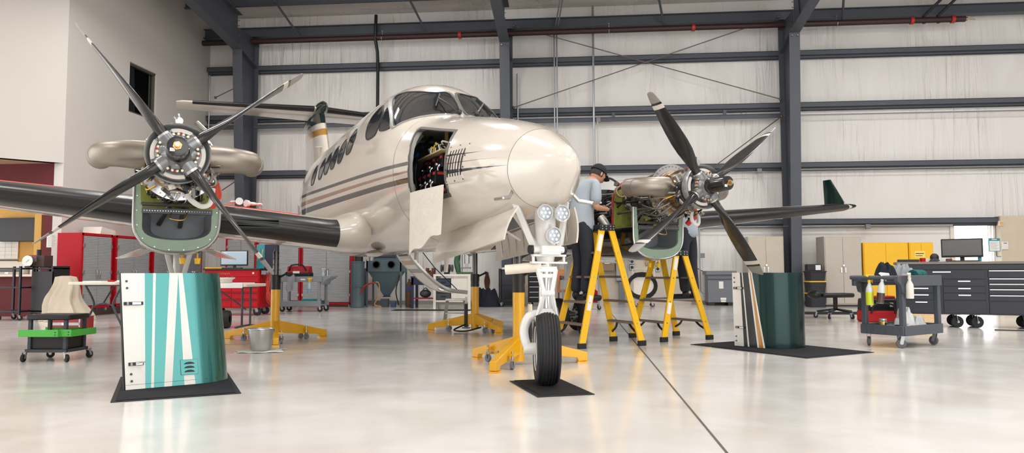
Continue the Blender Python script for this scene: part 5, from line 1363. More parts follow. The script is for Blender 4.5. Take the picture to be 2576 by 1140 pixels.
# ---------------------------------------------------------------- grey service cart and its load
SA = math.radians(38)
sc = thing('service_cart', 'dark grey two-shelf service cart with spray bottles and rags, right', 'service cart', (3.755, 8.917, 0), SA)
L_, W2 = .80, .50
M_cart = mat('cart_resin', (72, 78, 86), .5, bump=.05, bscale=300)
tt = MB(); tt.pz(rrect(L_ + .10, W2 + .04, .03, 4, -.05), .735, .75); tt.bb(-L_ / 2 - .06, L_ / 2, -W2 / 2 - .02, -W2 / 2 + .02, .69, .81); tt.bb(-L_ / 2 - .14, L_ / 2, W2 / 2 - .02, W2 / 2 + .02, .69, .81); tt.bb(L_ / 2 - .03, L_ / 2, -W2 / 2, W2 / 2, .69, .81); tt.bb(-L_ / 2 - .02, -L_ / 2 + .02, -W2 / 2, W2 / 2, .72, .80)
tt.build('top_shelf', M_cart, sc, bevel=.008)
hd_ = MB(); hd_.cyl((-L_ / 2 - .10, -W2 / 2, .785), (-L_ / 2 - .16, W2 / 2 + .02, .785), .024, n=14)
for s_ in (-1, 1): hd_.prism([(-L_ / 2 - .125, .80), (-L_ / 2 - .02, .81), (-L_ / 2 + .03, .60), (-L_ / 2 - .03, .62), (-L_ / 2 - .06, .70), (-L_ / 2 - .125, .74)], lambda p, q: (p, s_ * (W2 / 2 - .03), q), lambda p, q: (p, s_ * (W2 / 2 + .02), q))
hd_.build('handle', M_cart, sc, bevel=.006)
bt = MB(); bt.bb(-L_ / 2, L_ / 2, -W2 / 2, W2 / 2, .155, .17)
for s_ in (-1, 1): bt.bb(-L_ / 2, L_ / 2, s_ * W2 / 2 - .015, s_ * W2 / 2 + .015, .14, .25)
for s_ in (-1, 1): bt.bb(s_ * L_ / 2 - .015, s_ * L_ / 2 + .015, -W2 / 2, W2 / 2, .14, .25)
bt.build('lower_shelf', M_cart, sc, bevel=.006)
for i in range(6): MB().bb(-L_ / 2 - .02, -L_ / 2 - .012, -W2 / 2 + .04 + i * .078, -W2 / 2 + .055 + i * .078, .15, .24).build('shelf_rib', M_cart, sc)
for sx in (-1, 1):
    for sy in (-1, 1):
        MB().bar((sx * (L_ / 2 - .03), sy * (W2 / 2 - .03), .14), (sx * (L_ / 2 - .03), sy * (W2 / 2 - .03), .74), .06, .06, up=(1, 0, 0)).build('leg', M_cart, sc, bevel=.012)
        caster(sc, sx * (L_ / 2 - .06), sy * (W2 / 2 - .05), .052, .03, .14, rnd.random() * 3, mat('grey_tread', (92, 91, 90), .6))
def at_cart(x, y, z): return Vector((3.755 + x * math.cos(SA) - y * math.sin(SA), 8.917 + x * math.sin(SA) + y * math.cos(SA), z))
def spray_bottle(label, p, rz, body, liquid, trig, h=.30, lv=.45, tilt=0.0, opaque=False, grp=None):
    t = thing('spray_bottle', label, 'spray bottle', p, rz, grp); t.rotation_euler = (tilt, 0, rz)
    prof = [(0, 0), (.036, 0), (.040, .008), (.040, h * .45), (.036, h * .55), (.018, h * .68), (.014, h * .72), (.014, h * .76)]
    MB().lathe(prof, (0, 0, 0), (0, 0, 1), 24).build('bottle', body, t, smooth=50)
    if liquid: MB().lathe([(0, .004), (.0405, .004), (.0408, h * lv), (0, h * lv)], (0, 0, 0), (0, 0, 1), 24).build('liquid', liquid, t)
    MB().cyl((0, 0, h * .74), (0, 0, h * .82), .018, n=14).build('collar', trig, t)
    tg = MB(); tg.px([(-.07, h * .93), (-.06, h * 1.0), (.03, h * 1.0), (.045, h * .95), (.02, h * .90), (.012, h * .82), (-.012, h * .82), (-.02, h * .88)], -.013, .013); tg.px([(-.045, h * .92), (-.03, h * .91), (-.03, h * .76), (-.04, h * .72)], -.008, .008)
    tg.build('trigger_head', trig, t, bevel=.003)
    return t
M_clr = mat('clear_bottle', (206, 212, 210), .3, var=.02)
spray_bottle('spray bottle of yellow liquid hanging on the service cart handle', at_cart(-.53, .06, .475), SA + 1.2, M_clr, mat('yellow_fluid', (206, 214, 40), .25), M_yelp, .345, .42)
spray_bottle('clear spray bottle with dark liquid hung beside the yellow one', at_cart(-.535, -.06, .50), SA + .5, M_clr, mat('dark_fluid', (70, 50, 48), .25), M_rag, .345, .34, tilt=.12)
spray_bottle('white spray bottle hooked on the near corner of the service cart', at_cart(-.36, -.305, .555), SA - 1.2, M_wht, None, M_wht, .285)
def clothmound(name, label, c, R_, h, m, seed, cat='cloth', grp=None, rz=0):
    r_ = random.Random(seed); ph = [r_.random() * 6 for _ in range(8)]
    def f(u, v):
        a = 2 * PI * u; r = v ** .8
        k = 1 + .18 * math.sin(2 * a + ph[0]) + .1 * math.sin(5 * a + ph[1])
        fold = (.22 * math.sin(7 * a + 6 * r + ph[2]) * (1 - r * .4) + .16 * math.sin(4 * a - 9 * r + ph[3]) + .12 * math.sin(11 * a + 3 * r + ph[4])) * min(1, r * 1.6)
        return (R_[0] * r * k * math.cos(a), R_[1] * r * k * math.sin(a), max(.003, h * (1 - r ** 2.6) * (1 + fold)))
    mb = MB(); NU, NV = 48, 14
    R = [[Vector(f(i / NU, max(.01, 1 - j / NV))) for i in range(NU)] for j in range(NV + 1)]
    mb.rings([[Vector((p.x * .99, p.y * .99, 0)) for p in R[0]]] + R)
    o = mb.build(name, m, smooth=70, loc=c, rot=(0, 0, rz)); return tag(o, label, cat, grp)
M_navy = mat('navy_cloth', (24, 28, 42), .9, bump=.3, bscale=80); M_gcl = mat('grey_jersey', (150, 154, 160), .9, var=.15, bump=.3, bscale=90)
clothmound('jacket', 'dark navy jacket heaped on the service cart', at_cart(-.14, .10, .752), (.14, .12), .19, M_navy, 3, 'jacket', rz=.4)
clothmound('sweatshirt', 'grey striped sweatshirt bundled on the service cart', at_cart(.17, .07, .752), (.19, .14), .17, M_gcl, 8, 'sweatshirt', rz=SA)
clothmound('rag', 'grey rag under the navy jacket on the service cart', at_cart(-.09, -.13, .752), (.13, .07), .07, M_gcl, 12, 'rag', rz=SA)
for i, (x, y, lb) in enumerate(((.03, -.16, 'rolled teal shop towel, left of two on the cart'), (.19, -.13, 'rolled teal shop towel, right of two on the cart'))):
    k = MB(); pts = []
    for j in range(40):
        a = j * .4; r = .012 + .0011 * j; pts.append((r * math.cos(a), r * math.sin(a)))
    k.lathe([(0, -.08), (.058, -.085), (.062, -.06), (.06, .06), (.056, .085), (0, .08)], (0, 0, .062), (.75, .66, 0), 24)
    k.tube([Vector((-.066, -.058, .062)) + Vector((-.66 * p, .75 * p, q)) for p, q in pts], .004, n=5)
    tag(k.build('shop_towel', mat('teal_cloth', (20, 92, 92), .85, bump=.3, bscale=80), loc=at_cart(x, y, .752), rot=(0, 0, .15)), lb, 'towel')
tag(MB().bb(-.05, .05, -.03, .03, 0, .06).build('red_box', mat('bright_red_card', (212, 34, 34), .5), bevel=.003, loc=at_cart(-.30, -.17, .752), rot=(0, 0, SA + .8)), 'small bright red box on the service cart edge', 'box')
gl = MB()
for s_ in (-1, 1): gl.lathe([(0, -.002), (.026, 0), (0, .002)], (s_ * .033, 0, .022), (0, 1, .2), 16); gl.tube([(s_ * .06, 0, .03), (s_ * .065, .06, .03), (s_ * .06, .12, .012)], .003, n=5)
gl.bar((-.06, 0, .035), (.06, 0, .035), .004, .006)
tag(gl.build('sunglasses', M_blk, loc=at_cart(-.33, .0, .753), rot=(0, 0, SA + .6)), 'black sunglasses lying on the service cart', 'glasses')
# lower shelf load
def jar(label, p, r, h, m, lid, grp=None):
    t = thing('jar', label, 'jar', p, 0, grp); MB().lathe([(0, 0), (r, 0), (r, h * .8), (r * .85, h * .86), (r * .85, h * .9), (0, h * .9)], (0, 0, 0), (0, 0, 1), 22).build('jar_body', m, t); MB().cyl((0, 0, h * .86), (0, 0, h), r * .92, n=22).build('lid', lid, t, bevel=.002)
jar('tall glass jar with a metal lid on the lower cart shelf', at_cart(-.33, .03, .172), .045, .145, M_brass, M_alu)
jar('short pale blue jar on the lower cart shelf', at_cart(-.35, -.06, .172), .038, .10, mat('pale_blue_glass', (128, 146, 160), .2), M_steel)
jar('flat dark tin with a metal rim on the lower cart shelf', at_cart(-.33, -.16, .172), .055, .085, mat('tin_blue', (84, 104, 116), .3, .3), M_blkm)
cp_ = thing('mug', 'black and white mug with lettering on the lower cart shelf', 'mug', at_cart(-.26, -.215 + .02, .172))
MB().lathe([(0, 0), (.042, 0), (.044, .09), (.040, .09), (.038, .008), (0, .008)], (0, 0, 0), (0, 0, 1), 24).build('mug_body', M_blk, cp_)
MB().lathe([(.0445, .07), (.0455, .092), (.040, .092)], (0, 0, 0), (0, 0, 1), 24, caps=False).build('mug_rim', M_wht, cp_)
text('mug_lettering', 'IT', .05, M_wht, cp_, face_m(-.012, -.0455, .045, -.25), .001)
tag(MB().bb(-.05, .05, -.035, .035, 0, .06).build('cleaning_block', mat('aqua_block', (60, 160, 170), .6), bevel=.008, loc=at_cart(-.36, .14, .172), rot=(0, 0, SA)), 'aqua sponge block on the lower cart shelf', 'sponge')
M_bag = mat('clear_bag', (196, 198, 200), .22, var=.3, vscale=30, bump=.7, bscale=30)
clothmound('plastic_bag', 'upright milky plastic bag on the lower cart shelf', at_cart(-.12, -.10, .172), (.11, .09), .25, mat('milky_bag', (214, 214, 212), .3, bump=.5, bscale=25), 21, 'plastic bag')
clothmound('plastic_bag', 'crumpled grey clear plastic bag along the lower cart shelf', at_cart(.13, -.08, .172), (.21, .10), .15, M_bag, 29, 'plastic bag', rz=SA)
tub = thing('tub', 'white tub with red print at the end of the lower cart shelf', 'tub', at_cart(.30, .02, .172))
MB().lathe([(0, 0), (.055, 0), (.066, .11), (.062, .11), (.052, .006), (0, .006)], (0, 0, 0), (0, 0, 1), 24).build('tub_body', M_wht, tub)
MB().tube([(.03 * math.cos(q), -.066 - .0, .05 + .025 * math.sin(q)) for q in [i * .5 for i in range(13)]], .004, n=5).build('print', M_red, tub)
tag(MB().bb(-.05, .05, -.03, .03, 0, .03).build('red_packet', M_red, bevel=.006, loc=at_cart(.34, -.15, .172), rot=(0, 0, .3)), 'small red packet at the right end of the lower cart shelf', 'packet')

# ---------------------------------------------------------------- white cloth cover hanging from the nose bay
def cov(u, v):
    a = 1.50 - u * .72; zt = 1.585 + .0 * u; zb = (1.03 + .16 * u) if v > .99 else 0
    zb = 1.015 + .175 * u + .02 * math.sin(11 * u); z = zt + (zb - zt) * v
    p, n = skin_side(a, max(z, 1.30), 1, .018)
    y = p.y + .012 * math.sin(9 * u + 4 * v) * v + .008 * math.sin(17 * u + 2) * v
    if z < 1.75:
        q, n2 = skin_side(a, 1.585, 1, .018); y = max(y, q.y + .01 + .02 * v)
    a2 = a - .0 * v - .06 * v * (1 - u)
    return Vector((a2, y, z))
Mair = Matrix.Translation((-.2109, 5.5704, 0)) @ Matrix.Rotation(PI / 2 + TH, 4, 'Z') @ Matrix.Rotation(.0065, 4, 'X')
cv = MB().sheet(lambda u, v: Mair @ cov(u, v), 26, 26, .006)
tag(cv.build('protective_cloth', M_rag2, smooth=60), 'white canvas sheet hanging from the open nose bay', 'cloth')
# ---------------------------------------------------------------- red pads and gloves on the starboard wing
def wtop(y, f):
    yy, le, ch, z, tc = wing_at(y); t = math.acos(2 * f - 1) / PI; x, th, cm = af(t); return Vector((le + x * ch, y, z + (th * tc + cm * .35) * ch))
M_pad = mat('red_foam', (226, 84, 66), .8, bump=.15, bscale=60)
for (ya, yb, f0, th_, lb) in ((1.35, 2.22, .17, .022, 'red foam pad on the wing root between fuselage and near engine'), (3.75, 7.6, .09, .05, 'red foam pad on the outer wing, far left edge')):
    k = MB().sheet(lambda u, v: Mair @ (wtop(ya + (yb - ya) * u, f0 + .30 * v) + Vector((0, 0, .006))), 10, 6, th_)
    tag(k.build('wing_pad', M_pad), lb, 'wing pad')
for i, (y, f, lb) in enumerate(((2.02, .2, 'white work glove on the red pad, left of the pair'), (1.86, .24, 'white work glove on the red pad, right of the pair'))):
    p = Mair @ (wtop(y, f) + Vector((0, 0, .032)))
    g = MB(); g.sph((0, 0, .022), .05, (1.3, .8, .42), n=14)
    for j in range(4): g.tube([(.04, -.03 + .02 * j, .02), (.09, -.035 + .023 * j, .026), (.125 - .01 * abs(j - 1.5), -.038 + .026 * j, .012)], [.012, .011, .008], n=7, smooth=3)
    g.tube([(0, .03, .02), (.04, .065, .022), (.06, .075, .014)], [.013, .012, .009], n=7, smooth=3)
    g.tube([(-.05, 0, .02), (-.09, 0, .022)], [.036, .042], n=10)
    tag(g.build('work_glove', M_rag, smooth=60, loc=p, rot=(0, 0, 2.2 - i * 1.1)), lb, 'glove')
# ================================================================ workshop furniture along the walls
M_shut = mat('ribbed_aluminium_door', (172, 174, 176), .4, .25, var=.1, vscale=3)
def locker(label, c, rz, w, d, h, group='red lockers with ribbed metal doors', z0=.0):
    t = thing('tool_locker', label, 'locker', (c[0], c[1], z0), rz, group)   # local: front faces -y
    b = MB(); b.bb(-w / 2, w / 2, 0.03, d, .06, h)
    b.bb(-w / 2, -w / 2 + .05, 0, .03, .06, h); b.bb(w / 2 - .05, w / 2, 0, .03, .06, h); b.bb(-w / 2, w / 2, 0, .03, h - .05, h); b.bb(-w / 2, w / 2, 0, .03, .06, .11)
    b.build('locker_body', M_red, t, bevel=.004)
    for s_ in (-1, 1):
        x0, x1 = (-w / 2 + .055, -.004) if s_ < 0 else (.004, w / 2 - .055)
        n = 44; prof = []
        for i in range(n):
            z = .12 + (h - .18) * i / n; dz = (h - .18) / n
            prof += [(-.004, z), (-.014, z + dz * .3), (-.014, z + dz * .6), (-.004, z + dz * .95)]
        prof += [(-.004, h - .06), (.026, h - .06), (.026, .12)]
        dr = MB().px(prof, x0, x1).build('locker_door', M_shut, t, smooth=0)
        MB().tube([(s_ * .045, -.012, h * .40), (s_ * .045, -.045, h * .42), (s_ * .045, -.045, h * .52), (s_ * .045, -.012, h * .54)], .010, n=8).build('door_handle', M_chr, dr)
        for zz in (.3, h * .5, h - .25): MB().bb(s_ * (w / 2 - .055) - .03, s_ * (w / 2 - .055) + .03, -.02, 0, zz - .035, zz + .035).build('hinge', M_galv, dr, bevel=.003)
    for sx in (-1, 1):
        for yy in (.06, d - .06): MB().cyl((sx * (w / 2 - .08), yy, 0), (sx * (w / 2 - .08), yy, .07), .025, n=10).build('levelling_foot', M_galv, t)
    return t
# along the office wall, fronts facing the hangar (+x)
for i, (y0, y1) in enumerate(((13.64, 14.60), (14.72, 15.97), (16.09, 17.32), (17.40, 18.3))):
    locker(['red locker nearest the counter, foremost along the plaster wall', 'second red locker along the plaster wall, behind the folding table', 'third red locker along the plaster wall, behind the near engine', 'fourth red locker along the plaster wall, deepest in the corner'][i], (-9.75, (y0 + y1) / 2, 0), PI / 2, y1 - y0, .52, 1.57, z0=.10 if i < 2 else .06)
for i, (x0, x1) in enumerate(((-9.02, -8.20), (-8.18, -7.03), (-7.01, -5.69))):
    locker(['red locker on the back wall behind the computer monitor', 'red locker on the back wall behind the wing jack', 'red locker on the back wall at the right end, behind the grey utility cart'][i], ((x0 + x1) / 2, 18.12, 0), 0, x1 - x0, .5, 1.78)
tag(MB().bb(-5.70, -5.66, 18.35, 18.9, 0, 1.45).build('leaning_board', mat('plywood_edge', (196, 150, 90), .7)), 'tall tan board leaning beside the last red locker', 'board')
tag(MB().bb(-5.65, -5.52, 18.4, 18.9, 0, .98).build('folded_panel', M_blk, bevel=.01), 'black folded panel standing beside the grey dust collector', 'panel')
# top clutter on the lockers
tag(MB().px([(0, 0), (.5, 0), (.5, .10), (.05, .16)], -.2, .2).build('white_case', M_wht, loc=(-10.03, 14.3, 1.67)), 'pale sloping case on top of the foremost red locker', 'case')

# ---- counter corner, far left
tv = thing('television', 'black flat television on the ochre wall, far left', 'television', (-12.62, 15.52, 1.86))
MB().bb(-.44, .44, -.05, .05, -.27, .27).build('housing', M_blk, tv, bevel=.008)
MB().bb(-.42, .42, -.053, -.05, -.245, .245).build('screen', mat('dark_screen', (18, 18, 20), .4), tv)
MB().bb(-.1, .1, .03, .075, -.1, .1).build('wall_bracket', M_blkm, tv)
for (x, z, w, h, lb) in ((-12.98, 1.42, .62, .44, 'white planning chart on the ochre wall, upper of two'), (-12.98, .98, .62, .36, 'white planning chart on the ochre wall, lower of two')):
    c_ = thing('wall_chart', lb, 'chart', (x, 15.58, z)); MB().bb(-w / 2, w / 2, -.01, .01, -h / 2, h / 2).build('chart_sheet', M_paper, c_)
    g = MB()
    for i in range(1, 5): g.bb(-w / 2 + .03, w / 2 - .03, -.0115, -.010, -h / 2 + i * h / 5 - .002, -h / 2 + i * h / 5 + .002)
    for i in range(1, 4): g.bb(-w / 2 + i * w / 4 - .002, -w / 2 + i * w / 4 + .002, -.0115, -.010, -h / 2 + .02, h / 2 - .03)
    g.build('ruled_lines', mat('pencil_grey', (150, 140, 126), .8), c_)
    MB().bb(-w / 2, w / 2, -.012, .0, h / 2 - .01, h / 2 + .015).build('blue_edge', mat('edge_blue', (52, 84, 110), .6), c_)
pp_ = thing('notice_sheet', 'white notice sheet on the dark red wall', 'notice', (-10.545, 13.855, 1.52))
MB().bb(-.115, .115, -.004, 0, -.13, .13).build('sheet', M_paper, pp_)
g = MB()
for i in range(9): g.bb(-.09, .09 - .02 * (i % 3), -.0055, -.004, .07 - i * .022, .076 - i * .022)
g.bb(-.05, .06, -.0055, -.004, .095, .108); g.build('printed_lines', mat('pale_ink', (150, 154, 162), .8), pp_)
pr = thing('printer', 'pale grey printer on the counter, far left', 'printer', (-11.45, 14.1, .85))
MB().px([(-.25, 0), (.25, 0), (.25, .18), (-.05, .26), (-.25, .14)], -.32, .32).build('printer_body', mat('printer_grey', (206, 198, 186), .5), pr, bevel=.015)
MB().bb(-.25, .25, -.27, -.25, .05, .09).build('paper_slot', M_dgrey, pr)
gg = thing('dial_gauge', 'round white dial gauge standing on the black cart', 'gauge', (-10.18, 12.78, .995))
MB().cyl((0, .03, .10), (0, -.03, .10), .105, n=32).build('gauge_case', M_alu, gg, bevel=.004)
MB().cyl((0, -.030, .10), (0, -.033, .10), .092, n=32).build('dial', M_paper, gg)
MB().bar((-.02, -.035, .08), (.04, -.035, .13), .006, .003).build('needle', M_ink, gg)
MB().bb(-.05, .05, -.03, .04, -.02, .01).build('gauge_foot', M_blk, gg)
tst = thing('test_set', 'dark test box with red trim behind the dial gauge', 'instrument', (-10.10, 13.0, .985))
MB().bb(-.15, .15, -.12, .12, 0, .22).build('case', mat('brown_case', (70, 52, 46), .6), tst, bevel=.008)
MB().bb(-.12, .0, -.13, -.12, .1, .2).build('face_plate', M_grey, tst); MB().cyl((-.05, 0, .22), (-.05, 0, .33), .04, n=12).build('knob', M_blk, tst); MB().bb(-.16, .02, -.125, -.115, .20, .225).build('trim', M_hose, tst)
tag(MB().bb(-.1, .1, -.05, .05, 0, .34).build('binder', M_cream, bevel=.004, loc=(-10.98, 14.0, .851)), 'cream ring binder upright on the counter', 'binder')
def rolling_rack(name, label, c, w, d, h, shelves, closed=False, m=None):
    t = thing(name, label, 'rolling cart', (c[0], c[1], 0)); m = m or M_blkm
    for sx in (-1, 1):
        for sy in (-1, 1):
            MB().bb(sx * (w / 2 - .02) - .018, sx * (w / 2 - .02) + .018, sy * (d / 2 - .02) - .018, sy * (d / 2 - .02) + .018, .10, h).build('post', m, t)
            caster(t, sx * (w / 2 - .04), sy * (d / 2 - .04), .045, .028, .11, .5)
    for z in shelves: MB().bb(-w / 2, w / 2, -d / 2, d / 2, z - .03, z).build('shelf', m, t, bevel=.004)
    if closed:
        p = MB(); p.bb(-w / 2, w / 2, d / 2 - .01, d / 2, .1, h); p.bb(w / 2 - .01, w / 2, -d / 2, d / 2, .1, h); p.bb(-w / 2, w / 2, -d / 2, -d / 2 + .012, .12, h - .1); p.build('side_panel', M_blk, t)
    return t
rk = rolling_rack('rolling_cart', 'open black rolling cart in front of the red counter', (-10.45, 12.85), .5, .45, 1.0, (.18, .62, .97))
MB().bb(-.05, .02, -.24, -.23, .86, .89).build('maker_plate', M_alu, rk)
rolling_rack('rolling_cart', 'closed black rolling cart beside the canvas-covered machine', (-9.93, 13.05), .42, .45, 1.0, (.18, .97), True)
# canvas-covered machine
def cover(u, v):
    a = 2 * PI * u; R_ = .15 + .19 * v + (.05 * math.sin(7 * a + 2 * v) + .035 * math.sin(11 * a + 5 * v + 1)) * v ** .7 + .20 * v ** 2 * max(0, math.cos(a + .5)) ** 2
    sq = 1 / max(abs(math.cos(a)), abs(math.sin(a))) ** .6
    return Vector((-9.31 + R_ * sq * math.cos(a) + .03 * math.sin(9 * v), 12.62 + R_ * .85 * sq * math.sin(a), .80 - .795 * v + .02 * math.sin(3 * a) * v * (1 - v)))
cm = MB(); NU = 64; R = [[cover(i / NU, 0) * 1.0 + Vector((0, 0, .02)) - Vector(((cover(i / NU, 0).x + 9.31) * .6, (cover(i / NU, 0).y - 12.62) * .6, 0)) for i in range(NU)]] + [[cover(i / NU, j / 18) for i in range(NU)] for j in range(19)]
cm.rings(R); tag(cm.build('canvas_cover', mat('dusty_canvas', (196, 184, 166), .9, var=.12, vscale=4, bump=.25, bscale=50), smooth=60), 'dusty beige canvas cover draped over a machine beside the lockers', 'canvas cover')
# folding tables
def folding_table(label, c, rz, lx, ly, h):
    t = thing('folding_table', label, 'folding table', (c[0], c[1], 0), rz)
    MB().pz(rrect(lx, ly, .04), h - .045, h).build('tabletop', M_cream, t, bevel=.008)
    for s_ in (-1, 1):
        y = s_ * (ly / 2 - .28); g = MB()
        for sx in (-1, 1): g.tube([(sx * .30, y, h - .05), (sx * .17, y, h * .62), (sx * .17, y, h * .45), (sx * .33, y, .02)], .016, n=8, smooth=4)
        g.tube([(-.17, y, h * .5), (0, y, h * .56), (.17, y, h * .5)], .012, n=8); g.cyl((0, y, h * .56), (0, y - s_ * .25, h - .06), .012, n=8); g.cyl((-.31, y, h - .055), (.31, y, h - .055), .012, n=8)
        g.build('leg', M_dgrey, t)
    return t
folding_table('cream folding table with bent grey legs, left behind the teal cowling', (-7.15, 11.15), 0, .78, 1.8, .735)
for i, (x, y, w, d, h, lb) in enumerate(((-7.25, 10.5, .3, .22, .012, 'loose papers at the near end of the left folding table'), (-7.0, 10.9, .25, .3, .02, 'second pile of papers on the left folding table'))):
    tag(MB().bb(-w / 2, w / 2, -d / 2, d / 2, 0, h).build('papers', M_paper, loc=(x, y, .735), rot=(0, 0, .3 * i)), lb, 'papers')
tag(MB().bb(-.05, .05, -.02, .02, 0, .025).build('red_tool', M_red, bevel=.008, loc=(-6.95, 10.4, .735)), 'small red hand tool on the left folding table', 'tool')
tc_ = thing('folding_table', 'cream folding table in front of the red tool chest', 'folding table', (-5.86, 11.25, 0))
MB().pz(rrect(1.58, .74, .04), .645, .69).build('tabletop', M_cream, tc_, bevel=.008)
for sx in (-1, 1):
    g = MB()
    for dx_ in (-.035, .035): g.cyl((sx * .62 + dx_, -.0 + dx_ * 2, .02), (sx * .62 + dx_, dx_ * 2, .65), .018, n=8)
    g.tube([(sx * .62 - .06, -.25, .012), (sx * .62, -.1, .03), (sx * .62, .1, .03), (sx * .62 + .06, .25, .012)], .016, n=8); g.build('leg', M_dgrey, tc_)
    MB().cyl((sx * .62, 0, .28), (sx * .12, 0, .62), .012, n=8).build('leg_brace', M_dgrey, tc_)
dsh = thing('round_dish', 'white round fan housing lying on the folding table', 'dish', (-5.62, 11.2, .69))
MB().lathe([(0, .0), (.14, .0), (.155, .07), (.19, .085), (.19, .10), (.13, .10), (.12, .02), (0, .02)], (0, 0, 0), (0, 0, 1), 36).build('dish_body', M_wht, dsh)
st_ = MB()
for i in range(12): st_.cyl((.16 * math.cos(i * .524), .16 * math.sin(i * .524), .10), (.16 * math.cos(i * .524), .16 * math.sin(i * .524), .118), .008, n=6)
st_.build('dish_studs', M_steel, dsh)
tag(MB().sheet(lambda u, v: (-5.75 + .62 * u, 10.83 + .04 * u + (.22 if v > .5 else 0) * (v - .5) * 2, .695 if v > .5 else .695 - (.5 - v) * .13), 12, 12, .004).build('table_cloth', M_rag), 'white cloth hanging over the edge of the cream folding table', 'cloth')
cs = thing('metal_case', 'aluminium case with red panels on the floor under the left folding table', 'case', (-7.32, 9.92, 0), .02)
MB().bb(-.24, .24, 0, .3, .0, .235).build('case_body', mat('case_red', (160, 40, 44), .5), cs)
ed = MB()
for x in (-.24, .22):
    ed.bb(x, x + .02, -.006, .0, 0, .24); 
ed.bb(-.24, .24, -.006, 0, 0, .03); ed.bb(-.24, .24, -.006, 0, .12, .16); ed.bb(-.24, .24, -.006, 0, .21, .24); ed.bb(-.245, .245, -.005, .305, .235, .245); ed.build('case_edging', M_galv, cs)
MB().bb(-.03, .03, -.014, -.006, .12, .16).build('case_latch', M_chr, cs)
tw = thing('spare_wheel', 'small black wheel lying on the floor beside the teal cowling', 'wheel', (-5.50, 11.05, .14)); MB().lathe([(.06, -.08), (.13, -.085), (.14, -.05), (.14, .05), (.13, .085), (.06, .08)], (0, 0, 0), (1, .25, 0), 28, caps=False).build('tyre', M_rub, tw); MB().cyl((-.05, -.012, 0), (.05, .012, 0), .062, n=20).build('wheel_hub', M_grey, tw)
# red tool chest
rc = thing('tool_chest', 'red rolling tool chest carrying a computer monitor', 'tool chest', (-6.98, 14.3, 0))
MB().bb(-.58, .58, 0, .55, .155, .92).build('chest_body', M_red, rc, bevel=.006)
MB().bb(-.6, .6, -.02, .57, .92, .955).build('chest_top', M_blk, rc, bevel=.006)
for (x0, x1, z0, z1) in ((-.56, .56, .79, .90), (-.56, .56, .68, .775), (-.56, .56, .60, .665), (-.56, .0, .48, .585), (.01, .56, .48, .585), (-.56, .0, .34, .465), (.01, .56, .34, .465), (-.56, .0, .18, .325), (.01, .56, .18, .325)):
    d_ = MB().bb(x0, x1, -.012, 0, z0, z1).build('drawer', M_red, rc, bevel=.003)
    MB().bb(x0 + .02, x1 - .02, -.022, -.010, z1 - .02, z1 - .006).build('drawer_pull', M_blkm if z0 < .6 else M_red, d_)
MB().cyl((.46, -.013, .86), (.46, -.02, .86), .022, n=16).build('chest_lock', M_chr, rc)
MB().tube([(-.24 + .012 * q, -.0145, .85 + .022 * math.sin(q * 1.7) * (1 if q % 5 else 1.6)) for q in range(19)], .005, n=5).build('script_emblem', mat('badge_tan', (196, 120, 90), .4), rc)
MB().bb(-.25, .5, -.026, -.012, .655, .67).build('long_pull', M_alu, rc)
for sx in (-1, 1):
    for yy in (.09, .46): caster(rc, sx * .48, yy, .085, .045, .16, .2, None, .03)
hc = MB()
for k in range(7):
    r_ = random.Random(40 + k); pts = []
    for i in range(22):
        a = 2 * PI * i / 22; pts.append((.035 * math.sin(2 * a + k) + .02 * k * .3, .10 * math.cos(a) + r_.uniform(-.02, .02), -.26 + .27 * math.sin(a) * (1 + .06 * k) + r_.uniform(-.012, .012)))
    hc.tube(pts, .009, n=6, closed=True)
hc.tube([(0, .05, -.4), (.05, .1, -.6), (.0, .15, -.78), (-.1, .1, -.80), (-.4, -.1, -.80), (-1.0, -.25, -.80)], .008, n=6, smooth=5)
tag(hc.build('air_hose', mat('orange_hose', (206, 74, 60), .5), smooth=60, loc=(-6.30, 14.55, .81)), 'coiled red air hose hanging on the end of the red tool chest', 'hose')
hk = MB().bb(-.05, .05, -.06, .06, -.03, .05).cyl((.0, 0, 0), (.12, -.04, .03), .035, n=10).cyl((.12, -.04, .03), (.2, -.04, -.02), .02, n=8)
tag(hk.build('air_gun', M_grey, loc=(-6.33, 14.4, .86)), 'grey air tool clamped at the end of the red tool chest', 'air tool')
def monitor(label, p, rz, w, h, scr, sz=.06, lit=False, extra=True):
    t = thing('monitor', label, 'monitor', p, rz)
    MB().bb(-w / 2, w / 2, -.015, .02, sz, sz + h).build('housing', M_blk, t, bevel=.006)
    s_ = MB().bb(-w / 2 + .018, w / 2 - .018, -.018, -.015, sz + .03, sz + h - .018).build('screen', scr, t)
    MB().bb(-.03, .03, .01, .03, .01, sz + h * .4).build('stand_neck', M_blk, t); MB().pz(rrect(w * .45, .18, .03), 0, .012).build('stand_foot', M_blk, t)
    return t, s_
mo, scn = monitor('lit computer monitor on the red tool chest', (-7.03, 14.5, .955), 0, .58, .315, mat('lit_screen', (150, 168, 182), .3, emit=.35, var=.03), .055)
MB().bb(-.25, -.16, -.0195, -.018, .31, .325).bb(-.27, .26, -.0195, -.018, .335, .345).build('screen_icons', M_wht, scn)
kb = thing('keyboard', 'black keyboard in front of the lit monitor', 'keyboard', (-7.0, 14.36, .955)); MB().bb(-.2, .2, -.06, .06, 0, .018).build('keyboard_base', M_blk, kb, bevel=.004)
tag(MB().bb(-.14, .14, -.06, .06, 0, .09).build('cap_case', mat('denim_blue', (44, 58, 88), .7), bevel=.03, loc=(-7.55, 17.9, 1.41)), 'dark blue pouch above the monitor', 'pouch') if False else None
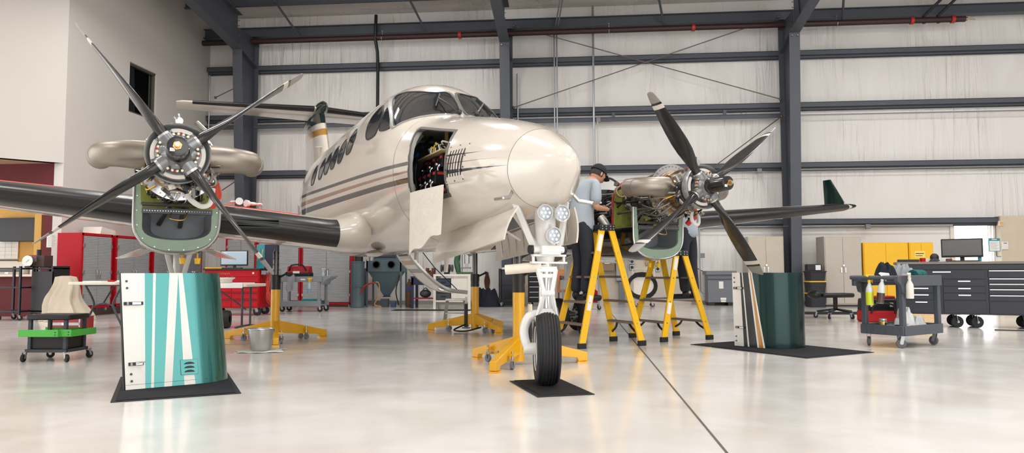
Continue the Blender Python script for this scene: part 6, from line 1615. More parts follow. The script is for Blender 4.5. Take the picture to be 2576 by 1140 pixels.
pg = thing('tool_board', 'teal board with wooden rulers leaning behind the monitor', 'board', (-6.58, 14.78, .957)); MB().bb(-.10, .08, -.01, .01, 0, .50).build('board_sheet', M_teal, pg); k = MB(); k.bar((-.08, -.016, .15), (-.02, -.016, .42), .02, .006); k.bar((0, -.016, .12), (.04, -.016, .40), .02, .006); k.build('wooden_rulers', mat('ruler_wood', (206, 160, 110), .6), pg)
tag(MB().bb(-.14, .14, -.05, .05, 0, .5).build('dark_binder_row', mat('navy_vinyl', (28, 34, 54), .6), bevel=.01, loc=(-6.36, 14.8, .957)), 'dark blue upright folder at the end of the red chest', 'folder')
tag(MB().bb(-.24, .24, -.03, .03, 0, .02).build('yellow_ruler', M_yelp, loc=(-7.36, 14.42, .957)), 'yellow folder lying on the left of the red chest', 'folder')
# grey utility cart
uc = thing('utility_cart', 'light grey two-shelf utility cart with a red tool bag, middle left', 'utility cart', (-6.07, 15.95, 0))
M_ug = mat('utility_grey', (136, 140, 146), .5)
k = MB(); k.bb(-.5, .48, -.26, .26, .69, .71); k.bb(-.5, .48, -.27, -.25, .66, .78); k.bb(-.5, .48, .25, .27, .66, .78); k.bb(.44, .48, -.26, .26, .66, .78); k.prism([(.44, .78), (.66, .80), (.66, .76), (.52, .68), (.48, .60), (.44, .6)], lambda p, q: (p, -.24, q), lambda p, q: (p, .24, q)); k.build('top_shelf', M_ug, uc, bevel=.006)
k = MB(); k.bb(-.5, .46, -.26, .26, .14, .16); k.bb(-.5, .46, -.27, -.25, .12, .24); k.bb(-.5, .46, .25, .27, .12, .24); k.build('lower_shelf', M_ug, uc, bevel=.006)
for sx in (-.46, .40):
    for sy in (-1, 1): MB().bb(sx - .03, sx + .03, sy * .23 - .03, sy * .23 + .03, .14, .7).build('leg', M_ug, uc, bevel=.01); caster(uc, sx, sy * .2, .06, .03, .13, .3)
MB().bb(.0, .10, -.275, -.27, .70, .73).build('cart_label', M_paper, uc)
bg_ = thing('tool_bag', 'red and black open-mouth tool bag on the grey utility cart', 'tool bag', (-6.2, 15.95, .71))
MB().bb(-.27, .27, -.14, .14, 0, .16).build('bag_base', M_blk, bg_, bevel=.02); MB().px([(-.14, .15), (.14, .15), (.10, .30), (-.10, .30)], -.25, .25).build('bag_top', mat('bag_red', (170, 24, 34), .7), bg_, bevel=.02)
MB().tube([(-.2, -.13, .2), (-.12, -.17, .32), (.12, -.17, .32), (.2, -.13, .2)], .018, n=8, smooth=4).build('bag_handle', M_blk, bg_); MB().bb(-.1, .05, -.15, -.14, .14, .19).build('bag_badge', M_paper, bg_)
spray_bottle('clear blue spray bottle with yellow head on the front of the grey utility cart', (-5.86, 15.64, .41), 1.4, mat('blue_clear', (170, 190, 200), .3), mat('blue_fluid', (120, 160, 180), .3), M_yelp, .34, .3)
spray_bottle('pale spray bottle with white head standing on the grey utility cart', (-5.66, 15.95, .71), 1.0, mat('pale_bottle', (170, 190, 196), .35), None, M_wht, .25)
tag(MB().bb(-.19, .19, -.12, .12, 0, .12).build('parts_box', M_teal, bevel=.01, loc=(-5.90, 15.9, .161)), 'teal plastic box on the lower shelf of the grey utility cart', 'box')
tag(MB().sheet(lambda u, v: (-6.38 + .17 * u + .02 * math.sin(6 * v), 15.655 - .01 * math.sin(8 * u), .80 - .33 * v - .03 * math.sin(5 * u)), 10, 12, .008).build('grey_rag', M_gcl), 'grey rag hanging over the edge of the grey utility cart', 'rag')

# ---- dust collector, blast cabinet, benches
M_bg = mat('blue_grey_enamel', (74, 92, 100), .45, var=.12, vscale=3)
dc = thing('dust_collector', 'tall blue-grey dust collector drum beside the blast cabinet', 'dust collector', (-5.42, 17.75, 0))
MB().lathe([(.17, 0), (.175, .02), (.165, .04), (.165, .5), (.175, .51), (.175, .54), (.165, .55), (.165, 1.1), (.175, 1.11), (.175, 1.14), (0, 1.15)], (0, 0, 0), (0, 0, 1), 36).build('drum', M_bg, dc, smooth=35); MB().cyl((.03, 0, 1.14), (.03, 0, 1.4), .10, n=20).build('motor', M_blk, dc)
MB().tube([(.10, -.12, .35), (.25, -.15, .55), (.5, -.2, .62)], .02, n=8, smooth=4).build('dust_hose', M_hose, dc)
bc = thing('blast_cabinet', 'blue-grey sandblasting cabinet with two arm holes and a funnel hopper', 'blast cabinet', (-4.80, 17.9, 0))
MB().px([(0, .88), (.60, .88), (.60, 1.45), (.28, 1.45), (.0, 1.18)], -.45, .45).build('cabinet_box', M_bg, bc, bevel=.008)
MB().px([(.045, 1.235), (.24, 1.415), (.23, 1.425), (.035, 1.245)], -.28, .28).build('viewing_window', M_pane if False else mat('dusty_glass', (60, 66, 70), .2), bc)
for x in (-.19, .19): MB().lathe([(.095, 0), (.095, -.03), (.075, -.03), (.075, .02), (0, .02)], (x, 0, 1.06), (0, 1, 0), 28, caps=False).lathe([(0, -.005), (.076, -.005)], (x, 0, 1.06), (0, 1, 0), 28).build('arm_port', M_blk, bc)
MB().rings([[Vector(p) for p in ((-.40, .02, .88), (.40, .02, .88), (.40, .58, .88), (-.40, .58, .88))], [Vector(p) for p in ((-.06, .25, .27), (.06, .25, .27), (.06, .36, .27), (-.06, .36, .27))]]).build('hopper', M_bg, bc)
MB().cyl((0, .3, .27), (0, .3, .25), .10, n=20).build('hopper_gate', M_blkm, bc)
for sx in (-1, 1):
    for yy in (.02, .58): MB().bb(sx * .43 - .02, sx * .43 + .02, yy - .02, yy + .02, 0, 1.18).build('leg', M_bg, bc)
MB().tube([(-.25, -.03, .62), (-.1, -.1, .6), (-.08, -.1, .3), (-.2, -.1, .08), (-.02, -.12, .02)], .012, n=8, smooth=5).build('air_line', mat('amber_hose', (206, 150, 80), .5), bc)
MB().tube([(-.30, -.03, .60), (-.42, -.06, .56), (-.52, -.02, .54)], .012, n=8).build('red_line', M_hose, bc)
MB().tube([(.38, .1, .8), (.3, .05, .4), (.36, .1, .05)], .015, n=8, smooth=4).build('black_line', M_cable, bc)
tag(MB().bb(-.09, .09, -.09, .09, 0, .2).build('grit_bin', mat('grit_bin_grey', (70, 78, 88), .6), bevel=.01, loc=(-4.83, 18.15, 0)), 'small grey bin under the blast cabinet hopper', 'bin')
tag(MB().bb(-.06, .06, -.06, .06, 0, .14).build('blue_bin', mat('blue_bin', (60, 84, 124), .6), bevel=.01, loc=(-4.6, 18.1, 0)), 'little blue bin beside the hopper bin', 'bin')
ex = thing('gas_bottle', 'rusty brown gas bottle beside the blue workbench', 'gas bottle', (-4.15, 17.9, 0)); MB().lathe([(.07, 0), (.08, .02), (.08, .5), (.05, .62), (.03, .64), (.03, .7), (0, .7)], (0, 0, 0), (0, 0, 1), 20).build('bottle_shell', mat('rusty_brown', (96, 66, 46), .6), ex); MB().bb(-.085, .085, -.085, .085, .42, .5).build('strap', mat('strap_blue', (44, 66, 120), .6), ex)
bb_ = thing('workbench', 'dark blue workbench with an open lower shelf', 'workbench', (-3.67, 17.7, 0)); M_dbl = mat('bench_navy', (32, 40, 72), .5)
MB().bb(-.34, .30, -.3, .3, .73, .77).build('bench_top', M_dbl, bb_, bevel=.004); MB().bb(-.32, .28, -.28, -.25, .56, .73).build('apron', M_dbl, bb_); MB().bb(-.32, .28, -.26, .26, .22, .245).build('lower_shelf', M_hose, bb_)
for sx in (-.30, .26):
    for sy in (-.25, .25): MB().bb(sx - .03, sx + .03, sy - .03, sy + .03, 0, .73).build('leg', M_dbl, bb_)
tag(MB().sph((0, 0, .10), .11, (1.3, 1, .9), n=16).tube([(-.1, 0, .14), (0, 0, .24), (.1, 0, .14)], .012, n=6, smooth=4).build('grey_can', M_dgrey, smooth=50, loc=(-3.68, 17.6, .247)), 'rounded grey can with handle on the blue bench shelf', 'can')
wb_ = thing('cabinet_bench', 'white cabinet bench with black drawers under the green drill press', 'workbench', (-2.92, 17.25, 0))
MB().bb(-.44, .44, -.3, .3, .77, .82).build('bench_top', M_wht, wb_, bevel=.004)
for sx in (-.41, .41):
    for sy in (-.27, .27): MB().bb(sx - .03, sx + .03, sy - .03, sy + .03, 0, .77).build('leg', M_wht, wb_)
MB().bb(-.41, .41, -.28, -.26, .17, .21).build('cross_rail', M_wht, wb_)
MB().bb(-.02, .38, -.28, .25, .2, .72).build('door', M_wht, wb_, bevel=.004)
MB().bb(-.38, -.03, -.24, .25, .2, .72).build('drawer_case', M_blk, wb_)
for i in range(3):
    d_ = MB().bb(-.37, -.04, -.27, -.24, .22 + i * .165, .37 + i * .165).build('drawer', M_dgrey if i < 2 else mat('drawer_blue', (44, 56, 74), .5), wb_, bevel=.004); MB().bb(-.26, -.15, -.285, -.27, .29 + i * .165, .31 + i * .165).build('drawer_pull', M_blk, d_)
M_mg = mat('machine_green', (52, 92, 66), .45)
dp_r = thing('drill_press', 'green bench drill press on the white cabinet bench', 'drill press', (-2.66, 17.25, .82))
MB().bb(-.18, .18, -.12, .15, 0, .05).build('press_base', M_mg, dp_r, bevel=.01); MB().cyl((-.10, .05, .05), (-.10, .05, .6), .04, n=14).build('press_column', M_alu, dp_r); MB().tube([(-.15, .0, .05), (-.20, 0, .3), (-.12, 0, .55), (.05, -.02, .62)], .06, n=12, smooth=4).build('press_arm', M_mg, dp_r); MB().cyl((.06, -.05, .25), (.06, -.05, .62), .06, n=16).cyl((.06, -.05, .15), (.06, -.05, .25), .025, n=12).build('spindle', M_alu, dp_r); MB().lathe([(0, -.05), (.09, -.05), (.10, 0), (.09, .05), (0, .05)], (.12, -.05, .52), (1, -.3, 0), 20).build('pulley', M_grey, dp_r); MB().bb(-.05, .14, -.14, .06, .13, .16).build('press_table', M_grey, dp_r)
gr = thing('bench_grinder', 'black bench grinder on the white cabinet bench', 'bench grinder', (-3.08, 17.2, .82)); MB().cyl((-.08, 0, .14), (.08, 0, .14), .09, n=20).build('grinder_motor', M_blk, gr); MB().bb(-.06, .06, -.06, .06, 0, .08).build('grinder_base', M_blk, gr)
for s_ in (-1, 1): MB().cyl((s_ * .11, 0, .14), (s_ * .145, 0, .14), .085, n=20).build('grinding_wheel', M_dgrey, gr)
vi = thing('bench_vise', 'rusty bench vise on the blue workbench', 'vise', (-3.52, 17.5, .77)); MB().bb(-.1, .1, -.05, .05, 0, .1).bb(-.12, -.06, -.07, .07, .1, .2).bb(.02, .1, -.07, .07, .1, .2).cyl((-.2, 0, .12), (.0, 0, .12), .022, n=10).build('vise_body', mat('vise_rust', (104, 66, 44), .6, .3), vi, bevel=.008); MB().cyl((-.2, -.09, .12), (-.2, .09, .12), .008, n=8).build('vise_bar', M_alu, vi)
tag(MB().bb(-.09, .09, -.02, .02, -.07, .07).build('wall_switch', M_blk, bevel=.01, loc=(-2.9, 19.61, 1.6)), 'black switch box on the wall above the white cabinet bench', 'switch box')
tag(MB().bb(-.25, .25, -.25, .25, 0, .006).bb(-.9, .9, -.45, .3, 0, .005).build('bench_mat', M_rubm, loc=(-3.3, 16.6, .001)), 'dark floor mat in front of the blue and white benches', 'floor mat') if False else tag(MB().bb(-.9, .9, -.2, .3, 0, .008).build('bench_mat', M_rubm, loc=(-3.3, 16.5, .0)), 'dark strip of matting in front of the blue and white benches', 'floor mat')
# step stool
ss = thing('step_stool', 'small aluminium step stool behind the middle jack', 'step stool', (-1.98, 11.9, 0), .15)
for s_ in (-1, 1):
    MB().bar((s_ * .19, -.20, 0), (s_ * .14, -.06, .40), .05, .022, up=(0, 1, 0)).build('front_rail', M_alu, ss); MB().bar((s_ * .19, .20, 0), (s_ * .14, .08, .40), .05, .022, up=(0, 1, 0)).build('rear_rail', M_alu, ss)
MB().bb(-.17, .17, -.11, .12, .40, .43).build('platform', M_alu, ss, bevel=.004); MB().bb(-.17, .17, -.18, -.08, .19, .21).build('tread', M_alu, ss); MB().bb(.13, .15, -.17, -.12, .1, .2).build('warning_label', M_yelp, ss)
# dark carts behind the nose jack
dk = rolling_rack('rolling_cart', 'dark blue-black shelf cart against the wall behind the nose jack', (-1.64, 18.3), .60, .45, .95, (.18, .55, .93))
tag(MB().bb(-.1, .1, -.06, .06, 0, .05).build('white_carton', M_paper, bevel=.004, loc=(-1.78, 18.3, .931)), 'low white carton on the dark shelf cart', 'carton'); tag(MB().bb(-.06, .06, -.04, .04, 0, .04).build('red_grips', M_red, bevel=.01, loc=(-1.74, 18.3, .982)), 'red gripped tool on the white carton', 'tool')
tag(MB().bb(-.2, .2, -.02, .02, -.12, .12).build('wall_monitor', M_blk, bevel=.006, loc=(-1.45, 19.58, 1.26)), 'small black screen on the wall above the dark shelf cart', 'screen')
ch = thing('drawer_cabinet', 'narrow black drawer cabinet seen between jack and nose gear', 'drawer cabinet', (-1.02, 18.5, 0)); MB().bb(-.22, .22, 0, .45, .1, .93).build('cabinet_body', M_blk, ch, bevel=.006)
for i in range(6):
    z0 = .13 + i * .13; d_ = MB().bb(-.205, .205, -.015, 0, z0, z0 + .12).build('drawer', M_blkm, ch, bevel=.003); MB().bb(-.18, .18, -.03, -.015, z0 + .088, z0 + .108).build('drawer_pull', M_alu, d_)
for sx in (-1, 1): caster(ch, sx * .17, .08, .045, .03, .1, 0); caster(ch, sx * .17, .37, .045, .03, .1, 0)
clothmound('gear_bag', 'slumped black gear bag on the floor by the dark shelf cart', (-2.3, 18.3, 0), (.36, .25), .42, M_navy, 44, 'bag')
rp = MB()
for k in range(5): rp.tube([(.03 * math.sin(k), -.02 * k, .45 - .0), (-.06 + .02 * k, 0, .2), (0, 0, -.05), (.07 - .02 * k, .01, .2), (.03 * math.sin(k), -.02 * k, .45)], .014, n=6, smooth=5)
tag(rp.build('tow_straps', mat('brown_strap', (88, 58, 40), .8), smooth=60, loc=(-2.42, 19.60, .42)), 'brown straps and chain hanging on the wall beside the drill press', 'straps')

# ---- electrical corner behind the far engine
def wallbox(name, label, x0, x1, z0, z1, y, dep, m, parts=None):
    t = thing(name, label, name.replace('_', ' '), ((x0 + x1) / 2, y, (z0 + z1) / 2)); w, h = x1 - x0, z1 - z0
    MB().bb(-w / 2, w / 2, -dep, 0, -h / 2, h / 2).build('enclosure', m, t, bevel=.01)
    MB().bb(-w / 2 + .015, w / 2 - .015, -dep - .01, -dep, -h / 2 + .015, h / 2 - .015).build('door', m, t, bevel=.008)
    return t
hr = wallbox('hose_reel_box', 'brown wall box with a curved handle behind the taller ladder', .66, .99, .88, 1.33, 19.60, .2, mat('box_brown', (132, 112, 92), .5)); MB().tube([(-.1, -.22, -.02), (.02, -.22, -.02), (.07, -.22, .04), (.07, -.22, .14)], .014, n=8, smooth=4).build('curved_handle', M_cream, hr)
wallbox('breaker_panel', 'tall grey-blue electrical panel on the wall right of the brown box', 1.02, 1.33, .62, 1.55, 19.60, .12, mat('panel_blue_grey', (150, 160, 168), .5))
MB().bb(1.1, 1.25, 19.48, 19.59, .0, .6).build('panel_trunking', M_grey, bpy.data.objects['breaker_panel']).matrix_parent_inverse = bpy.data.objects['breaker_panel'].matrix_basis.inverted()
for (x, z, lb) in ((1.45, 1.135, 'round power socket, upper of the left wall pair'), (1.45, .98, 'round power socket, lower of the left wall pair'), (2.12, 1.08, 'round power socket, upper of the right wall pair'), (2.12, .935, 'round power socket, lower of the right wall pair')):
    t = thing('power_socket', lb, 'power socket', (x, 19.60, z), 0, 'round wall power sockets'); MB().bb(-.06, .06, -.05, 0, -.065, .065).build('socket_box', M_galv, t, bevel=.006); MB().cyl((0, -.05, 0), (0, -.065, 0), .042, n=20).build('socket_face', M_blk, t)
tag(MB().bb(-.03, .03, -.05, 0, -.12, .12).build('timer_box', mat('timer_tan', (170, 140, 110), .5), bevel=.006, loc=(1.83, 19.60, 1.15)), 'narrow tan timer box between the wall sockets', 'timer')
wallbox('control_box', 'small dark control box high beside the right sockets', 1.95, 2.08, 1.27, 1.39, 19.60, .08, M_dgrey)
tag(MB().bb(-.15, .15, -.12, 0, -.2, .2).build('beige_speaker', mat('enclosure_brown', (128, 116, 102), .6), bevel=.01, loc=(-.02, 19.60, 1.15)), 'brown wall enclosure partly behind the capped mechanic', 'enclosure')
wc_ = thing('cable_cart', 'white wheeled welder cart wrapped in black cable', 'welding cart', (1.62, 18.3, 0)); MB().px([(-.2, .14), (.2, .14), (.2, .66), (-.2, .74)], -.26, .26).build('cart_body', M_wht, wc_, bevel=.02)
MB().tube([(-.26, -.15, .4), (-.26, -.15, .92), (.26, -.15, .92), (.26, -.15, .4)], .018, n=8).build('cart_handle', M_wht, wc_)
cb = MB()
for k in range(7): cb.tube([((.30 + .01 * k) * math.cos(a) - .05, -.24 - .012 * k, .52 + (.24 + .014 * k) * math.sin(a)) for a in [2 * PI * i / 24 for i in range(24)]], .014, n=6, closed=True)
cb.build('cable_coil', M_cable, wc_, smooth=60); MB().bb(-.22, .22, -.2, .1, .70, .84).build('cable_bundle', M_blk, wc_, bevel=.04)
for sx in (-1, 1): caster(wc_, sx * .2, -.12, .05, .03, .13, 0, mat('brown_tread', (110, 76, 62), .6)); caster(wc_, sx * .2, .15, .05, .03, .13, 0)
gf = thing('transformer_cabinet', 'grey floor-standing transformer cabinet with white labels', 'transformer cabinet', (3.64, 19.0, 0)); M_gfc = mat('transformer_grey', (112, 116, 122), .5)
MB().bb(-.33, .33, 0, .45, .08, .80).build('cabinet_body', M_gfc, gf, bevel=.006); MB().bb(-.38, .38, -.06, .5, .78, .88).build('cabinet_hood', M_gfc, gf, bevel=.008); MB().bb(-.34, .34, -.02, .0, .66, .68).build('hood_dark_strip', M_dgrey, gf)  # includes a dark grey strip across the front below the hood
for sx in (-.24, .24): MB().bb(sx - .07, sx + .07, .02, .42, 0, .08).build('plinth', M_blk, gf)
for (x, z, w, h) in ((0.0, .52, .11, .18), (.05, .17, .14, .06), (.05, .11, .12, .04)): MB().bb(x - w / 2, x + w / 2, -.004, 0, z - h / 2, z + h / 2).build('label', M_paper, gf)
uu = rolling_rack('tool_trolley', 'grey tool trolley with bottles behind the taller ladder', (.22, 17.0), .6, .4, .72, (.16, .70), False, M_ug)
tag(MB().lathe([(0, 0), (.09, 0), (.09, .26), (.03, .30), (.03, .34), (0, .34)], (0, 0, 0), (0, 0, 1), 18).build('red_canister', M_red, loc=(.38, 17.0, .161)), 'red canister on the lower shelf of the grey tool trolley', 'canister')
tag(MB().bb(-.08, .08, -.05, .05, 0, .16).build('teal_pack', M_teal, bevel=.01, loc=(.40, 17.0, .701)), 'teal pack on top of the grey tool trolley', 'pack')
pb = thing('peg_panel', 'orange pegboard panel with tools behind the main wheel', 'pegboard', (-.28, 18.35, .35)); MB().bb(-.22, .22, -.02, .02, .0, .58).build('board', mat('peg_orange', (196, 128, 84), .7, var=.2, vscale=30), pb); k = MB(); k.cyl((-.12, -.04, .2), (-.12, -.04, .42), .03, n=8); k.bar((.05, -.03, .15), (.06, -.03, .45), .03, .02); k.build('hung_tools', M_blkm, pb)
for sx in (-.18, .18): MB().bb(sx - .02, sx + .02, -.01, .01, -.35, 0).build('post', M_steel, pb)
bt_ = thing('side_bench', 'dark work table behind the main wheel', 'work table', (-.05, 18.0, 0)); MB().bb(-.35, .35, -.2, .2, .70, .76).build('bench_top', M_dgrey, bt_)
for sx in (-.3, .3): MB().bb(sx - .02, sx + .02, -.18, .18, 0, .70).build('leg', M_grey, bt_)
tag(MB().bb(-.12, .12, -.1, .1, 0, .03).build('white_tray', M_wht, bevel=.004, loc=(-.1, 17.95, .761)), 'shallow white tray on the dark work table', 'tray')

# ---- metal lockers, totes, flammables cabinets
def steel_cab(name, label, x0, x1, y, h, m, grp, dep=.45, z0=.05, handle=True):
    t = thing(name, label, 'cabinet', ((x0 + x1) / 2, y, 0), 0, grp); w = x1 - x0
    MB().bb(-w / 2, w / 2, 0, dep, z0, h).build('cabinet_body', m, t, bevel=.004); MB().bb(-w / 2 + .02, w / 2 - .02, .03, dep - .02, 0, z0).build('plinth', M_dgrey, t)
    for s_ in (-1, 1):
        a, b = (-w / 2 + .02, -.003) if s_ < 0 else (.003, w / 2 - .02); d_ = MB().bb(a, b, -.015, 0, z0 + .03, h - .03).build('door', m, t, bevel=.004)
        if handle: MB().bb(s_ * .05 - .018, s_ * .05 + .018, -.03, -.015, h * .48, h * .56).build('door_handle', M_chr, d_, bevel=.004)
    if handle: MB().cyl((0.0, -.02, h * .585), (0.0, -.05, h * .585), .025, n=14).build('lock', M_chr, t)
    return t
steel_cab('steel_cabinet', 'tall tan steel cabinet behind the drooping propeller blade', 4.30, 5.18, 18.9, 1.74, M_tan, 'tall tan steel cabinets')
steel_cab('steel_cabinet', 'tall tan steel cabinet right of the column, with bright handles', 6.0, 6.87, 18.4, 1.71, mat('tan_grey_paint', (186, 178, 168), .45), 'tall tan steel cabinets', .6)
M_ylc = mat('safety_yellow', (240, 186, 30), .4, var=.04)
y1 = steel_cab('flammables_cabinet', 'wide yellow safety cabinet with two doors', 6.93, 7.98, 18.45, 1.55, M_ylc, 'yellow safety cabinets', handle=False)
y2 = steel_cab('flammables_cabinet', 'narrow yellow safety cabinet with a taped-up paper', 8.0, 8.56, 18.45, 1.55, M_ylc, 'yellow safety cabinets', handle=False)
MB().bb(-.16, .08, -.020, -.0155, 1.18, 1.34).build('warning_label', mat('label_pale_yellow', (242, 214, 110), .5), y2); MB().bb(-.10, .20, -.020, -.0155, .84, 1.10).build('paper_notice', M_paper, y2)
k = MB(); k.bb(-.14, .05, -.0215, -.020, 1.27, 1.29); k.bb(-.14, .02, -.0215, -.020, 1.22, 1.235); k.build('label_print', M_ink, y2)
for i, (z0, z1) in enumerate(((0, .315), (.345, .60), (.63, .84))):
    t = thing('storage_tote', ['black tote with yellow lid at the bottom of the stack by the right column', 'black tote with yellow lid in the middle of the stack by the right column', 'black tote at the top of the stack by the right column'][i], 'storage tote', (5.73, 18.3, z0), 0, 'stacked black totes'); h = z1 - z0
    MB().rings([[Vector((x * .90, y * .9, 0)) for x, y in rrect(.38, .5, .04)], [Vector((x, y, h)) for x, y in rrect(.38, .5, .04)]]).build('tote_body', mat('tote_black', (36, 40, 46), .5), t)
    MB().pz(rrect(.42, .54, .05), h, h + .028).build('tote_lid', M_yelp if i < 2 else M_blk, t, bevel=.006)
rdo = thing('jobsite_radio', 'black and silver box on top of the tote stack', 'radio', (5.70, 18.3, .87)); MB().bb(-.17, .17, -.1, .1, 0, .16).build('case', M_blk, rdo, bevel=.01); MB().bb(.02, .14, -.105, -.1, .02, .14).build('silver_panel', M_alu, rdo)
tag(MB().tube([(0, 0, 0), (.02, 0, .12), (-.03, 0, .2), (.02, 0, .28), (.06, 0, .2)], .016, n=8, smooth=4).bb(-.04, .04, -.03, .03, -.25, 0).build('red_hook_lamp', M_red, loc=(5.25, 18.75, 1.0)), 'red hooked hose hanging at the foot of the right column', 'hose') if False else None
# creeper seat
cr = thing('creeper_seat', 'black rolling creeper seat between the lockers and the service cart', 'creeper seat', (4.72, 13.95, 0), .3)
MB().bb(-.34, .30, -.16, .16, .38, .46).build('seat_pad', M_blk, cr, bevel=.03); MB().sph((-.42, 0, .44), .12, (1.1, 1.1, .7), n=14).build('head_cushion', M_blk, cr); MB().cyl((0, 0, .16), (0, 0, .4), .04, n=12).build('gas_lift', M_blkm, cr); k = MB()
for i in range(5):
    a = i * 2 * PI / 5; k.bar((0, 0, .17), (.32 * math.cos(a), .32 * math.sin(a), .12), .05, .035); 
k.build('star_base', M_blkm, cr)
for i in range(5): a = i * 2 * PI / 5; caster(cr, .32 * math.cos(a), .32 * math.sin(a), .04, .03, .11, a)
rb_ = thing('tool_bag', 'large red and black tool bag on the floor behind the service cart', 'tool bag', (5.10, 13.0, 0), .05)
MB().bb(-.30, .30, -.17, .17, 0, .2).build('bag_base', mat('bag_red2', (190, 26, 34), .7), rb_, bevel=.03); MB().px([(-.17, .18), (.17, .18), (.13, .40), (-.13, .40)], -.29, .29).build('bag_top', M_blk, rb_, bevel=.03); MB().bb(-.2, .25, -.1, .1, .39, .44).build('bag_flap', mat('flap_red', (170, 24, 34), .7), rb_, bevel=.02); MB().tube([(-.2, -.18, .15), (-.14, -.21, .3), (.14, -.21, .3), (.2, -.18, .15)], .015, n=8, smooth=4).build('bag_handle', M_blk, rb_); MB().bb(-.2, -.15, -.185, -.16, .26, .33).build('buckle', M_wht, rb_); MB().bb(.12, .17, -.185, -.16, .26, .33).build('buckle', M_wht, rb_)

# ---- black tool bench, right
BA = math.radians(-18.5)
tb = thing('tool_bench', 'long black rolling tool bench with many drawers, right', 'tool bench', (5.82, 11.62, 0), BA)
M_tb = mat('bench_black', (24, 27, 36), .38, .2); M_wood = mat('bench_top_grey', (120, 112, 104), .5)
MB().bb(-.88, .88, 0, .6, .20, .96).build('bench_body', M_tb, tb, bevel=.006); MB().bb(-.90, .90, -.03, .63, .96, 1.0).build('bench_top', M_wood, tb, bevel=.006); MB().bb(-.89, .89, -.02, 0, .88, .955).build('top_rail', M_tb, tb, bevel=.004)
def drw(x0, x1, z0, z1, pw, full=False):
    d_ = MB().bb(x0, x1, -.014, 0, z0, z1).build('drawer', M_tb, tb, bevel=.003)
    if full: MB().bb(x0 + .01, x1 - .01, -.026, -.012, z1 - .018, z1 - .006).build('drawer_pull', M_alu, d_)
    else:
        c_ = (x0 + x1) / 2; MB().bb(c_ - pw, c_ + pw, -.03, -.014, z1 - .035, z1 - .02).build('drawer_pull', M_chr, d_)
drw(-.86, .27, .74, .87, .12)
for z0, z1 in ((.63, .73), (.53, .62), (.42, .52)): drw(-.86, -.30, z0, z1, .10); drw(-.28, .27, z0, z1, .08)
drw(-.86, -.30, .22, .41, .08); MB().bb(-.28, .27, -.014, 0, .22, .41).build('drawer', M_tb, tb, bevel=.003)
for z0, z1 in ((.76, .87), (.68, .75), (.60, .67), (.51, .59), (.41, .50)): drw(.31, .84, z0, z1, 0, True)
MB().bb(.31, .84, -.014, 0, .22, .40).build('drawer', M_tb, tb, bevel=.003)
for x in (-.78, -.12, .14, .80):
    caster(tb, x, .08, .088, .05, .2, .3); caster(tb, x, .52, .088, .05, .2, .3)
t2 = thing('side_cabinet', 'black side cabinet with white arrow emblem at the right edge', 'tool cabinet', (5.82 + .93 * math.cos(BA) + .02, 11.62 + .93 * math.sin(BA) - .04, 0), BA)
MB().bb(0, .5, 0, .6, .20, 1.0).build('cabinet_body', M_tb, t2, bevel=.008); MB().bb(.0, .2, -.012, 0, .93, .975).build('white_strip', M_paper, t2)
MB().py([(.03, .66), (.09, .69), (.09, .67), (.14, .67), (.09, .63), (.09, .65)], -.012, 0).build('arrow_emblem', M_paper, t2)
for x in (.06, .44): caster(t2, x, .08, .09, .05, .2, .3); caster(t2, x, .52, .09, .05, .2, .3)
def at_b(x, y, z=1.0): return Vector((5.82 + x * math.cos(BA) - y * math.sin(BA), 11.62 + x * math.sin(BA) + y * math.cos(BA), z))
monitor('large dark monitor on the black tool bench, against the bright doorway', at_b(.04, .38), BA - .25, .56, .29, mat('grey_screen', (104, 104, 104), .18), .07)
sp_ = thing('computer_mouse', 'small black scanner beside the large monitor', 'scanner', at_b(-.34, .35)); MB().sph((0, 0, .07), .055, (1.2, .9, 1.2), n=14).build('scanner_body', M_blk, sp_)
kb2 = thing('keyboard', 'black keyboard under the large monitor on the black bench', 'keyboard', at_b(0, .12), BA); MB().bb(-.22, .22, -.07, .07, 0, .02).build('keyboard_base', M_blk, kb2, bevel=.005)
for i, (x, y, w, h, m_, lb) in enumerate(((-.72, .2, .3, .04, M_blk, 'flat black case on the left of the black bench'), (-.52, .2, .08, .06, M_red, 'red tape roll on the black bench'), (-.46, .25, .08, .055, M_wht, 'white tape roll on the black bench'), (-.36, .15, .14, .05, mat('slate_rag', (44, 52, 70), .8), 'slate blue rag on the black bench'), (-.22, .12, .2, .02, mat('sky_rag', (150, 166, 184), .8), 'pale blue rag on the black bench'), (-.15, .3, .07, .05, mat('brown_tin', (110, 60, 40), .6), 'small brown tin left of the large monitor'))):
    if 'roll' in lb: o = MB().lathe([(.02, 0), (w / 2, 0), (w / 2, h), (.02, h)], (0, 0, 0), (0, 0, 1), 18, caps=False).build('tape_roll', m_, loc=at_b(x, y))
    elif 'rag' in lb: o = clothmound('rag', lb, at_b(x, y), (w / 2, .06), h, m_, 60 + i, 'rag')
    else: o = MB().bb(-w / 2, w / 2, -.08, .08, 0, h).build('flat_case' if i == 0 else 'tin', m_, bevel=.008, loc=at_b(x, y), rot=(0, 0, BA))
    tag(o, lb, 'tape roll' if 'roll' in lb else 'rag' if 'rag' in lb else 'case' if i == 0 else 'tin')
tag(MB().cyl((0, 0, 0), (0, 0, .09), .025, n=14).build('teal_cup', M_teal, loc=at_b(.27, .36)), 'small teal cup right of the large monitor', 'cup')
tag(MB().tube([(6.0, 11.2, .008), (6.6, 11.0, .008), (7.2, 11.3, .008)], .008, n=6, smooth=6).build('floor_cable', M_cable), 'thin black cable on the floor under the black bench', 'cable')
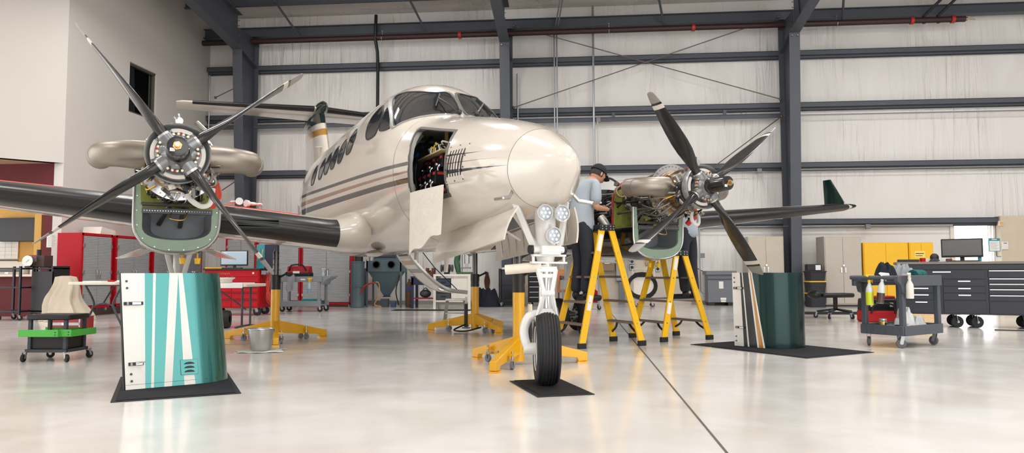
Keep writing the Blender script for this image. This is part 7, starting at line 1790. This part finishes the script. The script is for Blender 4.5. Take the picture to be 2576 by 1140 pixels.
# tan panel notices
nb = thing('notice_poster', 'teal-headed poster on the tan wall panel', 'poster', (10.455, 19.36, 1.51)); MB().bb(-.135, .135, -.006, 0, -.165, .165).build('poster_backing', M_teal, nb); MB().bb(-.12, .12, -.008, -.006, -.15, .10).build('poster_sheet', M_paper, nb); k = MB()
for i in range(8): k.bb(-.10, .10 - .03 * (i % 3), -.0095, -.008, .07 - i * .026, .077 - i * .026)
k.build('printed_lines', mat('pale_ink', (150, 154, 162), .8), nb); MB().bb(-.06, .06, -.008, -.006, .125, .148).build('poster_heading', M_cream, nb)
nx_ = thing('card_holder', 'white card holder right of the teal poster', 'card holder', (10.70, 19.36, 1.49)); MB().bb(-.075, .075, -.03, 0, -.1, .1).build('holder', M_wht, nx_, bevel=.006); MB().bb(-.04, .04, -.032, -.03, .05, .07).build('blue_strip', M_teal, nx_)
nc_ = thing('wall_card', 'small white card low on the tan wall panel', 'card', (10.54, 19.36, 1.16)); MB().bb(-.065, .065, -.006, 0, -.065, .065).build('card', M_wht, nc_); MB().bb(-.05, .06, -.008, -.006, .045, .065).build('blue_strip', M_teal, nc_)
nd_ = thing('door_chime', 'small cream sounder box at the top of the tan wall panel', 'sounder', (10.62, 19.36, 2.05)); MB().bb(-.06, .06, -.04, 0, -.06, .06).build('sounder_body', M_cream, nd_, bevel=.008); MB().bb(-.035, .05, -.043, -.04, -.045, .045).build('grille', mat('grille_tan', (206, 170, 110), .6), nd_)
# ================================================================ mechanics
def skin(name, nodes, edges, mats, parent, sub=2, extra=None, root=0):
    me = bpy.data.meshes.new(name); me.from_pydata([n[0] for n in nodes], edges, [])
    o = bpy.data.objects.new(name, me); COL.objects.link(o)
    md = o.modifiers.new('skin', 'SKIN'); md.use_smooth_shade = True; md.branch_smoothing = .6
    sv = me.skin_vertices[0].data
    for i, n in enumerate(nodes):
        r = n[1]; sv[i].radius = (r, r) if isinstance(r, (int, float)) else r
        sv[i].use_root = (i == root)
    s = o.modifiers.new('sub', 'SUBSURF'); s.levels = sub; s.render_levels = sub
    dg = bpy.context.evaluated_depsgraph_get(); dg.update()
    m2 = bpy.data.meshes.new_from_object(o.evaluated_get(dg)); bpy.data.objects.remove(o); m2.name = name
    if extra:
        bm = bmesh.new(); bm.from_mesh(m2)
        for mb in extra:
            vs = [bm.verts.new(p) for p in mb.v]
            for f in mb.f:
                try: bm.faces.new([vs[i] for i in f])
                except ValueError: pass
        bmesh.ops.recalc_face_normals(bm, faces=bm.faces); bm.to_mesh(m2); bm.free()
    m2.materials.clear()
    for m in (mats if isinstance(mats, (list, tuple)) else [mats]): m2.materials.append(m)
    m2.polygons.foreach_set('use_smooth', [True] * len(m2.polygons))
    ob = bpy.data.objects.new(name, m2); COL.objects.link(ob)
    if parent is not None: ob.parent = parent
    return ob
M_skin = mat('skin', (196, 146, 116), .55, var=.04); M_shirt = mat('grey_blue_polo', (166, 176, 186), .85, var=.05, bump=.15, bscale=60); M_trs = mat('charcoal_trousers', (34, 37, 46), .85, bump=.15, bscale=60); M_hair = mat('dark_hair', (30, 25, 22), .6); M_shoe = mat('black_boot', (20, 20, 22), .5)
def head_mesh(c, fw, up):
    """head with brow, nose, lips, chin and ears; c = centre, fw = facing, up = crown direction"""
    fw = fw.normalized(); up = (up - fw * up.dot(fw)).normalized(); sd = fw.cross(up)
    M = Matrix((fw, sd, up)).transposed()
    R = []; NU, NV = 28, 20
    for j in range(NV + 1):
        t = PI * j / NV; z = math.cos(t); r = math.sin(t); ring = []
        for i in range(NU):
            a = 2 * PI * i / NU; x, y = math.cos(a), math.sin(a)
            w = .076 * (1 - .18 * max(0, -z) ** 1.2); d = .096
            px = x * r * d; py = y * r * w; pz = z * .118
            if x > 0:
                f = x ** 6
                px += f * (.010 * math.exp(-((z - .22) / .12) ** 2) - .008 * math.exp(-((z - .04) / .10) ** 2) * (1 - math.exp(-(y / .2) ** 2)) + .010 * math.exp(-((z + .82) / .18) ** 2))
                px += .026 * math.exp(-((z + .17) / .14) ** 2) * math.exp(-(y / .12) ** 2) * (1 if z < .1 else .4)
                px += .008 * math.exp(-((z + .45) / .06) ** 2) * math.exp(-(y / .25) ** 2)
            ring.append(Vector((px, py, pz)))
        R.append(ring)
    mb = MB(); mb.rings(R)
    for s in (-1, 1): mb.sph((-.005, s * .078, -.005), .03, (.55, .28, 1.0), n=10)
    mb.sph((.0, 0, 0), .001, n=6)
    mb.v = [c + M @ p for p in mb.v]
    return mb, M
def hand_nodes(w, d, palm_n, r=.0085):
    """palm plus five separate, curled fingers: returns node list and edges hung on node 0 = wrist"""
    d = d.normalized(); palm_n = palm_n.normalized(); s = d.cross(palm_n).normalized()
    nodes = [(w, .026), (w + d * .05, (.036, .018)), (w + d * .085, (.038, .016))]; edges = [(0, 1), (1, 2)]
    for i, (off, L) in enumerate(((-.030, .072), (-.010, .082), (.010, .076), (.029, .06))):
        b = w + d * .088 + s * off; k = len(nodes)
        nodes += [(b, .0095), (b + d * L * .42 - palm_n * -.012, .0092), (b + d * L * .72 + palm_n * .034, .0085), (b + d * L * .80 + palm_n * .062, .0075)]
        edges += [(2, k), (k, k + 1), (k + 1, k + 2), (k + 2, k + 3)]
    k = len(nodes); tb = w + d * .035 - s * .03
    nodes += [(tb, .013), (tb - s * .028 + d * .025 + palm_n * .015, .0115), (tb - s * .034 + d * .055 + palm_n * .03, .009)]; edges += [(1, k), (k, k + 1), (k + 1, k + 2)]
    return nodes, edges
def person(label, J, head_fw, head_up, gloves, cap):
    """J: joints in world space"""
    o0 = Vector((J['foot_l'].x, J['foot_l'].y, min(J['foot_l'].z, J['foot_r'].z))); t = thing('person', label, 'person', o0)
    j = {k: v - o0 for k, v in J.items()}
    sh_c = (j['sh_l'] + j['sh_r']) / 2
    N = [(j['pelvis'], .095), (j['waist'], .09), (j['chest'], .10), (sh_c + Vector((0, 0, -.04)), .065), (j['neck'], .056), (j['head'] - Vector((0, 0, .05)), .052),
         (j['sh_l'], .046), (j['el_l'], .042), (j['wr_l'], .028), (j['sh_r'], .046), (j['el_r'], .042), (j['wr_r'], .028),
         (j['hip_l'], .07), (j['kn_l'], .058), (j['an_l'], .042), (j['hip_r'], .07), (j['kn_r'], .058), (j['an_r'], .042)]
    E = [(0, 1), (1, 2), (2, 3), (3, 4), (4, 5), (3, 6), (6, 7), (7, 8), (3, 9), (9, 10), (10, 11), (0, 12), (12, 13), (13, 14), (0, 15), (15, 16), (16, 17)]
    for s, n in (('l', 8), ('r', 11)):
        hn, he = hand_nodes(j['wr_' + s], (j['wr_' + s] - j['el_' + s]), J['palm_' + s]); b = len(N)
        N += hn[1:]; E += [(n if p == 0 else b + p - 1, b + q - 1) for p, q in he]
    hm, HM = head_mesh(j['head'], head_fw, head_up)
    body = skin('body', N, E, M_skin, t, 2, [hm])
    # shirt: torso and short sleeves
    def mid(a, b, f): return j[a].lerp(j[b], f)
    fwd = Vector((head_fw.x, head_fw.y, 0)).normalized()
    S = [(j['pelvis'] - Vector((0, 0, .13)), (.175, .145)), (j['pelvis'] + Vector((0, 0, .02)), (.168, .138)), (j['waist'], (.162, .135)), (j['chest'], (.178, .145)), (sh_c, (.15, .125)), (j['neck'] - Vector((0, 0, .03)), .074), (j['sh_l'], .084), (mid('sh_l', 'el_l', .5), .072), (mid('sh_l', 'el_l', .86), .070), (j['sh_r'], .084), (mid('sh_r', 'el_r', .5), .072), (mid('sh_r', 'el_r', .86), .070)]
    skin('polo_shirt', S, [(0, 1), (1, 2), (2, 3), (3, 4), (4, 5), (4, 6), (6, 7), (7, 8), (4, 9), (9, 10), (10, 11)], M_shirt, t, 2)
    T = [(j['pelvis'] + Vector((0, 0, .10)), (.15, .122)), (j['pelvis'] - Vector((0, 0, .05)), (.16, .13))]
    E2 = [(0, 1)]
    for s in 'lr':
        b = len(T); T += [(j['hip_' + s] - Vector((0, 0, .06)), .105), (mid('hip_' + s, 'kn_' + s, .55), .092), (j['kn_' + s], .080), (mid('kn_' + s, 'an_' + s, .5), .074), (j['an_' + s] + Vector((0, 0, .0)), .072)]
        E2 += [(1, b), (b, b + 1), (b + 1, b + 2), (b + 2, b + 3), (b + 3, b + 4)]
    skin('trousers', T, E2, M_trs, t, 2)
    MB().lathe([(.155, 0), (.16, 0), (.16, .035), (.155, .035)], j['pelvis'] + Vector((0, 0, .045)), (0, 0, 1), 24, caps=False).build('belt', M_blk, t) if False else None
    for s in 'lr':
        f = j['foot_' + s]; a = j['an_' + s]; d = J['toe_' + s].normalized()
        skin('boot', [(a + Vector((0, 0, .03)), .052), (a - Vector((0, 0, .03)), .05), (f + Vector((0, 0, .036)) - d * .03, (.044, .036)), (f + d * .09 + Vector((0, 0, .034)), (.046, .034)), (f + d * .17 + Vector((0, 0, .03)), (.042, .028))], [(0, 1), (1, 2), (2, 3), (3, 4)], M_shoe, t, 2)
    # hair and cap
    fwn, up_ = HM.col[0].to_3d() if False else Vector([HM[i][0] for i in range(3)]), Vector([HM[i][2] for i in range(3)]); sdv = Vector([HM[i][1] for i in range(3)])
    def H(x, y, z): return j['head'] + fwn * x + sdv * y + up_ * z
    R = []
    for k in range(9):
        tt = (PI * .60) * k / 8; ring = []
        for i in range(28):
            a = 2 * PI * i / 28; x = math.cos(a); lim = .55 if x > .3 else 1.0
            q = tt * (lim if k > 4 else 1) if x > .3 else tt
            ring.append(H(x * math.sin(max(.02, q)) * .102 - .004, math.sin(a) * math.sin(max(.02, q)) * .083, math.cos(q) * .125))
        R.append(ring)
    MB().rings(R, 0, True, True).build('hair', M_hair, t, smooth=70)
    if cap:
        R = []
        for k in range(8):
            tt = PI * .5 * k / 7 * .93; R.append([H(math.cos(2 * PI * i / 28) * math.sin(max(.03, tt)) * .112 - .004, math.sin(2 * PI * i / 28) * math.sin(max(.03, tt)) * .092, .02 + math.cos(tt) * .118) for i in range(28)])
        cp = MB(); cp.rings(R); co_ = cp.build('cap', mat('black_cap', (22, 23, 28), .8), t, smooth=70)
        br = MB().sheet(lambda u, v: H(.085 + .085 * math.cos((u - .5) * 2.4) * v + .0, .085 * math.sin((u - .5) * 2.4) * (1 - .1 * v), .035 - .028 * v - .012 * abs(u - .5) * 2), 12, 5, .006); br.build('cap_brim', MATS['black_cap'], co_, smooth=60)
    # eyes and brows
    ey = MB()
    for s in (-1, 1): ey.sph(H(.083, s * .03, .008), .0105, n=10)
    ey.build('eyes', mat('eye_white', (226, 220, 214), .3), t, smooth=60)
    ir = MB()
    for s in (-1, 1): ir.sph(H(.0915, s * .03, .007), .0045, n=8)
    ir.build('irises', M_hair, t); bw = MB()
    for s in (-1, 1): bw.bar(H(.096, s * .012, .032), H(.086, s * .048, .03), .006, .007)
    bw.build('eyebrows', M_hair, t); MB().bar(H(.100, -.02, -.054), H(.100, .02, -.054), .004, .005).build('mouth', mat('lip', (150, 90, 80), .5), t)
    if gloves:
        for s in gloves:
            hn, he = hand_nodes(j['wr_' + s] - (j['wr_' + s] - j['el_' + s]).normalized() * .01, (j['wr_' + s] - j['el_' + s]), J['palm_' + s])
            hn = [(p, tuple(q + .004 for q in r) if isinstance(r, tuple) else r + .0035) for p, r in hn]; skin('work_glove', hn, he, mat('glove_black', (26, 28, 34), .7), t, 2)
    return t
# capped mechanic on the taller ladder, turned to the engine (to the right and away)
fa = Vector((.80, .60, 0)).normalized(); la = Vector((-fa.y, fa.x, 0))     # left hand side
B = Vector((.075, 8.70, 0)); ZS = .521
PA = {'foot_l': B + la * .10 + Vector((0, 0, ZS)), 'foot_r': B - la * .10 + Vector((0, 0, ZS)), 'an_l': B + la * .10 - fa * .04 + Vector((0, 0, ZS + .085)), 'an_r': B - la * .10 - fa * .04 + Vector((0, 0, ZS + .085)),
      'kn_l': B + la * .10 + fa * .02 + Vector((0, 0, ZS + .46)), 'kn_r': B - la * .10 - fa * .01 + Vector((0, 0, ZS + .46)), 'hip_l': B + la * .09 - fa * .02 + Vector((0, 0, ZS + .86)), 'hip_r': B - la * .09 - fa * .02 + Vector((0, 0, ZS + .86)),
      'pelvis': B - fa * .02 + Vector((0, 0, ZS + .90)), 'waist': B - fa * .03 + Vector((0, 0, ZS + 1.06)), 'chest': B + fa * .02 + Vector((0, 0, ZS + 1.24)), 'sh_l': B + la * .185 + fa * .06 + Vector((0, 0, ZS + 1.38)), 'sh_r': B - la * .185 + fa * .06 + Vector((0, 0, ZS + 1.38)),
      'neck': B + fa * .11 + Vector((0, 0, ZS + 1.44)), 'head': B + fa * .235 + Vector((0, 0, ZS + 1.515)),
      'el_r': B - la * .20 + fa * .04 + Vector((0, 0, ZS + 1.09)), 'wr_r': B - la * .12 + fa * .275 + Vector((0, 0, ZS + 1.085)), 'el_l': B + la * .23 + fa * .14 + Vector((0, 0, ZS + 1.12)), 'wr_l': B + la * .13 + fa * .36 + Vector((0, 0, ZS + 1.14)),
      'palm_l': Vector((0, 0, -1)), 'palm_r': la * 1.0, 'toe_l': fa + la * .15, 'toe_r': fa - la * .15}
person('person in grey-blue polo and black cap bending to the far engine from the taller ladder', PA, (fa + Vector((0, 0, -.55))), Vector((fa.x * .5, fa.y * .5, 1)), 'rl', True)
# second mechanic, upper body hidden by the engine, on the shorter ladder
fb_ = Vector((-.75, .66, 0)).normalized(); lb_ = Vector((-fb_.y, fb_.x, 0)); B = Vector((1.43, 9.72, 0)); ZS = .501
PB = {'foot_l': B + lb_ * .10 + Vector((0, 0, ZS)), 'foot_r': B - lb_ * .10 + Vector((0, 0, ZS)), 'an_l': B + lb_ * .10 - fb_ * .04 + Vector((0, 0, ZS + .085)), 'an_r': B - lb_ * .10 - fb_ * .04 + Vector((0, 0, ZS + .085)),
      'kn_l': B + lb_ * .10 + Vector((0, 0, ZS + .46)), 'kn_r': B - lb_ * .11 + Vector((0, 0, ZS + .46)), 'hip_l': B + lb_ * .09 + Vector((0, 0, ZS + .86)), 'hip_r': B - lb_ * .09 + Vector((0, 0, ZS + .86)),
      'pelvis': B + Vector((0, 0, ZS + .90)), 'waist': B + fb_ * .02 + Vector((0, 0, ZS + 1.06)), 'chest': B + fb_ * .06 + Vector((0, 0, ZS + 1.23)), 'sh_l': B + lb_ * .185 + fb_ * .12 + Vector((0, 0, ZS + 1.36)), 'sh_r': B - lb_ * .185 + fb_ * .12 + Vector((0, 0, ZS + 1.36)),
      'neck': B + fb_ * .16 + Vector((0, 0, ZS + 1.43)), 'head': B + fb_ * .25 + Vector((0, 0, ZS + 1.52)), 'el_r': B - lb_ * .24 + fb_ * .22 + Vector((0, 0, ZS + 1.12)), 'wr_r': B - lb_ * .15 + fb_ * .42 + Vector((0, 0, ZS + 1.2)), 'el_l': B + lb_ * .24 + fb_ * .22 + Vector((0, 0, ZS + 1.12)), 'wr_l': B + lb_ * .15 + fb_ * .42 + Vector((0, 0, ZS + 1.2)),
      'palm_l': Vector((0, 0, -1)), 'palm_r': Vector((0, 0, -1)), 'toe_l': fb_ + lb_ * .15, 'toe_r': fb_ - lb_ * .15}
person('person in pale grey shirt on the shorter ladder, upper body hidden by the engine', PB, (fb_ + Vector((0, 0, -.4))), Vector((fb_.x * .4, fb_.y * .4, 1)), '', False)
